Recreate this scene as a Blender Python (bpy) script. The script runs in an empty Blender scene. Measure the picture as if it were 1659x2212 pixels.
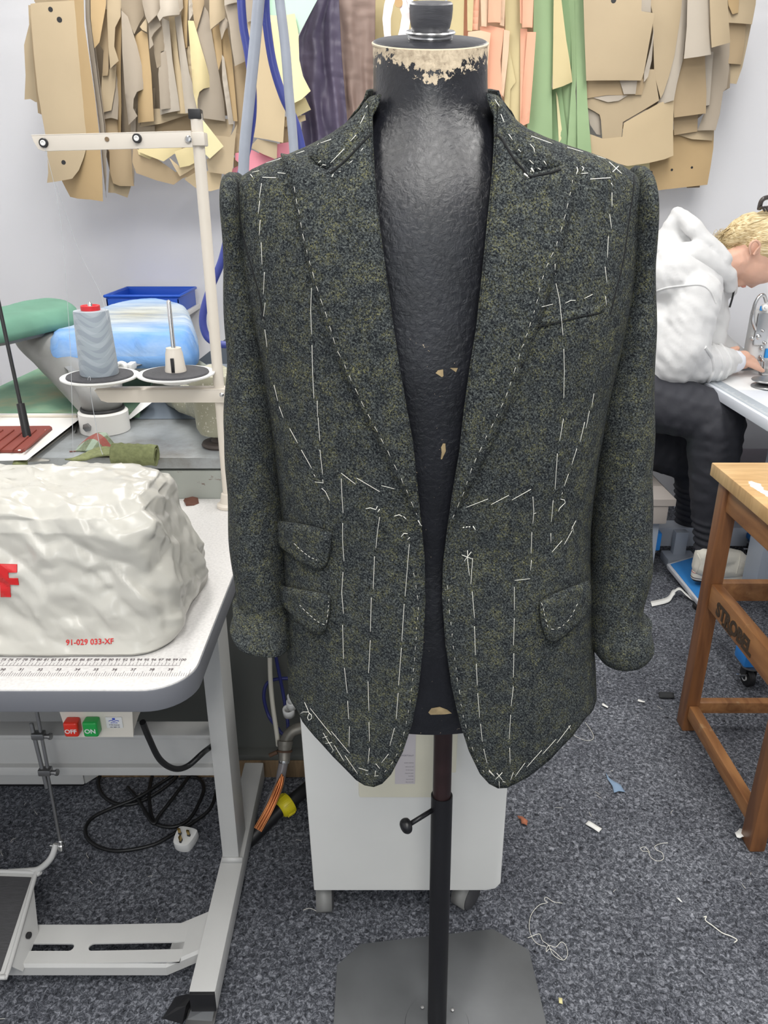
import bpy, bmesh, math, random
import numpy as np
from mathutils import Vector, Matrix, noise, geometry
from mathutils.bvhtree import BVHTree
C = bpy.context.scene.collection
TH = math.radians(22.6); FPX = 1661.0; CAM = Vector((0, 0, 1.37))
cs, sn = math.cos(TH), math.sin(TH)
R = math.radians

def ray(px, py):
    a = (px-829.5)/FPX; b = (1106-py)/FPX
    return Vector((a, cs+b*sn, -sn+b*cs))
def PY(px, py, Y):
    d = ray(px, py); return CAM + d*(Y/d.y)
def PZ(px, py, Z):
    d = ray(px, py); return CAM + d*((Z-CAM.z)/d.z)
def proj(p):
    d = Vector(p)-CAM; zc = d.y*cs-d.z*sn; v = d.y*sn+d.z*cs
    return (829.5+FPX*d.x/zc, 1106-FPX*v/zc)

# ---------------------------------------------------------------- object helpers


def tag(o, label=None, cat=None, group=None, kind=None):
    if label: o['label'] = label
    if cat: o['category'] = cat
    if group: o['group'] = group
    if kind: o['kind'] = kind
    return o
def thing(name, label, cat, loc=(0, 0, 0), group=None):
    o = bpy.data.objects.new(name, None); C.objects.link(o); o.location = loc
    o.empty_display_size = 0.05
    return tag(o, label, cat, group)
def obj(name, me, mat, parent=None, smooth=True):
    o = bpy.data.objects.new(name, me); C.objects.link(o)
    if mat is not None:
        me.materials.clear(); me.materials.append(mat)
    if smooth: me.shade_smooth()
    if parent is not None:
        o.parent = parent
        if parent.type == 'EMPTY': o.matrix_parent_inverse = Matrix.Translation(-Vector(parent.location))
    return o
def M_(verts, faces, name='m'):
    me = bpy.data.meshes.new(name); me.from_pydata([tuple(v) for v in verts], [], faces); me.validate(); me.update(); return me
def fromvf(name, verts, faces, mat, parent=None, smooth=True):
    me = M_(verts, faces); bm = bmesh.new(); bm.from_mesh(me)
    bmesh.ops.recalc_face_normals(bm, faces=bm.faces); bm.to_mesh(me); bm.free()
    o = obj(name, me, mat, parent, smooth)
    return o
def sharp(o, ang=35):
    me = o.data; bm = bmesh.new(); bm.from_mesh(me); a = math.radians(ang)
    for e in bm.edges:
        if len(e.link_faces) == 2 and e.calc_face_angle(0) > a: e.smooth = False
    bm.to_mesh(me); bm.free(); return o
def box(name, lo, hi, mat, parent=None, bev=0.003, mtx=None, seg=2):
    bm = bmesh.new(); bmesh.ops.create_cube(bm, size=1)
    lo, hi = Vector(lo), Vector(hi); s = hi-lo; c = (hi+lo)/2
    for v in bm.verts: v.co = Vector((v.co.x*s.x, v.co.y*s.y, v.co.z*s.z))+c
    if bev: bmesh.ops.bevel(bm, geom=bm.edges[:], offset=min(bev, min(s)*.45), segments=seg, profile=.6, affect='EDGES')
    if mtx is not None: bm.transform(mtx)
    me = bpy.data.meshes.new('b'); bm.to_mesh(me); bm.free()
    o = obj(name, me, mat, parent); return sharp(o, 50)
def beam(name, p0, p1, w, h, mat, parent=None, bev=.003, up=(0, 0, 1)):
    p0, p1 = Vector(p0), Vector(p1); d = p1-p0; L = d.length; z = d.normalized()
    x = Vector(up).cross(z)
    if x.length < 1e-4: x = Vector((1, 0, 0))
    x.normalize(); y = z.cross(x)
    m = Matrix(((x.x, y.x, z.x, p0.x), (x.y, y.y, z.y, p0.y), (x.z, y.z, z.z, p0.z), (0, 0, 0, 1)))
    return box(name, (-w/2, -h/2, 0), (w/2, h/2, L), mat, parent, bev, m)
def prism(name, poly, z0, z1, mat, parent=None, bev=0.002, mtx=None):
    """polygon in the xy plane, extruded z0..z1"""
    bm = bmesh.new(); vs = [bm.verts.new((p[0], p[1], z0)) for p in poly]
    f = bm.faces.new(vs); r = bmesh.ops.extrude_face_region(bm, geom=[f])
    for v in [g for g in r['geom'] if isinstance(g, bmesh.types.BMVert)]: v.co.z = z1
    bmesh.ops.recalc_face_normals(bm, faces=bm.faces)
    if bev: 
        es = [e for e in bm.edges if abs(e.verts[0].co.z-e.verts[1].co.z) < 1e-6]
        bmesh.ops.bevel(bm, geom=es, offset=bev, segments=2, profile=.6, affect='EDGES')
    if mtx is not None: bm.transform(mtx)
    me = bpy.data.meshes.new('p'); bm.to_mesh(me); bm.free()
    return sharp(obj(name, me, mat, parent), 35)
def rrect(x0, y0, x1, y1, r, n=6):
    out = []
    for cx, cy, a0 in ((x1-r, y1-r, 0), (x0+r, y1-r, 90), (x0+r, y0+r, 180), (x1-r, y0+r, 270)):
        for i in range(n+1):
            a = R(a0+90*i/n); out.append((cx+r*math.cos(a), cy+r*math.sin(a)))
    return out
def smooth_path(pts, n=6):
    P = [Vector(p) for p in pts]; out = []
    for i in range(len(P)-1):
        p0 = P[max(i-1, 0)]; p1 = P[i]; p2 = P[i+1]; p3 = P[min(i+2, len(P)-1)]
        for k in range(n):
            t = k/n
            out.append(.5*((2*p1)+(p2-p0)*t+(2*p0-5*p1+4*p2-p3)*t*t+(3*p1-p0-3*p2+p3)*t**3))
    out.append(P[-1]); return out
def tube_vf(pts, r, seg=8, V=None, F=None):
    P = [Vector(p) for p in pts]; V = [] if V is None else V; F = [] if F is None else F
    n = len(P); rs = [float(np.interp(i/(n-1), np.linspace(0, 1, len(r)), r)) for i in range(n)] if isinstance(r, (list, tuple)) else [r]*n
    t0 = (P[1]-P[0]).normalized(); nrm = t0.orthogonal().normalized(); base = len(V)
    for i in range(n):
        t = (P[min(i+1, n-1)]-P[max(i-1, 0)])
        if t.length < 1e-9: t = t0.copy()
        t.normalize(); nrm = (nrm-t*nrm.dot(t))
        if nrm.length < 1e-6: nrm = t.orthogonal()
        nrm.normalize(); b = t.cross(nrm)
        for k in range(seg):
            a = 2*math.pi*k/seg; V.append(P[i]+(nrm*math.cos(a)+b*math.sin(a))*rs[i])
    for i in range(n-1):
        for k in range(seg):
            a = base+i*seg+k; b2 = base+i*seg+(k+1) % seg
            F.append((a, b2, b2+seg, a+seg))
    F.append(tuple(base+k for k in range(seg))[::-1]); F.append(tuple(base+(n-1)*seg+k for k in range(seg)))
    return V, F
def tube(name, pts, r, mat, parent=None, seg=10, sm=0):
    if sm: pts = smooth_path(pts, sm)
    V, F = tube_vf(pts, r, seg); o = fromvf(name, V, F, mat, parent); return sharp(o, 60)
def lathe_vf(prof, c=(0, 0, 0), axis=(0, 0, 1), seg=32, V=None, F=None):
    V = [] if V is None else V; F = [] if F is None else F
    q = Vector((0, 0, 1)).rotation_difference(Vector(axis)); c = Vector(c); base = len(V)
    for (r, z) in prof:
        for k in range(seg):
            a = 2*math.pi*k/seg; V.append(c+q @ Vector((r*math.cos(a), r*math.sin(a), z)))
    for i in range(len(prof)-1):
        for k in range(seg):
            a = base+i*seg+k; b = base+i*seg+(k+1) % seg; F.append((a, b, b+seg, a+seg))
    F.append(tuple(base+k for k in range(seg))[::-1]); F.append(tuple(base+(len(prof)-1)*seg+k for k in range(seg)))
    return V, F
def lathe(name, prof, c, mat, parent=None, axis=(0, 0, 1), seg=32, ang=35):
    V, F = lathe_vf(prof, c, axis, seg); return sharp(fromvf(name, V, F, mat, parent), ang)
def loft_vf(rings, cap=True):
    V = []; F = []; n = len(rings[0])
    for r in rings: V += [Vector(p) for p in r]
    for i in range(len(rings)-1):
        for k in range(n):
            a = i*n+k; b = i*n+(k+1) % n; F.append((a, b, b+n, a+n))
    if cap: F.append(tuple(range(n))[::-1]); F.append(tuple((len(rings)-1)*n+k for k in range(n)))
    return V, F
def text_mesh(txt, size=1, extr=0.0, bold=0.0, align='LEFT', shear=0):
    cu = bpy.data.curves.new('t', 'FONT'); cu.body = txt; cu.size = size; cu.extrude = extr; cu.offset = bold; cu.align_x = align; cu.shear = shear
    cu.resolution_u = 3
    o = bpy.data.objects.new('t', cu); C.objects.link(o)
    me = bpy.data.meshes.new_from_object(o.evaluated_get(bpy.context.evaluated_depsgraph_get()))
    bpy.data.objects.remove(o); return me
def text(name, txt, size, mat, mtx, parent=None, extr=.0003, bold=0, align='LEFT', fn=None, shear=0):
    me = text_mesh(txt, size, extr, bold, align, shear)
    if fn:
        for v in me.vertices: v.co = fn(v.co)
    else: me.transform(mtx)
    return obj(name, me, mat, parent, smooth=False)
def frame(o, x, y):
    o, x, y = Vector(o), Vector(x).normalized(), Vector(y); z = x.cross(y).normalized(); y = z.cross(x)
    return Matrix(((x.x, y.x, z.x, o.x), (x.y, y.y, z.y, o.y), (x.z, y.z, z.z, o.z), (0, 0, 0, 1)))
ICO = {}
def blob(name, caps, vox, mat, parent=None, smooth_it=6, post=None, sub=0):
    """one continuous organic surface grown round tapered capsules (p0,r0,p1,r1) / ellipsoids (c,(rx,ry,rz),rot)"""
    VV = []; FF = []
    def ball(p, rr, sub, rot=None):
        k = (sub,)
        if k not in ICO:
            b_ = bmesh.new(); bmesh.ops.create_icosphere(b_, subdivisions=sub, radius=1); ICO[k] = ([v.co.copy() for v in b_.verts], [tuple(v.index for v in f.verts) for f in b_.faces]); b_.free()
        b0 = len(VV)
        for v in ICO[k][0]:
            q = Vector((v.x*rr[0], v.y*rr[1], v.z*rr[2]))
            if rot is not None: q = rot @ q
            VV.append(tuple(q+p))
        FF.extend([(a+b0, b+b0, c_+b0) for a, b, c_ in ICO[k][1]])
    for c in caps:
        if len(c) == 4:
            p0, r0, p1, r1 = c; p0, p1 = Vector(p0), Vector(p1); n = max(2, int((p1-p0).length/(min(r0, r1)*.5))+1)
            for i in range(n+1):
                t = i/n; r = (r0+(r1-r0)*t)*1.02; ball(p0.lerp(p1, t), (r, r, r), 2)
        else:
            ball(Vector(c[0]), c[1], 3, c[2] if len(c) > 2 else None)
    me = bpy.data.meshes.new('bl'); me.from_pydata(VV, [], FF); me.update()
    o = bpy.data.objects.new('tmp', me); C.objects.link(o)
    m = o.modifiers.new('r', 'REMESH'); m.mode = 'VOXEL'; m.voxel_size = vox; m.use_smooth_shade = True
    s = o.modifiers.new('s', 'SMOOTH'); s.factor = .5; s.iterations = smooth_it
    if sub:
        q = o.modifiers.new('q', 'SUBSURF'); q.levels = sub; q.render_levels = sub
    me2 = bpy.data.meshes.new_from_object(o.evaluated_get(bpy.context.evaluated_depsgraph_get()))
    bpy.data.objects.remove(o)
    if post:
        nn_ = [v.normal.copy() for v in me2.vertices]
        for v, n_ in zip(me2.vertices, nn_): v.co = post(v.co.copy(), n_)
    return obj(name, me2, mat, parent)

# ---------------------------------------------------------------- materials
def srgb(r, g, b):
    f = lambda c: (c/255/12.92 if c/255 <= .04045 else ((c/255+.055)/1.055)**2.4)
    return (f(r), f(g), f(b), 1)
MATS = {}
def mat(name, col, rough=.6, metal=0, var=0.06, vscale=6, bump=0, bscale=60, spec=.5, coat=0, sss=0, trans=0, emit=0, sheen=0, stretch=None):
    if name in MATS: return MATS[name]
    m = bpy.data.materials.new(name); m.use_nodes = True; nt = m.node_tree; N = nt.nodes; L = nt.links
    b = N['Principled BSDF']; b.inputs['Roughness'].default_value = rough; b.inputs['Metallic'].default_value = metal
    b.inputs['Specular IOR Level'].default_value = spec; b.inputs['Coat Weight'].default_value = coat
    b.inputs['Sheen Weight'].default_value = sheen
    if sss: b.inputs['Subsurface Weight'].default_value = sss; b.inputs['Subsurface Radius'].default_value = (.012, .005, .003)
    if trans: b.inputs['Transmission Weight'].default_value = trans
    if emit:
        b.inputs['Emission Color'].default_value = col; b.inputs['Emission Strength'].default_value = emit
    tc = N.new('ShaderNodeTexCoord'); mp = N.new('ShaderNodeMapping'); L.new(tc.outputs['Object'], mp.inputs[0])
    if stretch: mp.inputs['Scale'].default_value = stretch
    nz = N.new('ShaderNodeTexNoise'); nz.inputs['Scale'].default_value = vscale; nz.inputs['Detail'].default_value = 5
    L.new(mp.outputs[0], nz.inputs['Vector'])
    rp = N.new('ShaderNodeValToRGB'); k = var
    rp.color_ramp.elements[0].position = .3; rp.color_ramp.elements[1].position = .7
    rp.color_ramp.elements[0].color = (col[0]*(1-k), col[1]*(1-k), col[2]*(1-k), 1)
    rp.color_ramp.elements[1].color = (min(1, col[0]*(1+k)), min(1, col[1]*(1+k)), min(1, col[2]*(1+k)), 1)
    L.new(nz.outputs[0], rp.inputs[0]); L.new(rp.outputs[0], b.inputs['Base Color'])
    if bump:
        n2 = N.new('ShaderNodeTexNoise'); n2.inputs['Scale'].default_value = bscale; n2.inputs['Detail'].default_value = 4
        L.new(mp.outputs[0], n2.inputs['Vector'])
        bp = N.new('ShaderNodeBump'); bp.inputs['Strength'].default_value = bump; bp.inputs['Distance'].default_value = .002
        L.new(n2.outputs[0], bp.inputs['Height']); L.new(bp.outputs[0], b.inputs['Normal'])
    MATS[name] = m; return m
def nd(nt, typ, **kw):
    n = nt.nodes.new(typ)
    for k, v in kw.items():
        if k in n.inputs: n.inputs[k].default_value = v
        else: setattr(n, k, v)
    return n
def mixc(nt, fac, a, b, bt='MIX'):
    m = nt.nodes.new('ShaderNodeMix'); m.data_type = 'RGBA'; m.blend_type = bt
    for i, s in ((0, fac), (6, a), (7, b)):
        if isinstance(s, (int, float, tuple)): m.inputs[i].default_value = s
        else: nt.links.new(s, m.inputs[i])
    return m.outputs[2]
def ramp(nt, src, stops):
    r = nt.nodes.new('ShaderNodeValToRGB'); e = r.color_ramp.elements
    while len(e) < len(stops): e.new(.5)
    for x, (p, c) in zip(e, stops): x.position = p; x.color = c if len(c) == 4 else (*c, 1)
    nt.links.new(src, r.inputs[0]); return r.outputs[0]
W1 = (1, 1, 1, 1); K0 = (0, 0, 0, 1)
def tweed():
    m = bpy.data.materials.new('tweed'); m.use_nodes = True; nt = m.node_tree; L = nt.links; b = nt.nodes['Principled BSDF']
    b.inputs['Roughness'].default_value = .95; b.inputs['Specular IOR Level'].default_value = .15; b.inputs['Sheen Weight'].default_value = .0
    b.inputs['Sheen Roughness'].default_value = .5
    tc = nd(nt, 'ShaderNodeTexCoord'); O = tc.outputs['Object']
    n0 = nd(nt, 'ShaderNodeTexNoise', Scale=14., Detail=3.); L.new(O, n0.inputs['Vector'])
    n1 = nd(nt, 'ShaderNodeTexNoise', Scale=520., Detail=4., Roughness=.65, Distortion=.8); L.new(O, n1.inputs['Vector'])
    n2 = nd(nt, 'ShaderNodeTexNoise', Scale=400., Detail=3., Roughness=.7, Distortion=1.6); L.new(O, n2.inputs['Vector'])
    n4 = nd(nt, 'ShaderNodeTexNoise', Scale=60., Detail=2.); L.new(O, n4.inputs['Vector'])
    base = ramp(nt, n1.outputs[0], [(.38, srgb(16, 18, 23)), (.5, srgb(44, 48, 51)), (.64, srgb(96, 101, 99))])
    fl = ramp(nt, n2.outputs[0], [(.52, K0), (.64, W1)])
    f2 = ramp(nt, n4.outputs[0], [(.42, (.06,)*3), (.62, (1, 1, 1))])
    f3 = ramp(nt, n0.outputs[0], [(.35, (.55,)*3), (.65, (1, 1, 1))])
    mu = nd(nt, 'ShaderNodeMath', operation='MULTIPLY'); L.new(fl, mu.inputs[0]); L.new(f2, mu.inputs[1])
    mu2 = nd(nt, 'ShaderNodeMath', operation='MULTIPLY'); L.new(mu.outputs[0], mu2.inputs[0]); L.new(f3, mu2.inputs[1])
    c = mixc(nt, mu2.outputs[0], base, srgb(128, 127, 88))
    L.new(c, b.inputs['Base Color'])
    wv = nd(nt, 'ShaderNodeTexWave', Scale=130., Distortion=3., Detail=2.); wv.bands_direction = 'DIAGONAL'; L.new(O, wv.inputs['Vector'])
    ad = nd(nt, 'ShaderNodeMath', operation='ADD'); L.new(n1.outputs[0], ad.inputs[0])
    ms = nd(nt, 'ShaderNodeMath', operation='MULTIPLY'); ms.inputs[1].default_value = .35; L.new(wv.outputs[1], ms.inputs[0]); L.new(ms.outputs[0], ad.inputs[1])
    bp = nd(nt, 'ShaderNodeBump', Strength=.55, Distance=.0015); L.new(ad.outputs[0], bp.inputs['Height']); L.new(bp.outputs[0], b.inputs['Normal'])
    return m
def carpet():
    m = bpy.data.materials.new('carpet'); m.use_nodes = True; nt = m.node_tree; L = nt.links; b = nt.nodes['Principled BSDF']
    b.inputs['Roughness'].default_value = .95; b.inputs['Specular IOR Level'].default_value = .1
    tc = nd(nt, 'ShaderNodeTexCoord'); O = tc.outputs['Object']
    n1 = nd(nt, 'ShaderNodeTexNoise', Scale=120., Detail=7., Roughness=.8, Distortion=.9); L.new(O, n1.inputs['Vector'])
    n2 = nd(nt, 'ShaderNodeTexNoise', Scale=6., Detail=3.); L.new(O, n2.inputs['Vector'])
    n3 = nd(nt, 'ShaderNodeTexNoise', Scale=240., Detail=3., Distortion=2.); L.new(O, n3.inputs['Vector'])
    c = ramp(nt, n1.outputs[0], [(.35, srgb(30, 31, 34)), (.5, srgb(90, 93, 100)), (.68, srgb(186, 189, 197))])
    k = ramp(nt, n2.outputs[0], [(.3, (.72, .72, .74)), (.7, (1.1, 1.1, 1.1))])
    c = mixc(nt, 1.0, c, k, 'MULTIPLY')
    s = ramp(nt, n3.outputs[0], [(.66, K0), (.74, W1)])
    c = mixc(nt, s, c, srgb(172, 175, 184)); L.new(c, b.inputs['Base Color'])
    bp = nd(nt, 'ShaderNodeBump', Strength=.8, Distance=.004); L.new(n1.outputs[0], bp.inputs['Height']); L.new(bp.outputs[0], b.inputs['Normal'])
    return m
def wood(name, c0, c1, sc=(3, 3, 30), rough=.45, dist=4):
    m = bpy.data.materials.new(name); m.use_nodes = True; nt = m.node_tree; L = nt.links; b = nt.nodes['Principled BSDF']
    b.inputs['Roughness'].default_value = rough
    tc = nd(nt, 'ShaderNodeTexCoord'); mp = nd(nt, 'ShaderNodeMapping'); L.new(tc.outputs['Object'], mp.inputs[0]); mp.inputs['Scale'].default_value = sc
    n1 = nd(nt, 'ShaderNodeTexNoise', Scale=3., Detail=6., Distortion=1.); L.new(mp.outputs[0], n1.inputs['Vector'])
    c = ramp(nt, n1.outputs[0], [(.3, c0), (.72, c1)])
    n2 = nd(nt, 'ShaderNodeTexNoise', Scale=18., Detail=5.); L.new(tc.outputs['Object'], n2.inputs['Vector'])
    w = ramp(nt, n2.outputs[0], [(.68, K0), (.76, (.5,)*3)]); c = mixc(nt, w, c, srgb(196, 170, 130))
    L.new(c, b.inputs['Base Color'])
    bp = nd(nt, 'ShaderNodeBump', Strength=.15, Distance=.001); L.new(n1.outputs[0], bp.inputs['Height']); L.new(bp.outputs[0], b.inputs['Normal'])
    return m
TWEED = tweed(); CARPET = carpet()
thread_m = mat('thread_white', srgb(226, 224, 214), .8, var=.03)
grey_paint = mat('grey_paint', srgb(186, 186, 184), .4, var=.04, vscale=9, bump=.05, bscale=300)
dark_paint = mat('dark_grey_enamel', srgb(122, 124, 128), .5, var=.06, vscale=9)
cream = mat('cream_enamel', srgb(214, 206, 194), .35, var=.03)
black_pl = mat('black_plastic', srgb(28, 28, 30), .45, var=.1)
chrome = mat('chrome', srgb(200, 200, 200), .22, metal=1, var=.05)
steel = mat('steel', srgb(150, 150, 150), .35, metal=.9, var=.1)
white_pl = mat('white_plastic', srgb(228, 228, 226), .4, var=.02)

# ---------------------------------------------------------------- camera, room, light
cam = bpy.data.cameras.new('camera'); co = bpy.data.objects.new('camera', cam); C.objects.link(co)
co.location = CAM; co.rotation_euler = (math.pi/2-TH, 0, 0)
cam.sensor_fit = 'HORIZONTAL'; cam.sensor_width = 36; cam.lens = 36*FPX/1659; cam.clip_start = .02
bpy.context.scene.camera = co
S = bpy.context.scene; S.view_settings.view_transform = 'Standard'; S.view_settings.look = 'None'; S.view_settings.exposure = 0.0; S.view_settings.gamma = 1
wall_m = mat('wall_white', srgb(232, 232, 235), .85, var=.012, vscale=2, bump=.05, bscale=90)
XL, XR, YB, YF, ZC = -1.72, 3.2, 3.42, -2.6, 2.75
def st(name, lo, hi, m): return tag(box(name, lo, hi, m, None, 0), kind='structure')
st('floor', (XL-.1, YF, -.08), (XR+.1, YB+.1, 0), CARPET)
st('wall_back', (XL-.1, YB, 0), (XR+.1, YB+.1, ZC), wall_m)
st('wall_left', (XL-.1, YF, 0), (XL, YB, ZC), wall_m)
st('wall_right', (XR, YF, 0), (XR+.1, YB, ZC), wall_m)
st('ceiling', (XL-.1, YF, ZC), (XR+.1, YB+.1, ZC+.1), mat('ceiling_white', srgb(238, 238, 238), .9))
w = bpy.data.worlds.new('world'); S.world = w; w.use_nodes = True
w.node_tree.nodes['Background'].inputs[0].default_value = (.86, .93, 1, 1); w.node_tree.nodes['Background'].inputs[1].default_value = .42
tube_m = mat('lamp_diffuser', srgb(255, 252, 245), .5, emit=3.0, var=0)
def lamp(x, y, lx, ly, power, label):
    t = thing('ceiling_light', label, 'light', (x, y, ZC))
    box('housing', (x-lx/2, y-ly/2, ZC-.05), (x+lx/2, y+ly/2, ZC), white_pl, t, .004)
    box('diffuser', (x-lx/2+.02, y-ly/2+.02, ZC-.065), (x+lx/2-.02, y+ly/2-.02, ZC-.05), tube_m, t, .004)
    l = bpy.data.lights.new('fluorescent', 'AREA'); l.shape = 'RECTANGLE'; l.size = lx*.95; l.size_y = ly*.95; l.energy = power; l.color = (1, .98, .95)
    lo = bpy.data.objects.new('tube_light', l); C.objects.link(lo); lo.parent = t; lo.location = (0, 0, -.075)
lamp(-.75, .1, .35, 1.5, 10, 'long fluorescent ceiling light over the left table')
lamp(.12, -.30, .35, 1.3, 22, 'long fluorescent ceiling light above the camera side of the dress form')
lamp(.0, -1.75, .5, 1.1, 24, 'wide fluorescent ceiling light at the front of the workshop behind the camera')  # added lamp: its reflection extends the highlight down the form's chest
lamp(1.0, .3, .35, 1.5, 25, 'long fluorescent ceiling light over the wooden stool')
lamp(.9, 2.2, .35, 1.5, 19, 'long fluorescent ceiling light above the seated machinist')
lamp(-.7, 2.2, .35, 1.5, 24, 'long fluorescent ceiling light above the pressing table')
# daylight from the shop window behind the camera
l = bpy.data.lights.new('window_daylight', 'AREA'); l.shape = 'RECTANGLE'; l.size = 1.4; l.size_y = 1.5; l.energy = 16; l.color = (.93, .97, 1)
lo = bpy.data.objects.new('window_daylight', l); C.objects.link(lo); lo.location = (-.15, -2.3, 1.7); lo.rotation_euler = (R(84), 0, 0)
# ================================================================ dress form and jacket
YC = .97
def smoothtab(zs, vals, n=400, sig=6):
    z = np.linspace(zs[0], zs[-1], n); v = np.interp(z, zs, vals)
    k = np.exp(-.5*(np.arange(-3*sig, 3*sig+1)/sig)**2); k /= k.sum()
    v = np.convolve(np.pad(v, 3*sig, 'edge'), k, 'valid'); return z, v
SIL = [(190, 803, 1063), (215, 799, 1068), (240, 786, 1084), (270, 757, 1108), (300, 718, 1150), (330, 655, 1250), (350, 600, 1310), (370, 546, 1354), (392, 512, 1380),
       (450, 510, 1375), (550, 522, 1362), (650, 545, 1347), (750, 566, 1327), (850, 584, 1302), (950, 598, 1286), (1050, 609, 1271), (1130, 616, 1264),
       (1200, 619, 1264), (1300, 624, 1268), (1400, 627, 1274), (1500, 629, 1279), (1700, 632, 1283)]
rows = []
for py, l, r in SIL[::-1]:
    a, b = PY(l, py, YC), PY(r, py, YC); rows.append((a.z, a.x, b.x))
rows = np.array(rows)
jz, jl = smoothtab(rows[:, 0], rows[:, 1], sig=3); _, jr = smoothtab(rows[:, 0], rows[:, 2], sig=3)
bz, bb = smoothtab(np.array([.3, .6, .8, .95, 1.1, 1.22, 1.3, 1.35, 1.39, 1.43, 1.47, 1.52]), np.array([.145, .14, .132, .122, .13, .132, .125, .112, .096, .082, .074, .072]), sig=5)
NE = 2.25
def J(u, z, off=0.0):
    l = float(np.interp(z, jz, jl)); r = float(np.interp(z, jz, jr)); a = (r-l)/2; xc = (r+l)/2; b = float(np.interp(z, bz, bb))
    s, c = math.sin(u), math.cos(u)
    x = xc+(a+off)*math.copysign(abs(s)**(2/NE), s); y = YC-(b+off)*math.copysign(abs(c)**(2/NE), c)
    return Vector((x, y, z))
def Jin(p, off=0.0):
    z = p.z; l = float(np.interp(z, jz, jl)); r = float(np.interp(z, jz, jr)); a = (r-l)/2+off; xc = (r+l)/2; b = float(np.interp(z, bz, bb))+off
    return (abs(p.x-xc)/a)**NE+(abs(p.y-YC)/b)**NE-1
def Juv(p):
    z = p.z; l = float(np.interp(z, jz, jl)); r = float(np.interp(z, jz, jr)); a = (r-l)/2; xc = (r+l)/2; b = float(np.interp(z, bz, bb))
    s = math.copysign(min(1, abs((p.x-xc)/a))**(NE/2), p.x-xc); c = math.copysign(min(1, abs((p.y-YC)/b))**(NE/2), YC-p.y)
    return math.atan2(s, c), z
def hitJ(px, py, off=0.0):
    d = ray(px, py); best = (1e9, None); s0 = .6; prev = None
    for i in range(140):
        s = s0+i*.004; p = CAM+d*s; f = Jin(p, off)
        if f < best[0]: best = (f, s)
        if f < 0:
            lo, hi = s-.004, s
            for _ in range(18):
                m = (lo+hi)/2
                if Jin(CAM+d*m, off) < 0: hi = m
                else: lo = m
            return CAM+d*hi
    return CAM+d*best[1]
def Jn(u, z):
    e = .004; a = J(u+e, z)-J(u-e, z); b = J(u, z+e)-J(u, z-e); n = a.cross(b)
    return n.normalized() if n.length > 0 else Vector((0, -1, 0))
US = .17
def patch(outline, mapf, grid, thick, off, edge, wob=0.0, inward=None):
    """solid cloth panel: outline in a 2-D chart, filled with a fine mesh, mapped to 3-D, with soft rounded edges"""
    O = []
    n = len(outline)
    for i in range(n):
        a = Vector(outline[i][:2]); b = Vector(outline[(i+1) % n][:2]); k = max(1, int((b-a).length/(grid*.8)))
        for j in range(k): O.append(a.lerp(b, j/k))
    x0 = min(p.x for p in O); x1 = max(p.x for p in O); y0 = min(p.y for p in O); y1 = max(p.y for p in O)
    A = np.array([[p.x, p.y] for p in O]); B = np.roll(A, -1, 0)
    def dist(q):
        d = B-A; t = np.clip(((q-A)*d).sum(1)/np.maximum((d*d).sum(1), 1e-12), 0, 1); return float(np.sqrt((((A+d*t[:, None])-q)**2).sum(1)).min())
    def inside(q):
        c = (A[:, 1] > q[1]) != (B[:, 1] > q[1]); dy = np.where(B[:, 1]-A[:, 1] == 0, 1e-12, B[:, 1]-A[:, 1])
        return (c & (q[0] < (B[:, 0]-A[:, 0])*(q[1]-A[:, 1])/dy+A[:, 0])).sum() % 2 == 1
    pts = list(O); ds = [0.0]*len(O)
    gy = y0+grid/2; k = 0
    while gy < y1:
        gx = x0+(grid/2 if k % 2 else grid)
        while gx < x1:
            q = np.array([gx, gy])
            if inside(q):
                dd = dist(q)
                if dd > grid*.42: pts.append(Vector((gx, gy))); ds.append(dd)
            gx += grid
        gy += grid*.9; k += 1
    # an extra ring just inside the edge keeps the rounding crisp
    res = geometry.delaunay_2d_cdt(pts, [(i, (i+1) % len(O)) for i in range(len(O))], [], 1, 1e-7)
    V2, F2 = res[0], res[2]; V = []; nb = len(V2)
    top = []; bot = []
    for p in V2:
        dd = dist(np.array([p.x, p.y])); t = min(dd/edge, 1) if edge else 1; h = math.sqrt(max(0, 1-(1-t)**2))
        P, N = mapf(p.x, p.y)
        w = wob*noise.noise(P*9)+wob*.5*noise.noise(P*22) if wob else 0
        top.append(P+N*(off+thick*(.35+.65*h)+w)); bot.append(P+N*((off-.0012 if off > .003 else off*.6-thick*.3)+w))
    V = top+bot; F = [tuple(f) for f in F2]+[tuple(i+nb for i in f)[::-1] for f in F2]
    ec = {}
    for f in F2:
        for i in range(len(f)):
            e = (f[i], f[(i+1) % len(f)]); ec[e] = 1
    for (a, b) in list(ec):
        if (b, a) not in ec: F.append((b, a, a+nb, b+nb))
    return V, F
def chart(u, z, off=0): 
    return J(u/US, z), Jn(u/US, z)
def to_chart(px, py):
    u, z = Juv(hitJ(px, py)); return (u*US, z)

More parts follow.
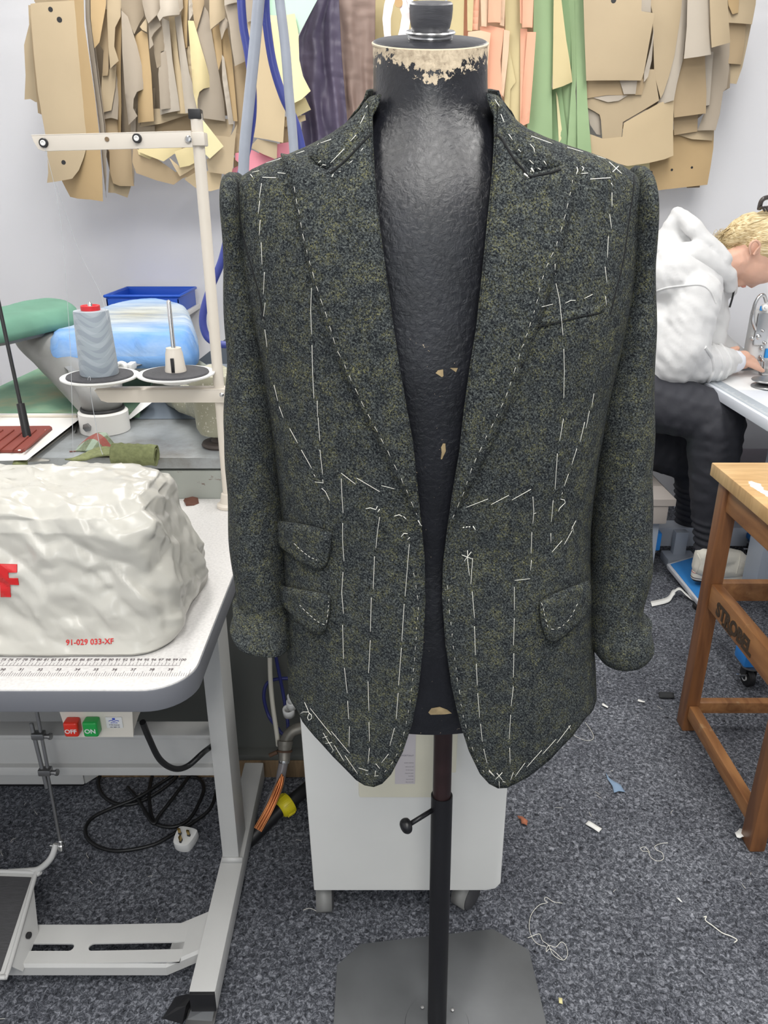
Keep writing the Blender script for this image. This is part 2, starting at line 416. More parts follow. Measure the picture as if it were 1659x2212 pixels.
form = thing('dress_form', "black tailor's dress form on a slim pole under the green jacket", 'mannequin', (.0935, .97, 0))
fm = bpy.data.materials.new('form_lacquer'); fm.use_nodes = True; nt = fm.node_tree; L = nt.links; b = nt.nodes['Principled BSDF']
b.inputs['Roughness'].default_value = .29; b.inputs['Specular IOR Level'].default_value = .55
tc = nd(nt, 'ShaderNodeTexCoord'); O_ = tc.outputs['Object']
n1 = nd(nt, 'ShaderNodeTexNoise', Scale=150., Detail=6., Roughness=.6, Distortion=.4); L.new(O_, n1.inputs['Vector'])
n2 = nd(nt, 'ShaderNodeTexNoise', Scale=24., Detail=5., Roughness=.7); L.new(O_, n2.inputs['Vector'])
sx = nd(nt, 'ShaderNodeSeparateXYZ'); L.new(O_, sx.inputs[0])
def mth(op, a, b_=None, cl=False):
    n = nt.nodes.new('ShaderNodeMath'); n.operation = op; n.use_clamp = cl
    for i, s in ((0, a), (1, b_)):
        if s is None: continue
        if isinstance(s, (int, float)): n.inputs[i].default_value = s
        else: nt.links.new(s, n.inputs[i])
    return n.outputs[0]
# worn patch on the front of the neck rim: bare card where lacquer has rubbed away
xc_n = .0505
dx = mth('ABSOLUTE', mth('SUBTRACT', sx.outputs[0], xc_n+.002))
low = mth('SUBTRACT', 1.4985, mth('MULTIPLY', mth('SUBTRACT', 1, mth('MULTIPLY', dx, 20), True), .029))     # lower edge of wear
hgt = mth('SUBTRACT', sx.outputs[2], low)
wear = mth('ADD', mth('MULTIPLY', hgt, 28), mth('MULTIPLY', mth('SUBTRACT', n1.outputs[0], .5), 2.0))
wear = mth('ADD', wear, mth('MULTIPLY', mth('SUBTRACT', n2.outputs[0], .5), 1.0))
wm = mth('GREATER_THAN', wear, .1)
n5 = nd(nt, 'ShaderNodeTexNoise', Scale=260., Detail=3., Roughness=.6); L.new(O_, n5.inputs['Vector'])
spk = mth('GREATER_THAN', mth('ADD', n5.outputs[0], mth('MULTIPLY', mth('SUBTRACT', n2.outputs[0], .5), .35)), .735)
belly = mth('LESS_THAN', sx.outputs[2], 1.22)
spk = mth('MULTIPLY', spk, belly)
wm2 = mth('MAXIMUM', wm, spk)
lac = ramp(nt, n2.outputs[0], [(.3, srgb(20, 21, 25)), (.7, srgb(31, 32, 38))])
bare = ramp(nt, n1.outputs[0], [(.3, srgb(150, 134, 112)), (.7, srgb(206, 190, 164))])
L.new(mixc(nt, wm2, lac, bare), b.inputs['Base Color'])
L.new(mth('ADD', mth('MULTIPLY', wm2, .5), .29), b.inputs['Roughness'])
bp = nd(nt, 'ShaderNodeBump', Strength=.45, Distance=.002); L.new(n1.outputs[0], bp.inputs['Height']); L.new(bp.outputs[0], b.inputs['Normal'])
FT = [(.672, .160, .100), (.70, .165, .105), (.80, .158, .108), (.93, .140, .096), (1.05, .150, .104), (1.18, .165, .108), (1.27, .172, .104), (1.32, .172, .102), (1.355, .165, .098), (1.385, .145, .090), (1.41, .110, .079), (1.435, .078, .0685), (1.46, .0632, .0632), (1.5, .0628, .0628), (1.520, .0625, .0625)]
FT = np.array(FT)
fz, fa = smoothtab(FT[:, 0], FT[:, 1], sig=6); _, fb = smoothtab(FT[:, 0], FT[:, 2], sig=6)
def fcx(z): return .0935-.0285*z
def form_pt(u, z):
    a = float(np.interp(z, fz, fa)); b2 = float(np.interp(z, fz, fb)); cx = fcx(z) if z > .9 else .068
    tz = max(0, (z-1.44)/.08)
    return Vector((cx+a*math.sin(u), YC-b2*math.cos(u), z+tz*.0165*(-math.cos(u))))
rings = [[form_pt(2*math.pi*k/96, z) for k in range(96)] for z in list(np.linspace(.672, 1.520, 130))]
rings = [[(p-Vector((.068, YC, .672)))*s+Vector((.068, YC, .672)) for p in rings[0]] for s in (.3, .9, .985)]+rings
V, F = loft_vf(rings); torso = sharp(fromvf('torso', V, F, fm, form), 50)
topc = sum((Vector(p) for p in rings[-1]), Vector())/96
axn = (Vector(rings[-1][24])-topc).cross(Vector(rings[-1][48])-topc).normalized()
if axn.z < 0: axn = -axn
cap_m = mat('cap_black', srgb(40, 41, 46), .3, var=.2, vscale=40, bump=.2, bscale=150)
rim_m = mat('worn_card_rim', srgb(196, 182, 158), .8, var=.1, vscale=60)
lathe('neck_plate', [(.02, -.002), (.0618, -.002), (.0622, .0012), (.0595, .0024), (.02, .0034)], topc, cap_m, form, axn, 64)
lathe('rim', [(.0605, -.0015), (.0636, -.0012), (.0636, .0002), (.0615, .0014), (.0600, .0012)], topc, rim_m, torso, axn, 64)
lathe('neck_ring', [(.012, .002), (.0235, .0025), (.0245, .0052), (.0235, .0078), (.0265, .0082), (.0275, .0098), (.0262, .0112), (.012, .0112)], topc, chrome, form, axn, 40)
knob_m = mat('knob_wood', srgb(72, 72, 76), .38, var=.18, vscale=30, bump=.12, bscale=120, stretch=(1, 1, 8))
lathe('finial_knob', [(.010, .0), (.0175, .0070), (.0190, .009), (.0212, .015), (.0228, .023), (.0233, .031), (.0230, .0355), (.0215, .0372), (.004, .0377)], topc, knob_m, form, axn, 40)
# pole, sleeve, thumbscrew, base
def axp(z): return Vector((.0935-.0045*z, .905+.090*z, z))
pole_m = mat('dark_brown_pole', srgb(44, 28, 28), .35, var=.2, vscale=30)
blk = mat('black_steel', srgb(24, 24, 27), .38, var=.15, bump=.06, bscale=200)
tube('pole', [axp(.3), axp(.68)], .0145, pole_m, form, 28)
V, F = [], []
for prof in ([(.0165, .012), (.0172, .490), (.0170, .493), (.0150, .493), (.0148, .485), (.0148, .42)],): lathe_vf(prof, axp(0)*1, (axp(1)-axp(0)), 32, V, F)
slv = sharp(fromvf('lower_tube', V, F, blk, form), 40)
kz = .468; kp = axp(kz)
V, F = tube_vf([kp+Vector((-.012, -.004, 0)), kp+Vector((-.052, -.03, -.006))], .0038, 12)
tube_vf(smooth_path([kp+Vector((-.050, -.029, -.006)), kp+Vector((-.054, -.031, -.006)), kp+Vector((-.060, -.035, -.0065)), kp+Vector((-.064, -.0375, -.007))], 3), [.004, .008, .0105, .0115, .0122, .0122, .0115, .010, .008, .004][:10], 16, V, F)
fromvf('thumb_screw', V, F, blk, form)
plate_m = mat('plate_grey', srgb(92, 94, 96), .45, metal=.3, var=.22, vscale=6, bump=.03, bscale=80)
cnr = [PZ(780, 2038, .012), PZ(1065, 2006, .012), PZ(1140, 2048, .012), PZ(1188, 2240, .012)]
bpoly = [(-.12, 1.088), (.155, 1.112), (.205, 1.075), (.222, .90), (.19, .80), (.15, .765), (-.06, .745), (-.115, .785), (-.135, .90), (-.168, 1.05)]
def base_poly():
    P = [PZ(780, 2038, .012), PZ(1065, 2006, .012), PZ(1143, 2052, .012), PZ(1192, 2240, .012)]
    q = [PZ(728, 2084, .012), PZ(722, 2240, .012)]
    r0 = Vector((P[3].x, P[3].y, 0)); l0 = Vector((q[1].x, q[1].y, 0))
    return [(q[0].x, q[0].y), (P[0].x, P[0].y), (P[1].x, P[1].y), (P[2].x, P[2].y), (r0.x-.002, r0.y-.03), (r0.x-.05, r0.y-.09), (l0.x+.05, l0.y-.075), (l0.x-.003, l0.y-.03)]
prism('base_plate', base_poly()[::-1], .002, .012, plate_m, form, .0015)
bc = axp(0)
fl = lathe('flange', [(.02, .012), (.057, .012), (.056, .0145), (.030, .0160), (.022, .018), (.018, .019)], (bc.x, bc.y, 0), plate_m, form, (0, 0, 1), 40)
for a in (40, 130, 220, 310):
    c_ = Vector((bc.x+.038*math.cos(R(a)), bc.y+.038*math.sin(R(a)), .017))
    lathe('screw', [(.0035, 0), (.0035, .001), (.001, .002)], c_, steel, fl, seg=12)
wp = mat('bare_plaster', srgb(168, 148, 112), .9, var=.2, vscale=90)
BV_form = None
def bvh(objs):
    V = []; F = []
    for o in objs:
        b0 = len(V); V += [v.co.copy() for v in o.data.vertices]; F += [tuple(i+b0 for i in p.vertices) for p in o.data.polygons]
    return BVHTree.FromPolygons(V, F)
BV_form = bvh([torso])
def cast(bv, px, py):
    d = ray(px, py).normalized(); h = bv.ray_cast(CAM, d, 8)
    return (h[0], h[1]) if h[0] is not None else (None, None)
for chip in ([(941, 806), (946, 800), (957, 798), (958, 812), (955, 815)], [(972, 795), (989, 795), (985, 804)], [(925, 1539), (932, 1530), (950, 1527), (966, 1533), (976, 1541), (960, 1543), (930, 1544)], [(953, 966), (957, 958), (962, 958), (963, 975), (958, 985), (955, 992), (952, 992), (954, 978)]):
    V = []; F = []
    for (x, y) in chip:
        h, n = cast(BV_form, x, y); V.append(h-ray(x, y).normalized()*.0008)
    for (x, y) in chip:
        h, n = cast(BV_form, x, y); V.append(h+ray(x, y).normalized()*.002)
    k = len(chip); F = [tuple(range(k)), tuple(range(k, 2*k))[::-1]]+[(i, (i+1) % k, (i+1) % k+k, i+k) for i in range(k)]
    fromvf('chipped_patch', V, F, wp, torso, False)

jk = thing('jacket', 'dark green and charcoal tweed tailored jacket with white basting stitches on the dress form', 'jacket', (.068, .97, .6))
Lfront = [(805, 240), (806, 300), (810, 380), (822, 500), (841, 640), (858, 760), (875, 860), (893, 960), (905, 1080), (911, 1140), (917, 1200), (919, 1300), (914, 1400), (904, 1490), (890, 1565), (870, 1625), (845, 1672), (826, 1692), (808, 1699), (788, 1695), (770, 1684), (720, 1634), (680, 1590), (655, 1558), (642, 1530)]
Rfront = [(1067, 240), (1067, 300), (1062, 380), (1050, 500), (1038, 620), (1028, 710), (1015, 790), (1002, 880), (991, 980), (976, 1070), (965, 1150), (957, 1220), (955, 1290), (962, 1390), (975, 1480), (993, 1560), (1012, 1620), (1036, 1670), (1056, 1692), (1075, 1702), (1095, 1701), (1140, 1678), (1190, 1638), (1235, 1588), (1262, 1548)]
def dens(pts, closed=False, st=9):
    out = []; n = len(pts)
    for i in range(n if closed else n-1):
        a, b_ = pts[i], pts[(i+1) % n]; k = max(1, int(math.dist(a, b_)/st))
        out += [(a[0]+(b_[0]-a[0])*j/k, a[1]+(b_[1]-a[1])*j/k) for j in range(k)]
    return out if closed else out+[pts[-1]]
def outl(pts, side):
    P = [to_chart(x, y) for x, y in dens(pts)]
    P = [(p[0], p[1]) for p in P]
    P[0] = (P[0][0], 1.465)
    zt = 1.465; zb = P[-1][1]
    P += [(side*1.15*US, zb-.002), (side*1.72*US, zb-.003), (side*1.72*US, zt)]
    return P
def cj(u, z): return chart(u, z)
lo_ = outl(Lfront, -1); ro_ = outl(Rfront, 1)
# dense smoothing of the front edges happens through the fine pixel polyline above
V, F = patch(lo_, cj, .0085, .0035, .0, .006, .0022, 1); fpl = fromvf('front_panel', V, F, TWEED, jk)
V, F = patch(ro_, cj, .0085, .0035, .0, .006, .0022, 1); fpr = fromvf('front_panel', V, F, TWEED, jk)
zb = (lo_[-4][1]+ro_[-4][1])/2
bo = [(1.70*US, zb), (math.pi*US*.99, zb), ((2*math.pi-1.70)*US, zb), ((2*math.pi-1.70)*US, 1.465), (1.70*US, 1.465)]
V, F = patch(bo, cj, .011, .0035, .0, .006, .0022, 1); bkp = fromvf('back_panel', V, F, TWEED, jk)
lin_m = mat('charcoal_lining', srgb(30, 31, 36), .5, var=.1)
for o in (fpl, fpr, bkp):
    bm = bmesh.new(); bm.from_mesh(o.data); bm.to_mesh(o.data); bm.free()

def eyes(p0, p1): pass
def sleeve(side, rows, name='sleeve'):
    rings = []
    for (l, r, Y, rd) in rows:
        Y += .034*min(1, max(0, (l[1]-430)/200))
        a = PY(l[0], l[1], Y); b = PY(r[0], r[1], Y); c = (a+b)/2; ax = (b-a)/2; ring = []
        for k in range(48):
            t = 2*math.pi*k/48; s_, c_ = math.sin(t), math.cos(t)
            p = c+ax*math.copysign(abs(c_)**.97, c_)+Vector((0, -1, -.0))*rd*math.copysign(abs(s_)**.97, s_)
            ring.append(p)
        rings.append(ring)
    # interpolate rings smoothly
    out = []
    for i in range(len(rings)-1):
        r0 = rings[max(i-1, 0)]; r1 = rings[i]; r2 = rings[i+1]; r3 = rings[min(i+2, len(rings)-1)]; n = 5
        for q in range(n):
            t = q/n; out.append([.5*((2*p1)+(p2-p0)*t+(2*p0-5*p1+4*p2-p3)*t*t+(3*p1-p0-3*p2+p3)*t**3) for p0, p1, p2, p3 in zip(r0, r1, r2, r3)])
    out.append(rings[-1])
    for ri, r in enumerate(out):
        cen = sum(r, Vector())/len(r)
        for k, p in enumerate(r):
            d = (p-cen); d = d.normalized() if d.length > 0 else d
            r[k] = p+d*(.0035*noise.noise(p*14)+.0025*noise.noise(Vector((p.x*30, p.y*30, p.z*9))))
    last = out[-1]; cen = sum(last, Vector())/len(last)
    out.append([cen+(p-cen)*.93+Vector((0, 0, -.001)) for p in last])
    out.append([cen+(p-cen)*.90+Vector((0, 0, .05)) for p in last])
    V, F = loft_vf(out); return fromvf(name, V, F, TWEED, jk)
LS = [((498, 372), (516, 373), .972, .014), ((488, 382), (524, 380), .970, .032), ((484, 402), (530, 400), .966, .046), ((484, 440), (534, 438), .96, .056), ((487, 500), (546, 500), .955, .060), ((489, 560), (558, 560), .952, .062), ((488, 620), (573, 620), .95, .064), ((488, 700), (588, 700), .948, .064),
      ((490, 800), (600, 800), .945, .063), ((490, 900), (606, 900), .94, .061), ((492, 1000), (611, 1000), .935, .058), ((496, 1100), (616, 1100), .93, .056), ((501, 1200), (622, 1200), .922, .054), ((512, 1280), (627, 1285), .915, .050), ((513, 1308), (631, 1325), .91, .048), ((503, 1335), (632, 1352), .908, .050), ((498, 1352), (632, 1372), .902, .052), ((502, 1366), (632, 1388), .898, .050)]
RS = [((1374, 358), (1392, 361), .972, .014), ((1366, 368), (1399, 372), .970, .032), ((1360, 388), (1405, 392), .966, .046), ((1355, 430), (1407, 430), .96, .056), ((1345, 500), (1405, 500), .955, .060), ((1333, 560), (1404, 560), .952, .062), ((1318, 640), (1404, 640), .95, .064), ((1308, 720), (1405, 720), .948, .064),
      ((1296, 800), (1405, 800), .945, .063), ((1285, 900), (1405, 900), .94, .061), ((1280, 1000), (1406, 1000), .935, .058), ((1278, 1100), (1405, 1100), .93, .056), ((1276, 1200), (1402, 1200), .922, .054), ((1271, 1270), (1392, 1265), .915, .050), ((1272, 1320), (1386, 1308), .91, .048), ((1272, 1352), (1394, 1336), .907, .050), ((1273, 1376), (1404, 1360), .902, .052), ((1280, 1402), (1408, 1386), .898, .050), ((1296, 1420), (1398, 1402), .896, .044)]
sl = sleeve(-1, LS); sr = sleeve(1, RS)

# ---- pieces that lie on the fronts: lapels, collar, flaps, welt; placed by the body chart
def px_patch(name, pts, thick, off, edge, grid=.007, wob=0, parent=jk):
    P = [to_chart(x, y) for x, y in dens(pts, True)]
    V, F = patch(P, cj, grid, thick, off, edge, wob, 1); return fromvf(name, V, F, TWEED, parent)
LL = [(803, 286), (808, 350), (820, 500), (839, 640), (856, 760), (873, 860), (891, 960), (903, 1080), (910, 1136), (902, 1118), (880, 1070), (848, 1010), (812, 935), (772, 855), (738, 785), (712, 715), (690, 640), (668, 560), (648, 470), (636, 410), (622, 368), (614, 348), (640, 352), (680, 366), (712, 377), (750, 345), (785, 306)]
RL = [(1069, 284), (1064, 380), (1052, 500), (1040, 620), (1030, 710), (1017, 790), (1004, 880), (993, 980), (978, 1070), (967, 1140), (980, 1115), (1002, 1068), (1030, 1018), (1062, 950), (1092, 880), (1120, 808), (1140, 745), (1162, 690), (1186, 610), (1208, 540), (1226, 465), (1236, 410), (1226, 380), (1211, 366), (1180, 374), (1143, 382), (1110, 345), (1085, 305)]
px_patch('lapel', LL, .004, .0075, .006, wob=.0006); px_patch('lapel', RL, .004, .0075, .006, wob=.0006)
# collar: stands round the neck and falls on the shoulders
def collar():
    outer_l = [(803, 290), (785, 308), (750, 346), (713, 375), (690, 362), (672, 345), (700, 318), (734, 304), (768, 276), (792, 250), (802, 224)]
    outer_r = [(1069, 290), (1085, 306), (1110, 346), (1143, 381), (1180, 373), (1212, 365), (1180, 332), (1142, 309), (1104, 282), (1080, 248), (1067, 224)]
    px_patch('collar_leaf', outer_l, .0042, .0056, .006, wob=.0005, parent=col_o); px_patch('collar_leaf', outer_r, .0042, .0056, .006, wob=.0005, parent=col_o)
rings = []
prof = [(.0, .000), (.003, .002), (.0035, -.02), (.0052, -.043), (.006, -.048), (.003, -.05), (.0, -.02)]
NK = 60; V = []; F = []
for k in range(NK+1):
    u = math.pi*(.46+1.08*k/NK); fade = min(1, k/8, (NK-k)/8)
    for (o_, dz) in prof:
        z = 1.472+dz*(.4+.6*fade)+.012*math.sin(math.pi*k/NK)
        V.append(J(u, z, .002+o_))
m_ = len(prof)
for k in range(NK):
    for i in range(m_):
        a = k*m_+i; b_ = k*m_+(i+1) % m_; F.append((a, b_, b_+m_, a+m_))
F.append(tuple(range(m_))); F.append(tuple(NK*m_+i for i in range(m_))[::-1])
col_o = fromvf('collar', V, F, TWEED, jk)
collar()
FL1 = [(618, 1122), (650, 1124), (690, 1132), (724, 1144), (722, 1180), (714, 1212), (705, 1225), (692, 1226), (660, 1210), (638, 1190), (620, 1178)]
FL2 = [(624, 1262), (660, 1268), (695, 1273), (721, 1280), (720, 1320), (712, 1352), (702, 1364), (690, 1365), (660, 1340), (640, 1318), (626, 1302)]
FL3 = [(1158, 1293), (1190, 1276), (1225, 1262), (1258, 1250), (1259, 1300), (1245, 1330), (1222, 1356), (1196, 1378), (1186, 1382), (1172, 1375), (1162, 1345), (1158, 1315)]
for f_ in (FL1, FL2, FL3): px_patch('pocket_flap', f_, .005, .0090, .005, .006, wob=.0006)
px_patch('welt_pocket', [(1153, 710), (1187, 702), (1225, 693), (1262, 684), (1302, 676), (1306, 655), (1262, 664), (1225, 673), (1187, 682), (1160, 688)], .0012, .0030, .003, .006)

BJ = bvh([o for o in jk.children_recursive if o.type == 'MESH'])
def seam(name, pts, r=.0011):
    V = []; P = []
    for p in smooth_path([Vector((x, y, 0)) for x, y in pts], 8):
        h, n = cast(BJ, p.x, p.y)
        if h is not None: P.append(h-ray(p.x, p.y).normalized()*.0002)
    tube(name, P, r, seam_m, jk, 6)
seam_m = mat('seam_shadow_line', srgb(14, 16, 18), .9, var=0)  # near-black tubes put the shade of the seam lines into colour
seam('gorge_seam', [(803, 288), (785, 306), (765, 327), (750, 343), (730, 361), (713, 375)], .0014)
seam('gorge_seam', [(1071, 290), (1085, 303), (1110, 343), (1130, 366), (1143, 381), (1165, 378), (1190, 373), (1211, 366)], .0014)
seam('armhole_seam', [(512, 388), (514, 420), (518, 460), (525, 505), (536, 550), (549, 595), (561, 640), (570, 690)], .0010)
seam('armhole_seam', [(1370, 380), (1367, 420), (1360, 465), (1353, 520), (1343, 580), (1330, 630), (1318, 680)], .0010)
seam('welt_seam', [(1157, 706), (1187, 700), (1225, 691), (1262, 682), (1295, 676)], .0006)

# ---- basting: every hand-run line of white cotton is one thread
def L2(*a): return list(a)
B = {}
def bast(segs, r=.00062, name='basting_thread'):
    ALL = []
    for s in segs:
        pts = [(s[i], s[i+1]) for i in range(0, len(s), 2)]; P = []
        for i in range(len(pts)-1):
            n = max(2, int(math.dist(pts[i], pts[i+1])/6))
            for k in range(n):
                t = k/n; P.append((pts[i][0]*(1-t)+pts[i+1][0]*t, pts[i][1]*(1-t)+pts[i+1][1]*t))
        P.append(pts[-1]); Q = []
        for j, (x, y) in enumerate(P):
            h, n = cast(BJ, x, y)
            if h is None: continue
            lift = .0002+.0006*math.sin(math.pi*j/max(1, len(P)-1)); Q.append(h-ray(x, y).normalized()*lift)
        if len(Q) < 2: continue
        if ALL and (ALL[-1]-Q[0]).length > .06:
            V, F = tube_vf(ALL, r*.56, 5); fromvf(name, V, F, thread_m, jk); ALL = []
        if ALL:      # the thread dives under the cloth to the next stitch
            a, b_ = ALL[-1], Q[0]; n = max(1, int((a-b_).length/.008))
            ALL.append(a+ray(*P[0]).normalized()*.003)
            for k in range(1, n):
                q = proj(a.lerp(b_, k/n)); h, _ = cast(BJ, *q); h = h or a.lerp(b_, k/n); ALL.append(h+ray(*q).normalized()*.003)
            ALL.append(b_+ray(*P[0]).normalized()*.003)
        ALL += Q
    if ALL:
        V, F = tube_vf(ALL, r*.56, 5); fromvf(name, V, F, thread_m, jk)
def dashline(pts, ln, gap, r=.00042, jit=1.5):
    """short even stitches along a polyline"""
    random.seed(int(pts[0][0]*7+pts[0][1])); out = []; d = 0; P = smooth_path([Vector((x, y, 0)) for x, y in pts], 30); acc = 0; start = None
    L_ = [0]
    for i in range(1, len(P)): L_.append(L_[-1]+(P[i]-P[i-1]).length)
    s = 3
    while s < L_[-1]:
        l = ln*random.uniform(.7, 1.3)
        def at(q):
            i = min(range(len(L_)), key=lambda i: abs(L_[i]-q)); return P[i]
        a, b_ = at(s), at(min(s+l, L_[-1])); out.append([a.x+random.uniform(-jit, jit)*.5, a.y, b_.x+random.uniform(-jit, jit)*.5, b_.y]); s += l+gap*random.uniform(.8, 1.2)
    bast(out, r)
# left front, from the photograph
bast([[565, 396, 560, 428], [561, 434, 558, 462], [562, 476, 560, 508], [564, 524, 566, 571], [571, 588, 569, 636], [573, 654, 568, 692], [572, 712, 577, 750], [592, 832, 600, 866], [603, 878, 612, 902], [626, 926, 643, 957], [651, 972, 673, 1011], [678, 1025, 681, 1030]])
bast([[673, 622, 671, 670, 673, 722], [674, 746, 675, 800, 678, 860], [685, 866, 686, 900], [687, 902, 691, 952], [691, 972, 697, 1025]])
bast([[680, 1041, 698, 1043], [697, 1036, 698, 1044], [695, 1055, 703, 1062, 712, 1081]])
bast([[737, 1034, 739, 1080, 741, 1108], [740, 1130, 740, 1170, 743, 1212], [741, 1236, 738, 1280, 742, 1325], [740, 1350, 742, 1423], [744, 1443, 750, 1497], [751, 1514, 753, 1553], [755, 1569, 754, 1613]])
bast([[737, 1022, 768, 1046], [771, 1033, 820, 1062], [824, 1049, 852, 1056]])
bast([[820, 1117, 815, 1150, 812, 1184], [809, 1202, 806, 1272], [802, 1291, 800, 1364], [800, 1383, 796, 1454], [795, 1472, 797, 1535], [797, 1560, 798, 1601], [798, 1616, 795, 1650]])
bast([[884, 1176, 875, 1288], [873, 1305, 868, 1384], [867, 1400, 861, 1480], [860, 1497, 856, 1553], [852, 1573, 842, 1611], [839, 1629, 824, 1648]])
bast([[790, 1099, 800, 1097, 812, 1101, 815, 1094], [816, 1106, 820, 1100], [852, 1115, 862, 1112, 868, 1115], [872, 1116, 877, 1121], [867, 1159, 873, 1152, 880, 1153], [881, 1165, 885, 1161]], .0009)
bast([[903, 1124, 909, 1135], [905, 1134, 915, 1137, 921, 1139]], .001)
bast([[670, 1530, 716, 1588], [716, 1580, 755, 1627], [722, 1610, 743, 1644], [745, 1632, 772, 1671], [775, 1659, 795, 1665], [812, 1650, 820, 1660], [811, 1665, 810, 1678]])
bast([[643, 1545, 655, 1538, 666, 1538, 673, 1545, 673, 1552, 667, 1556, 664, 1550, 668, 1541], [658, 1517, 667, 1538]], .0009)
bast([[698, 1583, 708, 1600, 720, 1620, 714, 1632], [697, 1594, 707, 1590], [703, 1606, 717, 1604]])
dashline([(893, 1235), (903, 1300), (900, 1360), (895, 1430), (888, 1500), (878, 1560), (862, 1620), (838, 1660), (815, 1676), (790, 1672)], 7, 16)
dashline([(634, 400), (645, 455), (657, 520), (672, 575), (690, 640), (708, 690), (724, 745), (745, 790), (770, 845), (800, 905), (830, 960), (860, 1020), (885, 1075), (900, 1112)], 12, 17)
dashline([(634, 1172), (650, 1188), (668, 1202), (685, 1210)], 5, 5, .0006); dashline([(646, 1305), (665, 1325), (690, 1345), (705, 1345), (710, 1300)], 5, 6, .0006)
bast([[545, 372, 560, 369], [541, 377, 546, 383], [567, 383, 596, 384], [600, 373, 617, 375]], .0008)
bast([[688, 366, 697, 356, 704, 357], [714, 352, 743, 322], [757, 305, 769, 292], [778, 268, 787, 250], [790, 233, 794, 228], [686, 354, 693, 347]], .0007)
bast([[779, 327, 784, 320], [754, 353, 761, 347], [732, 371, 736, 370]])
bast([[687, 311, 715, 301], [640, 332, 657, 326], [575, 352, 606, 343], [717, 383, 720, 376]], .0008)
# right front
bast([[1322, 416, 1322, 446], [1317, 463, 1321, 494], [1314, 511, 1312, 556], [1307, 576, 1311, 611], [1308, 640, 1310, 660], [1283, 850, 1278, 880], [1273, 888, 1266, 925], [1263, 912, 1253, 954], [1246, 969, 1235, 1004], [1228, 1024, 1219, 1050], [1215, 1064, 1214, 1068]])
bast([[1199, 570, 1199, 583], [1201, 613, 1208, 645, 1212, 680, 1216, 724], [1218, 754, 1219, 800, 1218, 860], [1217, 905, 1209, 952], [1204, 980, 1199, 1057], [1195, 1081, 1191, 1127], [1190, 1152, 1190, 1174]])
bast([[1170, 663, 1194, 657], [1221, 655, 1233, 649, 1243, 649], [1262, 645, 1280, 636]])
bast([[1211, 1078, 1219, 1080, 1221, 1086, 1209, 1098, 1206, 1105]], .0008)
bast([[1007, 1096, 1054, 1078], [1061, 1090, 1099, 1070], [1106, 1080, 1147, 1057]])
bast([[1151, 1073, 1153, 1105, 1151, 1131], [1153, 1110, 1158, 1108], [1149, 1150, 1147, 1195], [1148, 1210, 1146, 1232], [1112, 1254, 1145, 1250], [1111, 1268, 1111, 1318], [1111, 1336, 1109, 1394], [1110, 1411, 1109, 1463], [1109, 1483, 1104, 1525], [1103, 1544, 1100, 1596], [1101, 1615, 1102, 1650]])
bast([[1021, 1206, 1017, 1262], [1020, 1278, 1025, 1335], [1025, 1353, 1027, 1415], [1029, 1434, 1031, 1480], [1032, 1498, 1036, 1550], [1038, 1564, 1042, 1602], [1045, 1618, 1052, 1648], [1056, 1663, 1068, 1676]])
bast([[1010, 1189, 1010, 1212, 1014, 1243], [998, 1199, 1019, 1207], [1003, 1212, 1018, 1192]], .0008)
bast([[1000, 1140, 1002, 1139], [1007, 1139, 1009, 1138], [1013, 1138, 1015, 1138], [1022, 1137, 1027, 1145]], .0012)
bast([[1192, 1193, 1214, 1168], [1219, 1176, 1236, 1146], [1234, 1144, 1244, 1125], [1236, 1137, 1240, 1152]])
bast([[1228, 1568, 1233, 1576], [1232, 1567, 1203, 1605], [1201, 1597, 1172, 1629], [1170, 1621, 1138, 1657], [1134, 1648, 1113, 1677], [1109, 1668, 1103, 1685], [1078, 1688, 1079, 1702]])
bast([[1070, 1684, 1085, 1669], [1073, 1670, 1086, 1686]], .0008); bast([[1056, 1666, 1068, 1677], [1086, 1688, 1092, 1690]])
dashline([(966, 1262), (972, 1330), (980, 1400), (990, 1480), (1004, 1560), (1025, 1630), (1050, 1675)], 6, 19)
dashline([(1238, 386), (1231, 420), (1222, 460), (1205, 520), (1190, 556), (1172, 600), (1160, 650), (1147, 695), (1130, 745), (1115, 790), (1095, 850), (1070, 905), (1045, 955), (1020, 1010), (1003, 1060), (990, 1090), (975, 1125)], 10, 17)
dashline([(1170, 1300), (1177, 1330), (1185, 1355), (1203, 1358), (1228, 1340), (1250, 1300)], 5, 8, .0006)
bast([[1316, 350, 1343, 375], [1323, 372, 1340, 355, 1335, 353], [1275, 387, 1319, 384], [1256, 375, 1270, 374], [1246, 361, 1248, 368, 1245, 376], [1257, 360, 1261, 363, 1258, 369]], .0009)
bast([[1320, 395, 1324, 402], [1145, 311, 1153, 320, 1155, 329], [1148, 294, 1192, 310], [1225, 318, 1259, 328], [1290, 337, 1308, 343], [1069, 215, 1079, 230], [1082, 247, 1089, 264], [1099, 290, 1107, 302], [1144, 346, 1152, 354], [1175, 348, 1180, 356], [1120, 323, 1125, 328], [1162, 363, 1168, 367]], .0008)
bast([[1132, 375, 1142, 383], [1148, 364, 1153, 372]], .0018)
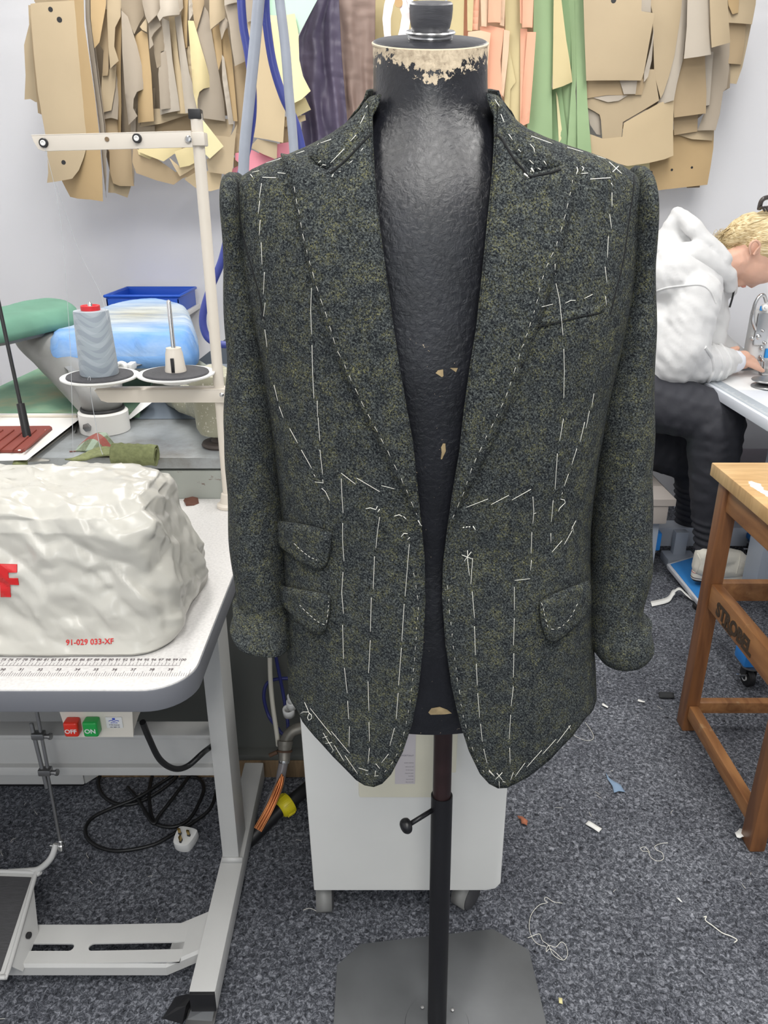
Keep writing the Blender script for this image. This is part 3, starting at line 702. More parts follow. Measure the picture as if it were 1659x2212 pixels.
# ================================================================ left work table
TX = -.265
speck = mat('laminate_speckle', srgb(208, 206, 204), .45, var=.10, vscale=220)
edge_m = mat('grey_edge_band', srgb(106, 108, 114), .5, var=.03)
T = thing('sewing_table', 'industrial sewing table with speckled white top, ruler edge and grey steel legs', 'table', (-.75, 1.2, 0))
def tpoly(x0, y0, x1, y1, r, n=10):
    out = [(x0, y0)]
    for i in range(n+1):
        a = R(-90+90*i/n); out.append((x1-r+r*math.cos(a), y0+r+r*math.sin(a)))
    out += [(x1, y1), (x0, y1)]; return out
tp = tpoly(-1.5, .866, TX, 1.566, .065)
tt = prism('tabletop', tp, .7185, .7500, speck, T, .002)
tp2 = tpoly(-1.501, .8645, TX+.0015, 1.567, .066)
prism('edge_band', tp2, .7135, .7478, edge_m, tt, .0025)
ink = mat('ruler_ink', srgb(96, 88, 90), .7, var=.05)
V, F = [], []
def bar2(x0, y0, x1, y1, z=.7501, h=.0002):
    b0 = len(V); V.extend([(x0, y0, z), (x1, y0, z), (x1, y1, z), (x0, y1, z), (x0, y0, z+h), (x1, y0, z+h), (x1, y1, z+h), (x0, y1, z+h)])
    F.extend([(b0+3, b0+2, b0+1, b0), (b0+4, b0+5, b0+6, b0+7), (b0, b0+1, b0+5, b0+4), (b0+1, b0+2, b0+6, b0+5), (b0+2, b0+3, b0+7, b0+6), (b0+3, b0, b0+4, b0+7)])
x100 = PZ(390, 1432, .75).x; yb = PZ(390, 1438, .75).y
cm = .01026
bar2(x100-60*cm, yb-.0002, x100+.0004, yb+.0003)
for i in range(0, 300):
    x = x100-i*cm/2
    if x < -.95: break
    L_ = .0125 if i % 2 == 0 else .0065; bar2(x-.00025, yb, x+.00025, yb+L_)
x39 = PZ(370, 1450, .75).x; inch = .0262; y2 = yb-.010
for i in range(-8, 300):
    x = x39-i*inch/8
    if x < -.95: break
    L_ = .0165 if i % 8 == 0 else (.012 if i % 4 == 0 else .008); bar2(x-.00022, y2-.016, x+.00022, y2-.016+L_)
fromvf('ruler_marks', V, F, ink, tt, False)
for i in range(0, 27):
    text('ruler_number', str(100-i), .0075, ink, frame((x100-i*cm+.0008, yb+.0125, .7502), (1, 0, 0), (-.25, 1, 0)), tt, .00008, .0002, 'CENTER')
for i in range(0, 11):
    text('ruler_number', str(39-i), .0075, ink, frame((x39-i*inch-.002, y2-.002, .7502), (1, 0, 0), (-.2, 1, 0)), tt, .00008, .0002, 'CENTER')
# legs
lx0, lx1 = -.337, -.302
up = box('leg_upright', (lx0, 1.203, .085), (lx1, 1.285, .7135), grey_paint, T, .004)
ft = box('foot_rail', (-.341, .917, .035), (-.294, 1.50, .083), grey_paint, T, .004)
box('end_cap', (-.3395, .912, .037), (-.2955, .918, .081), black_pl, ft, .001)
box('bracket', (lx0-.01, 1.10, .695), (lx1+.01, 1.39, .7135), grey_paint, T, .003)
V, F = loft_vf([[(-.338+.043*a, 1.198-.004*b, .083+.004*c) for a, b, c in ((0, 0, 0), (1, 0, 0), (1, 1, 0), (0, 1, 0))], [(-.338+.043*a, 1.203-.001*b, .090) for a, b, c in ((0, 0, 0), (1, 0, 0), (1, 1, 0), (0, 1, 0))]])
fromvf('weld_seam', V, F, grey_paint, ft)
cst = box('levelling_foot', (-.352, .905, .006), (-.30, .955, .012), steel, T, .002)
V, F = loft_vf([[(-.350, .915, .012), (-.305, .912, .012), (-.305, .95, .012), (-.350, .95, .012)], [(-.340, .925, .036), (-.300, .925, .036), (-.300, .955, .036), (-.340, .955, .036)]])
fromvf('foot_bracket', V, F, steel, cst, False)
box('pad', (-.35, .908, 0), (-.302, .953, .006), black_pl, cst, .001)
V, F = loft_vf([[(-.398, .925, .0), (-.36, .915, .0), (-.345, .945, .0), (-.385, .965, .0)], [(-.372, .93, .022), (-.352, .925, .034), (-.345, .945, .034), (-.36, .955, .022)]])
fromvf('brake_pedal', V, F, black_pl, cst, False)
# far end legs (left, outside the picture, hold the table up)
box('leg_upright', (-1.42, 1.203, .085), (-1.385, 1.285, .7135), grey_paint, T, .004); box('foot_rail', (-1.425, .917, .0), (-1.38, 1.48, .083), grey_paint, T, .004)
sb = box('stretcher_beam', (-1.40, 1.248, .293), (lx0, 1.285, .369), grey_paint, T, .003)
box('stretcher_flange', (-1.40, 1.236, .275), (lx0, 1.285, .296), grey_paint, sb, .003)
box('stretcher_flange', (-1.40, 1.240, .362), (lx0, 1.285, .373), grey_paint, sb, .003)
# treadle cross bar with real slots
yF, yR, zt = .985, 1.066, .062
V, F = [], []
xs = [-1.36, PZ(55, 2042, zt).x-.06, PZ(160, 2045, zt).x, PZ(192, 2045, zt).x, PZ(396, 2052, zt).x, PZ(416, 2055, zt).x, -.341]
s0, s1 = PZ(250, 2054, zt).y, PZ(250, 2038, zt).y
ys = [yF, s0, s1, yR]
bm = bmesh.new(); th = .003
def zz(x): return zt if x < -.40 else zt+.012*min(1, (x+.40)/.06)
def slab(x0, x1, y0, y1):
    for (a, b_) in ((x0, x1),):
        vs = []
        for (x, y) in ((a, y0), (b_, y0), (b_, y1), (a, y1)):
            vs.append(bm.verts.new((x, y+(.02 if x > -.345 else 0), zz(x)))); 
        lo = [bm.verts.new(v.co-Vector((0, 0, th))) for v in vs]
        bm.faces.new(vs); bm.faces.new(lo[::-1])
        for i in range(4): bm.faces.new((vs[i], lo[i], lo[(i+1) % 4], vs[(i+1) % 4]))
xs2 = [-1.36, xs[1], xs[2], xs[3], xs[4], -.400, -.341]
def slotpoly(x0, x1, y0, y1):
    pass
for i in range(len(xs2)-1):
    if i in (1, 3):
        slab(xs2[i], xs2[i+1], yF, s0); slab(xs2[i], xs2[i+1], s1, yR)
    else: slab(xs2[i], xs2[i+1], yF, yR)
# rounded slot ends
for (xe, sg) in ((xs2[2], -1), (xs2[3], 1), (xs2[4], -1)):
    r_ = (s1-s0)/2; cy = (s0+s1)/2
    for q in (-1, 1):
        pts = [(xe, cy+q*r_)]+[(xe+sg*(r_-r_*math.cos(R(a))) , cy+q*r_*math.sin(R(a))) for a in (0, 30, 60, 90)]
        vs = [bm.verts.new((x, y, zt)) for x, y in pts[:1]+pts[1:]]
        lo = [bm.verts.new(v.co-Vector((0, 0, th))) for v in vs]
        try: bm.faces.new(vs); bm.faces.new(lo)
        except Exception: pass
        for i in range(len(vs)):
            bm.faces.new((vs[i], lo[i], lo[(i+1) % len(vs)], vs[(i+1) % len(vs)]))
# front lip
def lip(x0, x1, y):
    a = [(x0, y, zz(x0)), (x1, y+(.02 if x1 > -.345 else 0), zz(x1)), (x1, y-.004+(.02 if x1 > -.345 else 0), zz(x1)-.006), (x0, y-.004, zz(x0)-.006)]
    b_ = [(x0, y-.004, zz(x0)-.026), (x1, y-.004+(.02 if x1 > -.345 else 0), zz(x1)-.026)]
    vs = [bm.verts.new(p) for p in a+b_]
    bm.faces.new(vs[:4]); bm.faces.new((vs[3], vs[2], vs[5], vs[4]))
    v2 = [bm.verts.new(Vector(p)+Vector((0, .003, -.001))) for p in (a[3], a[2], b_[1], b_[0])]; bm.faces.new(v2)
    bm.faces.new((vs[4], vs[5], v2[2], v2[3]))
lip(-1.36, -.400, yF); lip(-.400, -.341, yF)
bmesh.ops.remove_doubles(bm, verts=bm.verts, dist=.0002); bmesh.ops.recalc_face_normals(bm, faces=bm.faces)
me = bpy.data.meshes.new('cb'); bm.to_mesh(me); bm.free(); cbar = obj('treadle_bar', me, grey_paint, T, False)
# treadle pedal
Pt = [PZ(-60, 1880, .115), PZ(70, 1882, .115), PZ(78, 1900, .113), PZ(2, 2100, .078), PZ(-100, 2104, .078)]
def q3(px, py, z): return PZ(px, py, z)
a, b_, c_, d_ = q3(-170, 1880, .118), q3(80, 1888, .118), q3(8, 2108, .085), q3(-260, 2108, .085)
ped = thing('x', None, None); bpy.data.objects.remove(ped)
rub = mat('ribbed_rubber', srgb(62, 62, 64), .7, var=.22, vscale=50, stretch=(1, 12, 1), bump=.3, bscale=120)
def quadslab(name, P, th_, m, parent, bev=.004, ins=0):
    P = [Vector(p) for p in P]; cen = sum(P, Vector())/len(P)
    if ins: P = [p+(cen-p).normalized()*ins for p in P]
    n = (P[1]-P[0]).cross(P[2]-P[1]).normalized()
    if n.z < 0: n = -n
    bm = bmesh.new(); vs = [bm.verts.new(p) for p in P]; f = bm.faces.new(vs); r = bmesh.ops.extrude_face_region(bm, geom=[f])
    for v in [g for g in r['geom'] if isinstance(g, bmesh.types.BMVert)]: v.co -= n*th_
    bmesh.ops.recalc_face_normals(bm, faces=bm.faces)
    if bev: bmesh.ops.bevel(bm, geom=bm.edges[:], offset=bev, segments=2, profile=.6, affect='EDGES')
    me = bpy.data.meshes.new('q'); bm.to_mesh(me); bm.free(); return sharp(obj(name, me, m, parent), 40)
tr = quadslab('treadle', [a, b_, c_, d_], .010, grey_paint, T, .004)
quadslab('tread_mat', [Vector(p)+Vector((0, 0, .0012)) for p in (a, b_, c_, d_)], .003, rub, tr, .001, .011)
tube('treadle_rim', [a+Vector((0, .003, 0)), b_+Vector((-.012, .003, .001)), b_+Vector((-.002, -.004, .001)), b_+Vector((0, -.014, 0)), c_+Vector((.003, .012, 0)), c_+Vector((-.002, 0, 0)), c_+Vector((-.014, -.003, 0)), d_], .0042, grey_paint, tr, 10, 3)
quadslab('side_plate', [b_+Vector((.001, -.02, -.002)), c_+Vector((.004, .02, -.002)), c_+Vector((.016, .03, -.03)), (b_+c_)/2+Vector((.022, .01, -.038))], .003, grey_paint, tr, .001)
pv = (b_+c_)/2+Vector((.016, -.012, -.020)); lathe('pivot_hole', [(.006, -.0025), (.006, .0015), (.002, .001)], pv, black_pl, tr, (.95, -.2, .25), 20)
arm_e = PZ(124, 1826, .175)
tube('crank_arm', [b_+Vector((-.06, .006, 0)), b_+Vector((-.02, .008, 0)), b_+Vector((.005, .006, .008)), b_.lerp(arm_e, .55)+Vector((.008, -.004, .005)), arm_e+Vector((-.002, .0, .004))], [.005, .006, .0065, .0062, .0055], grey_paint, tr, 10, 5)
jn = lathe('ball_joint', [(.003, -.008), (.0065, -.006), (.0065, .004), (.0045, .006), (.0045, .014), (.003, .016)], arm_e+Vector((.008, -.002, -.001)), chrome, tr, (.1, .05, 1), 16)
tube('joint_bolt', [arm_e+Vector((-.014, 0, 0)), arm_e+Vector((.012, -.002, -.002))], .003, chrome, jn, 10)
rt = PY(75, 1538, 1.12); rb = arm_e+Vector((.008, -.002, .008))
# rod: upper and lower halves lying side by side in two clamps
def on(t): return rb.lerp(Vector((PY(75, 1538, 1.20))), t)
rodt = Vector(PY(75, 1520, 1.20))
def rp(py, dxp=0):
    t = (1826-py)/(1826-1520); return rb.lerp(rodt, t)+Vector((dxp*.0008, 0, 0))
tube('connecting_rod', [rb, rp(1660)], .0030, steel, T, 12)
rd2 = tube('connecting_rod', [rp(1700, -3)+Vector((-.003, -.002, 0)), rp(1560, -12)+Vector((-.003, -.002, 0))], .0040, steel, T, 12)
rd3 = tube('connecting_rod', [rp(1668, 3), rodt+Vector((.001, 0, .02))], .0034, steel, T, 12)
for py in (1585, 1663):
    p = rp(py, -3)
    cl = box('rod_clamp', p+Vector((-.012, -.010, -.007)), p+Vector((.012, .006, .007)), steel, rd3, .003)
    lathe('clamp_bolt', [(.0045, 0), (.0045, .010), (.0065, .0105), (.0065, .014), (.003, .0145)], p+Vector((.011, -.003, -.002)), steel, cl, (1, -.15, .1), 12)
# on/off switch box screwed under the table edge
sx0, sx1 = PY(122, 1560, .99).x, PY(304, 1560, .99).x
zb_, zt_ = PY(200, 1588, .985).z, .7125
sw_m = mat('switch_box_ivory', srgb(222, 216, 204), .4, var=.02)
swb = box('switch_box', (PY(118, 1540, .985).x+.016, .99, zb_+.002), (PY(298, 1540, .985).x-.016, 1.07, zt_), sw_m, T, .004)
def swp(px, py, Y=.985): return PY(px, py, Y)
fx0, fx1 = PY(118, 1540, .985).x, PY(298, 1540, .985).x
V, F = loft_vf([[(fx0, .983, zt_), (fx1, .983, zt_), (fx1-.012, .983, zb_-.002), (fx0+.014, .983, zb_-.002)], [(fx0+.002, .995, zt_), (fx1-.002, .995, zt_), (fx1-.014, .995, zb_), (fx0+.016, .995, zb_)]])
fp = fromvf('front_frame', V, F, sw_m, swb, False)
V, F = loft_vf([[(fx1-.003, .995, zt_), (fx1-.010, 1.075, zt_), (fx1-.020, 1.07, zb_+.004), (fx1-.015, .995, zb_)], [(fx0+.01, .995, zt_), (fx0+.01, 1.075, zt_), (fx0+.02, 1.07, zb_+.004), (fx0+.02, .995, zb_)]])
fromvf('box_shell', V, F, sw_m, swb, False)
def button(name, px0, py0, px1, py1, m, txt):
    a = PY(px0, py0, .983); b_ = PY(px1, py1, .983)
    o = box(name, (a.x, .966, b_.z), (b_.x, .984, a.z), m, swb, .004, seg=3)
    text('lettering', txt, (a.z-b_.z)*.40, white_pl, frame(((a.x+b_.x)/2, .9657, b_.z+(a.z-b_.z)*.30), (1, 0, 0), (0, 0, 1)), o, .0003, .0002, 'CENTER')
button('off_button', 143, 1548, 179, 1578, mat('red_button', srgb(222, 52, 34), .3, var=.03), 'OFF')
button('on_button', 184, 1547, 221, 1578, mat('green_button', srgb(34, 160, 74), .3, var=.03), 'ON')
a = PY(228, 1548, .983); b_ = PY(267, 1571, .983)
pl = box('label_plate', (a.x, .981, b_.z), (b_.x, .9835, a.z), white_pl, swb, .0005)
blu = mat('blue_ink', srgb(40, 70, 190), .6, var=.05); gin = mat('grey_ink', srgb(90, 90, 110), .6, var=.05)
mx = (a.x+b_.x)/2; hh = a.z-b_.z
for i, (tx, sz, m_) in enumerate((('■', .004, blu), ('Switch', .0042, blu), ('SWITCH', .0028, blu), ('TYPE DLB-361', .0028, gin), ('10A 380V CE', .0028, gin))):
    if i == 0:
        box('emblem', (mx-.0022, .9803, a.z-.0045), (mx+.0022, .981, a.z-.0012), blu, pl, .0005); continue
    if i == 1: tube('emblem', [(mx-.008, .9805, a.z-hh*.34), (mx-.004, .9805, a.z-hh*.26), (mx, .9805, a.z-hh*.36), (mx+.004, .9805, a.z-hh*.27), (mx+.008, .9805, a.z-hh*.33)], .0005, blu, pl, 5, 4); continue
    text('label_text', tx, sz, m_, frame((mx, .9808, a.z-hh*(.10+.2*i)-.001), (1, 0, 0), (0, 0, 1)), pl, .0001, .00005, 'CENTER')
# ---------------------------------------------------------------- crumpled dust cover
cov = mat('dust_cover_vinyl', srgb(184, 182, 174), .28, var=.012, vscale=7, spec=.55)
def cov_prof():
    rings = []
    # rounded rectangle rings from hem to top; right end at x=-.31
    spec_ = [(.751, -1.30, -.316, .935, 1.235), (.757, -1.30, -.312, .930, 1.238), (.775, -1.30, -.300, .938, 1.232), (.81, -1.29, -.300, .948, 1.215), (.86, -1.29, -.312, .950, 1.20), (.90, -1.29, -.322, .950, 1.195), (.935, -1.28, -.328, .955, 1.19), (.955, -1.27, -.336, .966, 1.182), (.968, -1.26, -.348, .985, 1.170), (.974, -1.24, -.372, 1.01, 1.15), (.976, -1.2, -.42, 1.05, 1.12), (.977, -1.1, -.5, 1.07, 1.10)]
    z_ = np.linspace(0, len(spec_)-1, 120); S_ = np.array(spec_)
    for t in z_:
        v = [float(np.interp(t, range(len(spec_)), S_[:, i])) for i in range(5)]; v[3] += .010
        rings.append(v)
    return rings
V = []; NR = 620
RG = cov_prof()
for (z, x0, x1, y0, y1) in RG:
    r = min(.055, (y1-y0)/2*.9); P = rrect(x0, y0, x1, y1, r, 10)
    Ls = [0]; 
    for i in range(len(P)): Ls.append(Ls[-1]+math.dist(P[i], P[(i+1) % len(P)]))
    # parametrise finely on the visible front/right
    for k in range(NR):
        s = Ls[-1]*k/NR; i = max(j for j in range(len(P)) if Ls[j] <= s); t = (s-Ls[i])/max(1e-9, Ls[i+1]-Ls[i]); a = P[i]; b_ = P[(i+1) % len(P)]
        V.append(Vector((a[0]*(1-t)+b_[0]*t, a[1]*(1-t)+b_[1]*t, z)))
F = []
for i in range(len(RG)-1):
    for k in range(NR):
        a = i*NR+k; b_ = i*NR+(k+1) % NR; F.append((a, b_, b_+NR, a+NR))
F.append(tuple((len(RG)-1)*NR+k for k in range(NR)))
me = M_(V, F); bm = bmesh.new(); bm.from_mesh(me); bmesh.ops.recalc_face_normals(bm, faces=bm.faces); bm.normal_update()
def ridge(p, s):
    q = p*s; return 1-2*abs(noise.noise(q+Vector((noise.noise(q*1.7)*.6, noise.noise(q*1.7+Vector((5, 5, 5)))*.6, 0))))
def cell(p, s):
    d, pts = noise.voronoi(p*s); return d[1]-d[0]
def crumple(seed, cell_, W, H):
    """creased-sheet height field: random heights joined by flat facets"""
    rnd = random.Random(seed); P = []; h = []
    for i in range(-1, int(W/cell_)+2):
        for k in range(-1, int(H/cell_)+2):
            P.append(Vector(((i+rnd.uniform(-.45, .45))*cell_, (k+rnd.uniform(-.45, .45))*cell_))); h.append(rnd.uniform(-1, 1))
    r = geometry.delaunay_2d_cdt(P, [], [], 0, 1e-6); mp_ = {}
    vv = []
    for q, orig in zip(r[0], r[3]): vv.append((q.x, q.y, h[orig[0]] if orig else 0))
    bv = BVHTree.FromPolygons(vv, r[2])
    return lambda x, y: (lambda t: t[0].z if t[0] is not None else 0)(bv.ray_cast(Vector((x, y, 5)), Vector((0, 0, -1))))
c1_, c2_, c3_ = crumple(3, .062, 3.2, .6), crumple(8, .030, 3.2, .6), crumple(5, .014, 3.2, .6)
bm.verts.ensure_lookup_table(); cum = [0]
for i in range(1, len(RG)): cum.append(cum[-1]+math.hypot(RG[i][0]-RG[i-1][0], RG[i][4]-RG[i-1][4])+.0005)
for v in bm.verts:
    row, k = divmod(v.index, NR)
    p = v.co; s_ = 2.6*k/NR; t_ = cum[row]; a = min(1, max(0, (p.z-.753)/.03))
    nn = v.normal; wx, wy, wz = abs(nn.x)**3, abs(nn.y)**3, abs(nn.z)**3; ws = wx+wy+wz; X_, Y_, Z_ = p.x+1.5, p.y-.8, p.z-.72; h = 0
    for (w_, a_, b2_) in ((wx/ws, Y_+.1, Z_), (wy/ws, X_+.3*Z_, Z_), (wz/ws, X_+.1*Y_, Y_)):
        if w_ > .02: h += w_*(.0085*c1_(a_, b2_)+.0062*c2_(a_+b2_*.5, b2_)+.0030*c3_(a_, b2_))
    v.co = p+v.normal*h*(.15+.85*a)
me2 = bpy.data.meshes.new('cv'); bm.to_mesh(me2); bm.free()
cover = tag(obj('dust_cover', me2, cov, None), 'crumpled off-white plastic dust cover with a red letter on the speckled table', 'cover')
# folded-up hem band along the bottom
V = []; F = []
hem = [PZ(-40, 1417, .7535), PZ(60, 1414, .7535), PZ(200, 1402, .7535), PZ(300, 1397, .7535), PZ(355, 1392, .7535), PZ(385, 1345, .7535), PZ(412, 1305, .7535), PZ(444, 1262, .7535), PZ(450, 1240, .757)]
hs = smooth_path(hem, 8)
for i, p in enumerate(hs):
    t = i/len(hs); hgt_ = .006+.022*max(0, math.sin(math.pi*max(0, t-.35)/.65))+.003*noise.noise(p*30)
    inn = Vector((-.012, .012, 0)) if t > .4 else Vector((0, .010, 0))
    V += [p, p+inn*.35+Vector((0, 0, hgt_)), p+inn*.6+Vector((0, 0, hgt_+.001)), p+inn+Vector((0, 0, -.0))]
for i in range(len(hs)-1):
    for k in range(4): a = i*4+k; b_ = i*4+(k+1) % 4; F.append((a, b_, b_+4, a+4))
F += [(0, 1, 2, 3), tuple(len(hs)*4-4+k for k in range(4))]
fromvf('hem_fold', V, F, cov, cover)
BC = bvh([cover]); red = mat('red_print', srgb(200, 26, 30), .5, var=.05)
def printed(txt, pxy, size, ang, name, m=red, bold=0, shear=0, bv=BC, par=cover, sub=1):
    """lettering printed on a curved surface: laid flat near it, then pressed on"""
    me = text_mesh(txt, size, 0, bold, 'LEFT', shear); bm = bmesh.new(); bm.from_mesh(me)
    for _ in range(sub): bmesh.ops.subdivide_edges(bm, edges=bm.edges[:], cuts=2, use_grid_fill=True)
    bmesh.ops.triangulate(bm, faces=bm.faces); ca, sa = math.cos(ang), math.sin(ang)
    for v in bm.verts:
        x, y = v.co.x*ca-v.co.y*sa, v.co.x*sa+v.co.y*ca; h, n = cast(bv, pxy[0]+x, pxy[1]-y)
        v.co = h-ray(pxy[0]+x, pxy[1]-y).normalized()*.0012 if h is not None else PY(pxy[0]+x, pxy[1]-y, .95)
    geo = bmesh.ops.extrude_face_region(bm, geom=bm.faces[:])
    for v in [g for g in geo['geom'] if isinstance(g, bmesh.types.BMVert)]: v.co.y += .0006
    bm.to_mesh(me); bm.free(); return obj(name, me, m, par, False)
def fpoly():   # the red capital at the left edge of the cover, only its right part is in the picture
    P = [(-34, 1219), (36, 1220), (36, 1237), (17, 1237), (18, 1250), (38, 1250), (40, 1264), (21, 1263), (23, 1290), (1, 1290), (0, 1264), (-8, 1262), (-8, 1219)]
    bm = bmesh.new(); vs = [bm.verts.new((x, y, 0)) for x, y in P]; f = bm.faces.new(vs); bmesh.ops.triangulate(bm, faces=[f])
    bmesh.ops.subdivide_edges(bm, edges=bm.edges[:], cuts=5, use_grid_fill=True)
    for v in bm.verts:
        h, n = cast(BC, v.co.x, v.co.y); v.co = (h-ray(v.co.x, v.co.y).normalized()*.0022)
    g = bmesh.ops.extrude_face_region(bm, geom=bm.faces[:])
    for v in [q for q in g['geom'] if isinstance(q, bmesh.types.BMVert)]: v.co.y += .002
    me = bpy.data.meshes.new('f'); bm.to_mesh(me); bm.free(); obj('red_letter', me, red, cover, False)
fpoly()
printed('91-029 033-XF', (142, 1394), 17, .03, 'printed_number', bold=.1)
# leather scrap at the table's back edge
lz = [PZ(404, 1070, .7515), PZ(428, 1080, .7515), (PZ(430, 1086, .7515)), PZ(418, 1091, .7515), PZ(402, 1092, .7515), PZ(396, 1080, .7515)]
V = [p+Vector((0, 0, .006*math.sin(i*2))) for i, p in enumerate(lz)]+[p+Vector((0, 0, -.001)) for p in lz]
F = [tuple(range(6)), tuple(range(6, 12))[::-1]]+[(i, (i+1) % 6, (i+1) % 6+6, i+6) for i in range(6)]
tag(fromvf('leather_scrap', V, F, mat('brown_leather', srgb(96, 60, 48), .5, var=.2, vscale=40), None, False), 'small frayed brown leather scrap beside the plastic dust cover', 'scrap')
# ---------------------------------------------------------------- thread stand
YS = 1.52
ts = thing('thread_stand', 'cream two-spool thread stand on a tall post behind the dust cover', 'thread stand', (-.33, YS, .75))
pa, pb = PY(425, 262, YS), Vector((-.331, YS, .751))
post = tube('post', [pb, pa+Vector((0, 0, .012))], .0105, cream, ts, 20)
cp_ = PY(423, 246, YS); 
box('post_cap', (cp_.x-.0115, YS-.0115, PY(423, 258, YS).z), (cp_.x+.0105, YS+.0115, PY(423, 236, YS).z), black_pl, post, .002)
lathe('clamp_base', [(.025, -.0), (.025, .006), (.018, .01), (.014, .03), (.011, .032)], (pb.x, pb.y, .7505), cream, ts)
z0, z1 = PY(300, 317, YS-.018).z, PY(300, 290, YS-.018).z
zc_ = (z0+z1)/2
e0 = PY(72, 309, YS-.03); e1 = PY(415, 300, YS-.014)
ar = []
d = (e1-e0).normalized(); ux = d; uz = Vector((0, 0, 1)); 
poly = [(0, .0125), (.285, .0125), (.285, -.0135), (.018, -.0135), (.008, -.010), (.002, .002)]
m_ = frame(e0, d, uz)
arm = prism('cross_arm', [(p[0]*(e1-e0).length/.285, p[1]) for p in poly][::-1], -.002, .004, cream, ts, .001, m_)
prism('arm_flange', [(.0, .0105), ((e1-e0).length, .0105), ((e1-e0).length, .0128), (.0, .0128)], -.012, .004, cream, arm, .0005, m_)
def eyelet(px, py, hole=False):
    p = PY(px, py, YS-.02-(.01 if px < 150 else .004)); n = m_.to_3x3() @ Vector((0, 0, 1))
    if n.y > 0: n = -n
    if hole: lathe('arm_hole', [(.0038, 0), (.0038, .0012), (.001, .0012)], p+n*.003, mat('hole_shadow', srgb(120, 100, 76), .8), arm, n, 20); return
    e = lathe('eyelet', [(.0078, -.002), (.0078, .004), (.0068, .0052), (.0045, .0052)], p+n*.002, black_pl, arm, n, 28)
    lathe('eyelet_bush', [(.0045, .0), (.0045, .0072), (.0028, .0076), (.0016, .0060), (.001, .0060)], p+n*.002, white_pl, e, n, 24)
eyelet(96, 309); eyelet(297, 299); eyelet(232, 301, True)
p = PY(407, 301, YS-.02); lathe('screw', [(.0062, 0), (.0062, .001), (.004, .003), (.001, .0032)], p, chrome, arm, (0, -1, .1), 20)
box('arm_collar', (PY(418, 300, YS).x-.002, YS-.016, PY(420, 316, YS).z), (PY(446, 300, YS).x, YS+.014, PY(420, 286, YS).z), cream, arm, .003)
# spool arm
q0, q1 = PY(207, 855, YS-.02), PY(490, 855, YS-.012)
m2 = frame(q0, (q1-q0), uz); LL_ = (q1-q0).length
sa_ = prism('spool_arm', [(0, .012), (LL_, .014), (LL_, -.013), (.022, -.013), (.010, -.009)][::-1], -.002, .004, cream, ts, .001, m2)
prism('arm_flange', [(0, .010), (LL_, .012), (LL_, .0142), (0, .0122)], -.028, .004, cream, sa_, .0005, m2)
lathe('screw', [(.0048, 0), (.0048, .001), (.003, .0025), (.001, .0027)], PY(479, 853, YS-.026), chrome, sa_, (0, -1, .1), 20)
felt = mat('grey_felt', srgb(72, 72, 75), .95, var=.12, vscale=150, bump=.3, bscale=300)
def spoolplate(px, py):
    c = PY(px, py, YS-.025)
    pl_ = lathe('spool_plate', [(.02, -.012), (.03, -.012), (.032, -.006), (.055, -.004), (.070, .001), (.0745, .0035), (.0745, .006), (.071, .005), (.01, .003)], c, white_pl, ts, seg=64)
    lathe('felt_pad', [(.012, .003), (.062, .0042), (.0635, .006), (.0625, .0085), (.012, .0095)], c, felt, pl_, seg=64); return c, pl_
c1, p1 = spoolplate(217, 818); c2, p2 = spoolplate(381, 812)
t1 = PY(197, 652, YS-.025); t1.x = c1.x-.003
tube('spindle', [c1, Vector((c1.x, c1.y, t1.z-.003)), Vector((c1.x, c1.y, t1.z)), ], [.0042, .0042, .002], chrome, p1, 16)
t2 = PY(371, 648, YS-.025)
tube('spindle', [c2, Vector((c2.x, c2.y, t2.z-.003)), Vector((c2.x, c2.y, t2.z))], [.0042, .0042, .002], chrome, p2, 16)
lathe('spool_seat', [(.0205, .0095), (.0205, .013), (.019, .020), (.0165, .045), (.015, .050), (.0145, .055), (.006, .0555)], c2, cream, p2, seg=24)
box('seat_slot', (c2.x-.003, c2.y-.0215, c2.z+.0105), (c2.x+.0035, c2.y-.0175, c2.z+.038), black_pl, p2, .0005)
# cone of grey thread
thm = bpy.data.materials.new('wound_thread'); thm.use_nodes = True; nt = thm.node_tree; L = nt.links; b = nt.nodes['Principled BSDF']; b.inputs['Roughness'].default_value = .6; b.inputs['Sheen Weight'].default_value = .2
tc = nd(nt, 'ShaderNodeTexCoord'); sx = nd(nt, 'ShaderNodeSeparateXYZ'); L.new(tc.outputs['Object'], sx.inputs[0])
ang = mth('ARCTAN2', mth('SUBTRACT', sx.outputs[0], c1.x), mth('SUBTRACT', c1.y, sx.outputs[1]))
band = mth('SINE', mth('ADD', mth('MULTIPLY', sx.outputs[2], 330), mth('MULTIPLY', mth('SINE', mth('MULTIPLY', ang, 3)), 2.6)))
band2 = mth('SINE', mth('ADD', mth('MULTIPLY', sx.outputs[2], 210), mth('MULTIPLY', mth('SINE', mth('ADD', mth('MULTIPLY', ang, 2), 1)), 3.4)))
c_ = ramp(nt, mth('ADD', mth('MULTIPLY', mth('GREATER_THAN', band, .1), .5), mth('MULTIPLY', mth('GREATER_THAN', band2, .3), .5)), [(0, srgb(140, 150, 160)), (.5, srgb(152, 162, 170)), (1, srgb(162, 171, 179))])
L.new(c_, b.inputs['Base Color'])
bw = mth('SINE', mth('MULTIPLY', sx.outputs[2], 9000)); bp = nd(nt, 'ShaderNodeBump', Strength=.2, Distance=.0005); L.new(bw, bp.inputs['Height']); L.new(bp.outputs[0], b.inputs['Normal'])
cone = thing('thread_cone', 'large cone of grey sewing thread on the left spindle of the thread stand', 'thread', tuple(c1+Vector((0, 0, .01))))
lathe('thread_winding', [(.012, .0095), (.0355, .0095), (.0365, .012), (.0325, .128), (.0315, .131), (.015, .1315)], c1, thm, cone, seg=64)
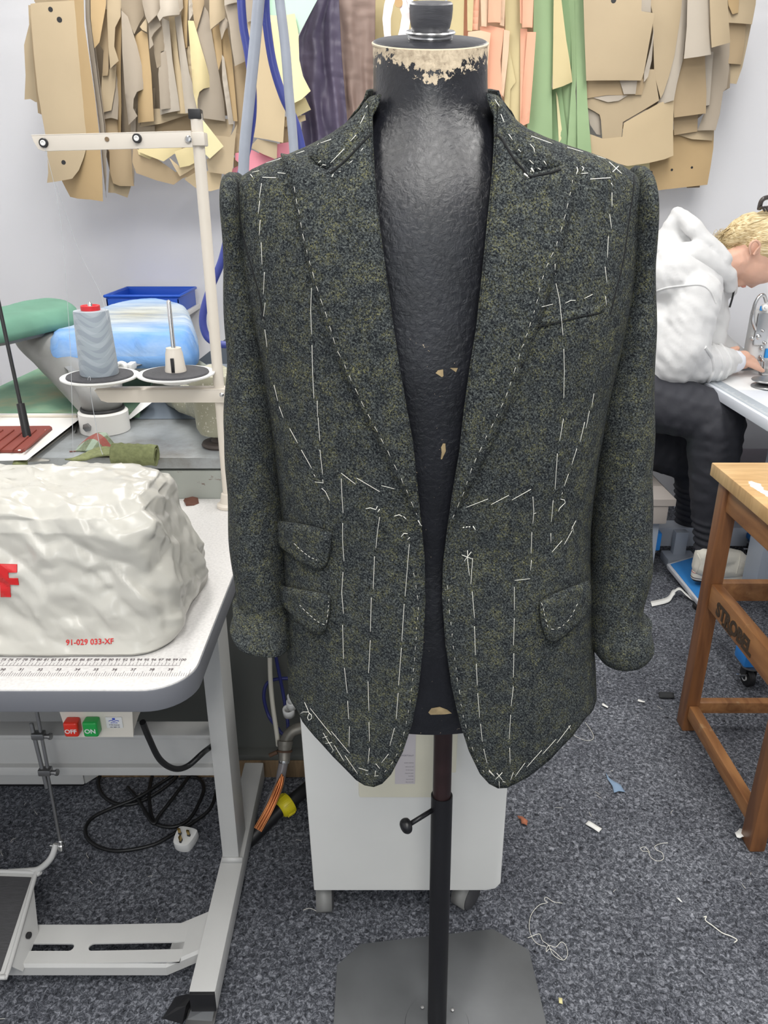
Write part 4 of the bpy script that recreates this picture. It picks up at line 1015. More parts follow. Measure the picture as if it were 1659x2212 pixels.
lathe('plastic_core', [(.012, .010), (.012, .131), (.0178, .1315), (.0178, .1395), (.017, .1405), (.0145, .1405), (.013, .138), (.005, .138)], c1, mat('red_core', srgb(200, 40, 48), .4), cone, seg=40)
thin = mat('grey_thread', srgb(170, 174, 178), .8, var=.02)
tg = thing('loose_thread', 'fine grey thread running from the cone up to the cross arm', 'thread', tuple(PY(96, 318, YS-.03)))
tube('strand', [PY(96, 314, YS-.035), PY(130, 470, 1.46), PY(150, 720, 1.42), PY(155, 850, 1.40), PY(158, 985, 1.38)], .0004, thin, tg, 5, 6)
tube('strand', [PY(120, 395, YS-.035), PY(170, 540, YS-.03), PY(215, 630, YS-.04), PY(233, 692, YS-.058)], .0004, thin, tg, 5, 6)
tube('strand', [PY(192, 828, YS-.075), PY(190, 818, YS-.078), PY(195, 816, YS-.078), PY(196, 850, YS-.08), PY(204, 900, YS-.08), PY(215, 960, YS-.1), PY(222, 982, YS-.12)], .0006, thin, tg, 5, 6)

# ---------------------------------------------------------------- things under the table
wc = mat('white_enamel', srgb(214, 214, 212), .4, var=.03)
u = thing('white_cabinet', 'low white metal cabinet standing behind the sewing table legs', 'cabinet', (-1.1, 1.66, 0))
box('body', (-1.69, 1.50, .012), (-.742, 1.545, .62), wc, u, .006); 
V, F = loft_vf([[(-.742, 1.505, .012), (-.742, 1.545, .012), (-.70, 1.56, .012)], [(-.742, 1.505, .62), (-.742, 1.545, .62), (-.70, 1.56, .62)]]); fromvf('side_return', V, F, wc, u, False)
box('plinth', (-1.68, 1.51, 0), (-.75, 1.54, .012), black_pl, u, 0)
# black cable loops and plug
cab_m = mat('black_cable', srgb(20, 21, 23), .45, var=.1)
def FZ(px, py, z=.005): return PZ(px, py, z)
tag(tube('power_cable', [PY(308, 1560, 1.07), PY(322, 1595, 1.09), PY(345, 1640, 1.10), PY(375, 1660, 1.12), PY(405, 1655, 1.15), PY(440, 1625, 1.18), PY(470, 1600, 1.295), PY(500, 1560, 1.30)], .0055, cab_m, None, 12, 8), 'thick black cable sagging from the switch box to the table leg', 'cable')
pl1 = [FZ(390, 1682), FZ(352, 1700), FZ(300, 1733), FZ(240, 1736), FZ(212, 1715), FZ(214, 1680), FZ(240, 1668), ]
cb = thing('coiled_cable', 'black power cable lying in loose loops on the carpet behind the plug', 'cable', tuple(FZ(300, 1780, 0)))
tube('cable_loop', [FZ(388, 1668), FZ(370, 1690), FZ(330, 1718), FZ(290, 1736), FZ(250, 1736), FZ(222, 1718), FZ(212, 1692), FZ(218, 1672)], .0042, cab_m, cb, 10, 8)
tube('cable_loop', [FZ(330, 1672, .006), FZ(322, 1710, .008), FZ(326, 1755, .006), FZ(338, 1780, .007), FZ(375, 1786, .006), FZ(408, 1770, .006), FZ(432, 1730, .006), FZ(440, 1700, .006), FZ(425, 1680, .006), FZ(390, 1678, .007)], .0042, cab_m, cb, 10, 8)
tube('cable_loop', [FZ(470, 1700, .006), FZ(455, 1745, .006), FZ(420, 1775, .006), FZ(385, 1795, .006), FZ(330, 1825, .006), FZ(250, 1838, .006), FZ(200, 1822, .006), FZ(184, 1795, .006), FZ(198, 1768, .006), FZ(240, 1746, .006), FZ(300, 1722, .013), FZ(350, 1690, .006), FZ(385, 1668, .006)], .0042, cab_m, cb, 10, 8)
tube('cable_loop', [FZ(415, 1668, .012), FZ(380, 1715, .014), FZ(345, 1760, .012), FZ(330, 1778, .012), FZ(300, 1730, .012), FZ(275, 1700, .012)], .0042, cab_m, cb, 10, 8)
pc = PZ(399, 1815, .015)
plg = thing('mains_plug', 'white three-pin mains plug lying pins up on the dark carpet', 'plug', (pc.x, pc.y, 0))
pp = [(-.024, .018), (-.020, .026), (0, .028), (.020, .026), (.024, .018), (.022, -.004), (.016, -.017), (0, -.021), (-.016, -.017), (-.022, -.004)]
pm = Matrix.Translation((pc.x, pc.y, 0)) @ Matrix.Rotation(R(-12), 4, 'Z') @ Matrix.Rotation(R(-10), 4, 'X')
pm = Matrix.Translation((pc.x, pc.y, .006)) @ Matrix.Rotation(R(-14), 4, 'Z') @ Matrix.Rotation(R(10), 4, 'X')
ppo = [(p.x, p.y) for p in smooth_path([Vector((x, y, 0)) for x, y in pp+pp[:1]], 4)][:-1]
body_ = prism('plug_body', ppo, -.004, .022, white_pl, plg, .004, pm)
brass = mat('brass_pin', srgb(190, 160, 96), .3, metal=.9, var=.1)
for (x, y, w_, d_) in ((-.011, .006, .0062, .0035), (.011, .006, .0062, .0035), (0, -.011, .004, .0075)):
    pn = box('pin', (x-w_/2, y-d_/2, .022), (x+w_/2, y+d_/2, .042), brass, plg, .0008, pm)
    box('pin_sleeve', (x-w_/2-.0003, y-d_/2-.0003, .022), (x+w_/2+.0003, y+d_/2+.0003, .028), black_pl, pn, .0003, pm)
# dark panel of the pressing unit with timber batten
PX0, PX1 = -1.70, -.02
pu = thing('pressing_unit', 'long steel pressing table with a chipped pale green front behind the sewing table', 'press table', (-.85, 1.75, 0))
dkp = mat('dark_panel', srgb(92, 94, 90), .6, var=.06, vscale=4)
grn = bpy.data.materials.new('chipped_grey_paint'); grn.use_nodes = True; nt = grn.node_tree; L = nt.links; b = nt.nodes['Principled BSDF']; b.inputs['Roughness'].default_value = .5
tc = nd(nt, 'ShaderNodeTexCoord'); mp = nd(nt, 'ShaderNodeMapping'); mp.inputs['Scale'].default_value = (1, 1, 2.6); L.new(tc.outputs['Object'], mp.inputs[0])
n1 = nd(nt, 'ShaderNodeTexNoise', Scale=11., Detail=7., Roughness=.7); L.new(mp.outputs[0], n1.inputs['Vector']); n2 = nd(nt, 'ShaderNodeTexNoise', Scale=3., Detail=3.); L.new(tc.outputs['Object'], n2.inputs['Vector'])
c = ramp(nt, n2.outputs[0], [(.3, srgb(150, 154, 148)), (.7, srgb(176, 180, 174))]); rs = ramp(nt, n1.outputs[0], [(.60, K0), (.63, W1)]); rc = ramp(nt, n2.outputs[0], [(.4, srgb(96, 70, 56)), (.6, srgb(120, 100, 84))])
L.new(mixc(nt, rs, c, rc), b.inputs['Base Color'])
box('base_panel', (PX0, 1.575, .062), (PX1, 1.60, .70), dkp, pu, .003)
box('front_rail', (PX0, 1.568, .70), (PX1, 1.62, .814), grn, pu, .005)
tb_ = wood('rough_batten', srgb(104, 84, 62), srgb(146, 122, 92), (20, 3, 3), .8)
box('batten', (PX0, 1.54, .0), (PX1, 1.575, .050), tb_, pu, .003); box('panel_foot', (PX0, 1.545, .050), (PX1, 1.60, .066), dkp, pu, .002)
stl = bpy.data.materials.new('worn_steel_top'); stl.use_nodes = True; nt = stl.node_tree; L = nt.links; b = nt.nodes['Principled BSDF']; b.inputs['Roughness'].default_value = .38; b.inputs['Metallic'].default_value = .35
tc = nd(nt, 'ShaderNodeTexCoord'); n1 = nd(nt, 'ShaderNodeTexNoise', Scale=5., Detail=8., Roughness=.7); L.new(tc.outputs['Object'], n1.inputs['Vector'])
L.new(ramp(nt, n1.outputs[0], [(.3, srgb(120, 118, 112)), (.5, srgb(156, 160, 162)), (.75, srgb(182, 188, 192))]), b.inputs['Base Color'])
box('steel_top', (-.83, 1.565, .819), (PX1, 1.93, .845), stl, pu, .003)
box('rear_body', (-1.70, 1.62, .30), (PX1, 2.38, .80), dkp, pu, .004)
blg = mat('blue_grey_steel', srgb(126, 136, 148), .35, metal=.3, var=.08)
V, F = loft_vf([[PZ(268, 905, .846), PZ(500, 905, .846), PZ(500, 905, .846)+Vector((0, .4, 0)), PZ(268, 905, .846)+Vector((.1, .4, 0))], [PZ(315, 862, .87), PZ(500, 862, .87), PZ(500, 862, .87)+Vector((0, .3, .03)), PZ(315, 862, .87)+Vector((.1, .3, .03))]])
fromvf('rear_step', V, F, blg, pu, False)
# pale ramp plate rising at the back (grey-green diagonal plates)
gg = mat('grey_green_plate', srgb(168, 172, 160), .5, var=.1, vscale=8)
V, F = loft_vf([[PY(400, 760, 2.1), PY(500, 820, 2.0), PY(500, 860, 2.0), PY(300, 860, 2.05)], [PY(400, 760, 2.2), PY(500, 820, 2.1), PY(500, 860, 2.1), PY(300, 860, 2.15)]]); fromvf('sloping_plate', V, F, gg, pu, False)
V, F = loft_vf([[PY(405, 805, 2.6), PY(418, 786, 2.6), PY(500, 722, 2.6), PY(500, 830, 2.6)], [PY(405, 805, 2.63), PY(418, 786, 2.63), PY(500, 722, 2.63), PY(500, 830, 2.63)]]); fromvf('rear_plate', V, F, blg, pu, False)
V, F = loft_vf([[PZ(272, 905, .847), PZ(282, 905, .847), PZ(330, 868, .875), PZ(305, 868, .875)], [PZ(272, 905, .857), PZ(282, 905, .857), PZ(330, 868, .885), PZ(305, 868, .885)]]); fromvf('white_fillet', V, F, white_pl, pu, False)
# white hinged plate with red mat, green board beyond
wpn = mat('white_worktop', srgb(226, 224, 220), .4, var=.03)
V, F = loft_vf([[PZ(-200, 1000, .848), PZ(58, 994, .848), PZ(172, 905, .848), PZ(165, 893, .848), PZ(-200, 893, .848)], [PZ(-200, 1000, .862), PZ(58, 994, .862), PZ(172, 905, .862), PZ(165, 893, .862), PZ(-200, 893, .862)]])
wt = fromvf('white_plate', V, F, wpn, pu, False)
V, F = loft_vf([[PZ(58, 998, .846), PZ(170, 912, .846), PZ(165, 925, .86), PZ(160, 940, .84), PZ(105, 996, .84)], [PZ(58, 998, .842), PZ(170, 912, .842), PZ(165, 925, .85), PZ(160, 940, .83), PZ(105, 996, .83)]])
fromvf('grey_apron', V, F, mat('apron_grey', srgb(150, 148, 142), .5, var=.08), pu, False)
V, F = [], []
hp = [PZ(0, 905, .866), PZ(160, 903, .866)]; tube_vf([PZ(-60, 899, .864), PZ(166, 900, .864)], .004, 10, V, F)
hin = fromvf('piano_hinge', V, F, mat('aged_cream', srgb(208, 200, 186), .5, var=.06), wt)
rm = mat('red_brown_mat', srgb(124, 56, 46), .55, var=.08, vscale=20)
mt = thing('ribbed_mat', 'red-brown ribbed silicone rest on the white plate at the left edge', 'mat', tuple(PZ(40, 955, .862)))
P4 = [PZ(-60, 978, .863), PZ(48, 978, .863), PZ(64, 968, .863), PZ(113, 928, .863), PZ(108, 925, .863), PZ(-60, 926, .863)]
V, F = loft_vf([P4, [p+Vector((0, 0, .006)) for p in P4]]); mb = fromvf('mat_base', V, F, rm, mt, False)
for i in range(5):
    a = PZ(-60+i*28, 974, .870); b_ = PZ(5+i*24, 929, .870)
    if i*28-60 < 60: tube('rib', [a, b_], .0025, rm, mb, 8)
for (x, y) in ((42, 973), (100, 929)): lathe('rivet', [(.003, 0), (.003, .001), (.001, .0014)], PZ(x, y, .869), white_pl, mb, seg=12)
gb = bpy.data.materials.new('green_baize'); gb.use_nodes = True; nt = gb.node_tree; L = nt.links; b = nt.nodes['Principled BSDF']; b.inputs['Roughness'].default_value = .85
tc = nd(nt, 'ShaderNodeTexCoord'); n1 = nd(nt, 'ShaderNodeTexNoise', Scale=3.5, Detail=6., Roughness=.6); L.new(tc.outputs['Object'], n1.inputs['Vector'])
L.new(ramp(nt, n1.outputs[0], [(.32, srgb(92, 138, 118)), (.5, srgb(122, 156, 130)), (.68, srgb(164, 160, 128))]), b.inputs['Base Color'])
G = [PZ(-30, 890, .862), PZ(300, 890, .862), PZ(330, 820, .862), PZ(250, 792, .862), PZ(90, 792, .862), PZ(-30, 848, .862)]
V, F = loft_vf([[p-Vector((0, 0, .02)) for p in G], G]); gbo = fromvf('ironing_bed', V, F, gb, pu, False)
# ---------------------------------------------------------------- bucks (shaped ironing heads)
cast_m = mat('cast_grey', srgb(136, 136, 134), .5, metal=.2, var=.12, vscale=12, bump=.1, bscale=120)
def pad(name, outline, top, bot, m, parent, crown=.02, grid=.012, wob=.002, edge=.03, top_f=None):
    """padded board: xy outline, rounded over at the rim"""
    V, F = patch(outline, lambda x, y: (Vector((x, y, (top_f(x, y) if top_f else top))), Vector((0, 0, 1))), grid, top-bot, bot-top+.0001, edge, wob)
    nb = len(V)//2
    for i in range(nb): V[i+nb].z = (top_f(V[i].x, V[i].y) if top_f else top)-(top-bot)
    return fromvf(name, V, F, m, parent)
bb_m = bpy.data.materials.new('blue_cover'); bb_m.use_nodes = True; nt = bb_m.node_tree; L = nt.links; b = nt.nodes['Principled BSDF']; b.inputs['Roughness'].default_value = .8
tc = nd(nt, 'ShaderNodeTexCoord'); sx = nd(nt, 'ShaderNodeSeparateXYZ'); L.new(tc.outputs['Object'], sx.inputs[0]); mp = nd(nt, 'ShaderNodeMapping'); mp.inputs['Scale'].default_value = (1, 3.5, 1); L.new(tc.outputs['Object'], mp.inputs[0])
n1 = nd(nt, 'ShaderNodeTexNoise', Scale=4., Detail=6., Roughness=.65); L.new(mp.outputs[0], n1.inputs['Vector'])
BY = 2.22
blue_c = ramp(nt, n1.outputs[0], [(.3, srgb(96, 150, 216)), (.7, srgb(136, 178, 226))]); stn = ramp(nt, n1.outputs[0], [(.35, srgb(150, 148, 132)), (.6, srgb(186, 190, 186))])
# scorched, faded patch in the middle of the board
bx, by = PZ(300, 678, 1.045).x, PZ(300, 678, 1.045).y
dd = mth('SQRT', mth('ADD', mth('POWER', mth('MULTIPLY', mth('SUBTRACT', sx.outputs[0], bx), 3.4), 2), mth('POWER', mth('MULTIPLY', mth('SUBTRACT', sx.outputs[1], by), 2.6), 2)))
fade = mth('ADD', mth('SUBTRACT', 1.15, dd), mth('MULTIPLY', mth('SUBTRACT', n1.outputs[0], .5), 1.2), True)
topm = mth('MULTIPLY', fade, mth('GREATER_THAN', sx.outputs[2], .99), True)
L.new(mixc(nt, topm, blue_c, stn), b.inputs['Base Color'])
n3 = nd(nt, 'ShaderNodeTexNoise', Scale=9., Detail=5., Distortion=1.5); L.new(tc.outputs['Object'], n3.inputs['Vector']); bp = nd(nt, 'ShaderNodeBump', Strength=.5, Distance=.012); L.new(n3.outputs[0], bp.inputs['Height']); L.new(bp.outputs[0], b.inputs['Normal'])
bk = thing('ironing_buck', 'blue cotton covered ironing head on a grey swan-neck arm behind the thread cone', 'ironing board', tuple(PZ(205, 890, .862)))
zt1 = 1.045
def bz(px, py): p = PZ(px, py, zt1); return (p.x, p.y)
bo_ = [bz(98, 718), bz(105, 706), bz(140, 690), bz(180, 672), bz(230, 656), bz(290, 644), bz(350, 643), bz(395, 650), bz(412, 662), bz(422, 685), bz(424, 702), bz(416, 716), bz(380, 720), bz(320, 722), bz(240, 722), bz(160, 722), bz(115, 722)]
bo_ = [(p.x, p.y) for p in smooth_path([Vector((x, y, 0)) for x, y in bo_+bo_[:1]], 3)][:-1]
pad('blue_pad', bo_, zt1, zt1-.085, bb_m, bk, wob=.004, edge=.032, grid=.016)
def lerp2(P, c, k): return [((x-c[0])*k+c[0], (y-c[1])*k+c[1]) for x, y in P]
cen = (sum(p[0] for p in bo_)/len(bo_), sum(p[1] for p in bo_)/len(bo_))
prism('white_underpad', lerp2(bo_, cen, .95), zt1-.10, zt1-.06, white_pl, bk, .01)
prism('board_tray', lerp2(bo_, cen, .86), zt1-.112, zt1-.095, cast_m, bk, .004)
# neck: upright tube socket and curved horn
ax_ = PZ(205, 888, .862)
base_w = PY(218, 922, 1.82)
soc = Vector((PZ(219, 936, .846).x, 1.77, .846))
lathe('socket', [(.054, -.002), (.057, .0), (.057, .046), (.053, .050), (.03, .051)], soc, wpn, bk, seg=40)
lathe('socket_ring', [(.049, .049), (.051, .053), (.049, .057), (.03, .057)], soc, black_pl, bk, seg=40)
lathe('hex_bolt', [(.010, 0), (.010, .007), (.004, .008)], soc+Vector((-.020, -.053, .022)), steel, bk, (-.3, -1, 0), 6)
rings = []
for (dx_, dy_, z, rx, ry) in ((0, 0, .900, .045, .045), (0, 0, .93, .049, .047), (-.01, .02, .955, .056, .052), (-.03, .10, .975, .075, .07), (-.05, .22, .965, .12, .10)):
    rings.append([soc+Vector((dx_+rx*math.cos(2*math.pi*k/32), dy_+ry*math.sin(2*math.pi*k/32), z-soc.z)) for k in range(32)])
V, F = loft_vf(rings)
V, F = loft_vf([[ (x, y, z) for (x, y, z) in r] for r in rings]); fromvf('neck', V, F, cast_m, bk)
hp1 = PY(232, 795, 1.80)
lathe('steam_fitting', [(.004, -.006), (.013, -.006), (.0145, .0), (.0145, .004), (.010, .008), (.0065, .007), (.0065, .0)], PY(264, 793, 1.80), white_pl, bk, (-.2, -1, .1), 20)
box('fitting_bracket', PY(272, 802, 1.83), PY(292, 782, 1.86)+Vector((0, .01, 0)), white_pl, bk, .003)
beam('steam_lever', PY(222, 930, 1.73), PY(243, 866, 1.76), .010, .010, black_pl, bk, .003)
# swan-neck to the green sleeve board
horn = smooth_path([soc+Vector((-.01, .03, .05)), PY(155, 805, 1.95), PY(110, 758, 2.02), PY(78, 730, 2.05), PY(72, 715, 2.06)], 8)
V, F = tube_vf(horn, [float(np.interp(i, [0, len(horn)*.4, len(horn)-1], [.05, .055, .05])) for i in range(len(horn))], 20)
fromvf('swan_neck', V, F, cast_m, bk)
zs = 1.09
gs = thing('sleeve_board', 'green padded sleeve board on the same swan-neck at the left edge', 'sleeve board', tuple(PY(90, 720, 2.06)))
def gz(px, py): p = PZ(px, py, zs); return (p.x, p.y)
go = [gz(-120, 690), gz(-60, 670), gz(0, 657), gz(40, 648), gz(100, 640), gz(145, 642), gz(163, 648), gz(168, 656), gz(150, 664), gz(100, 674), gz(50, 684), gz(0, 694), gz(-60, 702), gz(-120, 710)]
go = [(p.x, p.y) for p in smooth_path([Vector((x, y, 0)) for x, y in go+go[:1]], 3)][:-1]
gcv = mat('green_cover', srgb(98, 142, 122), .85, var=.14, vscale=5, bump=.2, bscale=40)
pad('green_pad', go, zs, zs-.05, gcv, gs, wob=.003, edge=.04, grid=.014)
cen = (sum(p[0] for p in go)/len(go), sum(p[1] for p in go)/len(go))
prism('board_base', lerp2(go, cen, .8), zs-.062, zs-.045, cast_m, gs, .003)
q = PY(95, 705, 2.06)
lathe('mount', [(.055, -.03), (.060, -.025), (.062, .010), (.05, .012)], (q.x, 2.07, zs-.075), cast_m, gs, seg=32)
box('clip', PY(33, 712, 1.98), PY(39, 728, 1.98)+Vector((0, .008, 0)), steel, gs, .001)
# blue plastic bin on a wall shelf
bl = mat('blue_bin_plastic', srgb(24, 82, 190), .4, var=.05)
bn0, bn1 = PY(232, 640, 3.12), PY(388, 640, 3.12)
bn = thing('storage_bin', 'blue plastic open-front storage bin on the back wall behind the ironing head', 'bin', ((bn0.x+bn1.x)/2, 3.2, .925))
zt2 = PY(300, 630, 3.35).z; zf = PY(300, 640, 3.1).z
box('bin_floor', (bn0.x, 3.10, .925), (bn1.x, 3.38, .93), bl, bn, .001)
box('side_wall', (bn0.x, 3.10, .925), (bn0.x+.006, 3.38, zf), bl, bn, .001); box('side_wall', (bn1.x-.006, 3.10, .925), (bn1.x, 3.38, zf), bl, bn, .001)
box('back_wall', (bn0.x, 3.375, .925), (bn1.x, 3.382, zf), bl, bn, .001); box('front_wall', (bn0.x, 3.10, .925), (bn1.x, 3.106, zf-.01), bl, bn, .001)
tube('rim', [(bn0.x-.004, 3.10, zf), (bn0.x-.004, 3.385, zf), (bn1.x+.004, 3.385, zf), (bn1.x+.004, 3.10, zf), (bn0.x-.004, 3.10, zf)], .006, bl, bn, 8)
tag(box('wall_shelf', (bn0.x-.01, 3.08, .905), (bn1.x+.01, 3.42, .925), wpn, None, .002), 'white wall shelf holding the blue bin', 'shelf')
# tall black rod with a grip at far left
rdg = thing('gas_strut', 'thin black rod with a thick ribbed sleeve standing at the left edge', 'rod', tuple(PZ(68, 990, .862)))
gb0 = PY(68, 988, 1.63); gb1 = PY(44, 872, 1.66); gb2 = PY(-6, 640, 1.70)
tube('rod', [gb1, gb2], .0042, black_pl, rdg, 12); tube('grip', [gb0, gb1, gb1+(gb2-gb1).normalized()*.001], [.0095, .0085, .006], black_pl, rdg, 16)
# plaid and olive cloth scraps
pld = bpy.data.materials.new('plaid'); pld.use_nodes = True; nt = pld.node_tree; L = nt.links; b = nt.nodes['Principled BSDF']; b.inputs['Roughness'].default_value = .95
tc = nd(nt, 'ShaderNodeTexCoord'); mp = nd(nt, 'ShaderNodeMapping'); mp.inputs['Rotation'].default_value = (0, 0, .5); L.new(tc.outputs['Object'], mp.inputs[0]); sx = nd(nt, 'ShaderNodeSeparateXYZ'); L.new(mp.outputs[0], sx.inputs[0])
n1 = nd(nt, 'ShaderNodeTexNoise', Scale=160., Detail=3.); L.new(tc.outputs['Object'], n1.inputs['Vector'])
g1 = mth('GREATER_THAN', mth('SINE', mth('MULTIPLY', sx.outputs[0], 150)), .35); g2 = mth('GREATER_THAN', mth('SINE', mth('MULTIPLY', sx.outputs[1], 130)), .4)
pc_ = mixc(nt, mth('MULTIPLY', g2, .8), mixc(nt, mth('MULTIPLY', g1, .7), ramp(nt, n1.outputs[0], [(.3, srgb(96, 106, 84)), (.7, srgb(128, 138, 112))]), srgb(160, 176, 160)), srgb(146, 62, 62))
L.new(pc_, b.inputs['Base Color'])
olv = mat('olive_tweed', srgb(116, 122, 84), .95, var=.2, vscale=120, bump=.4, bscale=300)
def drape(name, pxpts, m, label, thick=.004, h=.03, cat='fabric'):
    V, F = patch([(p.x, p.y) for p in pxpts], lambda x, y: (Vector((x, y, .848+h*max(0, math.sin((x*37+y*11)))*.6+.012*noise.noise(Vector((x*20, y*20, 0))))), Vector((0, 0, 1))), .008, thick, 0, .004, .002)
    return tag(fromvf(name, V, F, m), label, cat)
def roll(name, p0, p1, r, m, label, turns=1.6):
    p0, p1 = Vector(p0), Vector(p1); d = (p1-p0); n = 26; V = []; F = []; ax = d.normalized(); u_ = ax.cross(Vector((0, 0, 1))).normalized(); w_ = u_.cross(ax)
    rows = []
    NT = 44
    for s in range(n+1):
        row_o = []; row_i = []
        for k in range(NT+1):
            a = 2*math.pi*turns*k/NT; rr = r*(.55+.45*k/NT)+.0015*noise.noise(Vector((s*.4, k*.3, 0)))
            c_ = p0+d*(s/n)+Vector((0, 0, .002*noise.noise(Vector((s*.3, 0, 4))))); o_ = u_*math.cos(a)+w_*math.sin(a); row_o.append(c_+o_*rr); row_i.append(c_+o_*(rr-.0022))
        rows.append(row_o+row_i[::-1])
    V, F = loft_vf(rows, True); return tag(fromvf(name, V, F, m), label, 'fabric')
roll('fabric_roll', PZ(240, 985, .872)+Vector((0, .01, 0)), PZ(338, 985, .868), .026, olv, 'rolled olive tweed offcut lying behind the dust cover')
V = []; F = []; nU, nV = 26, 16
for i in range(nU+1):
    for j in range(nV+1):
        s, t = i/nU, j/nV; a = PY(150+s*100, 985, 1.66+.02*s); top_ = [968, 950, 938, 932, 935, 960][int(s*4.99)]; t2 = np.interp(s*5, range(6), [985, 962, 944, 934, 934, 962])
        p = PY(150+s*100, 974+(t2-974)*math.sin(t*math.pi/2), 1.598+.05*t+.005*math.sin(s*9)); V.append(p)
n0 = len(V); V += [p+Vector((0, .004, -.004)) for p in V[:n0]]
for i in range(nU):
    for j in range(nV):
        a = i*(nV+1)+j; F.append((a, a+1, a+nV+2, a+nV+1)); F.append((a+n0, a+nV+1+n0, a+nV+2+n0, a+1+n0))
for i in range(nU): a = i*(nV+1); b_ = a+nV; F.append((a, a+nV+1, a+nV+1+n0, a+n0)); F.append((b_, b_+n0, b_+nV+1+n0, b_+nV+1))
for j in range(nV): a = j; F.append((a, a+n0, a+1+n0, a+1)); a = nU*(nV+1)+j; F.append((a, a+1, a+1+n0, a+n0))
tag(fromvf('plaid_offcut', V, F, pld), 'humped green and red plaid cloth offcut behind the dust cover', 'fabric')
drape('tweed_offcut', [PZ(140, 992, .85), PZ(300, 992, .85), PZ(345, 978, .85), PZ(300, 966, .85), PZ(230, 972, .85)], olv, 'flat frayed olive tweed scrap lying under the rolled offcut', h=.012)
drape('tweed_scrap', [PZ(25, 994, .864), PZ(56, 994, .864), PZ(58, 982, .864), PZ(30, 984, .864)], olv, 'tiny olive tweed scrap on the white plate at the left edge', h=.01)
# speckled cast foot of an old blind-stitch machine standing on the steel top
spk_m = bpy.data.materials.new('speckled_cast'); spk_m.use_nodes = True; nt = spk_m.node_tree; L = nt.links; b = nt.nodes['Principled BSDF']; b.inputs['Roughness'].default_value = .45
tc = nd(nt, 'ShaderNodeTexCoord'); n1 = nd(nt, 'ShaderNodeTexNoise', Scale=120., Detail=3., Roughness=.7); L.new(tc.outputs['Object'], n1.inputs['Vector'])
L.new(mixc(nt, ramp(nt, n1.outputs[0], [(.60, K0), (.66, W1)]), srgb(158, 156, 136), srgb(214, 212, 200)), b.inputs['Base Color'])
om = thing('press_pedestal', 'speckled beige cast-iron machine pedestal on the steel top beside the left sleeve', 'machine', tuple(PZ(475, 965, .845)))
pc0 = PZ(478, 962, .845)
lathe('pad_foot', [(.01, 0), (.040, 0), (.043, .005), (.040, .010), (.022, .013), (.018, .028)], pc0, mat('rusty_iron', srgb(74, 66, 62), .7, var=.2, vscale=40), om, seg=32)
lathe('column', [(.028, .026), (.044, .032), (.050, .045), (.054, .12), (.058, .14), (.05, .165), (.03, .17)], pc0, spk_m, om, seg=40)
V, F = tube_vf(smooth_path([pc0+Vector((0, 0, .14)), PY(440, 870, 1.80), PY(400, 862, 1.86), PY(380, 858, 1.95)], 5), [.045]*6+[.036]*5+[.03]*5, 18); fromvf('arm', V, F, spk_m, om)

# ---------------------------------------------------------------- pipes beside the white unit
pv_ = thing('steam_valve', 'corroded metal pipe fitting with a rusty hose clamp beside the white unit', 'valve', tuple(PY(612, 1640, 1.42)))
ga = mat('galvanised', srgb(140, 136, 128), .5, metal=.6, var=.25, vscale=30); rst = mat('rust_iron', srgb(96, 72, 56), .7, metal=.3, var=.3, vscale=50)
v0, v1 = PY(616, 1600, 1.38), PY(614, 1640, 1.36); axv = (v0-v1).normalized()
lathe('pipe_body', [(.004, -.002), (.0135, -.002), (.0125, .0), (.0145, .02), (.0165, .03), (.0175, .034), (.0175, .040), (.004, .041)], v1, ga, pv_, axv, 28)
cl_ = lathe('hose_clamp', [(.0150, 0), (.0172, 0), (.0172, .004), (.0150, .004)], v1+axv*.016, rst, pv_, axv, 28)
tube('clamp_screw', [v1+axv*.018+Vector((-.016, -.004, 0)), v1+axv*.014+Vector((-.033, -.006, -.003))], .0048, rst, cl_, 10)
tube('elbow_pipe', [v0+Vector((0, .0, -.004)), v0+Vector((.012, .008, .016)), v0+Vector((.03, .012, .024)), v0+Vector((.05, .012, .026))], .013, ga, pv_, 16, 4)
lathe('pipe_thread', [(.0118, -.008), (.0125, -.006), (.0125, 0), (.011, .001)], v1, chrome, pv_, axv, 24)
cop = mat('bare_copper', srgb(206, 132, 84), .35, metal=.85, var=.12, vscale=30)
hz = thing('stripped_cable', 'clear-sheathed hose with bare copper strands hanging from the pipe fitting', 'cable', tuple(PY(560, 1790, 1.25)))
clr = mat('clear_sheath', srgb(120, 116, 118), .25, var=.1)
tube('sheath', [v1, PY(608, 1670, 1.345), PY(603, 1695, 1.33), PY(588, 1722, 1.31), PY(574, 1750, 1.30)], [.0105, .0105, .0105, .009, .006], clr, hz, 14, 5) if False else tube('sheath', smooth_path([v1, PY(608, 1670, 1.345), PY(603, 1695, 1.33), PY(588, 1722, 1.315), PY(574, 1752, 1.305)], 5), [.0105]*12+[.0095]*5+[.008]*4, clr, hz, 14)
for i in range(7):
    o_ = (i-3)*2.3; dz_ = (i % 2)*.004
    tube('copper_strand', [PY(609+o_*.5, 1672+abs(o_), 1.333-dz_), PY(602+o_*.9, 1700+o_*.3, 1.318-dz_), PY(583+o_*.95, 1745+o_*.5, 1.285-dz_), PY(557+o_, 1792+o_*.6, 1.26-dz_)], .0022, cop, hz, 8, 6)
yel = mat('yellow_plastic', srgb(224, 208, 36), .4, var=.04)
yc = thing('hose_connector', 'yellow ribbed plastic hose connector on a black hose near the white unit', 'connector', tuple(PZ(618, 1735, .03)))
y0, y1 = PZ(604, 1750, .045), PZ(640, 1722, .055); ya = (y1-y0).normalized()
V, F = [], []
yr = []
for k, (r_, t_) in enumerate(((.017, 0), (.022, .004), (.0245, .012), (.026, .022), (.025, .030), (.019, .032))): yr.append((r_, t_))
co_ = lathe('collar_nut', yr, y0, yel, yc, ya, 36)
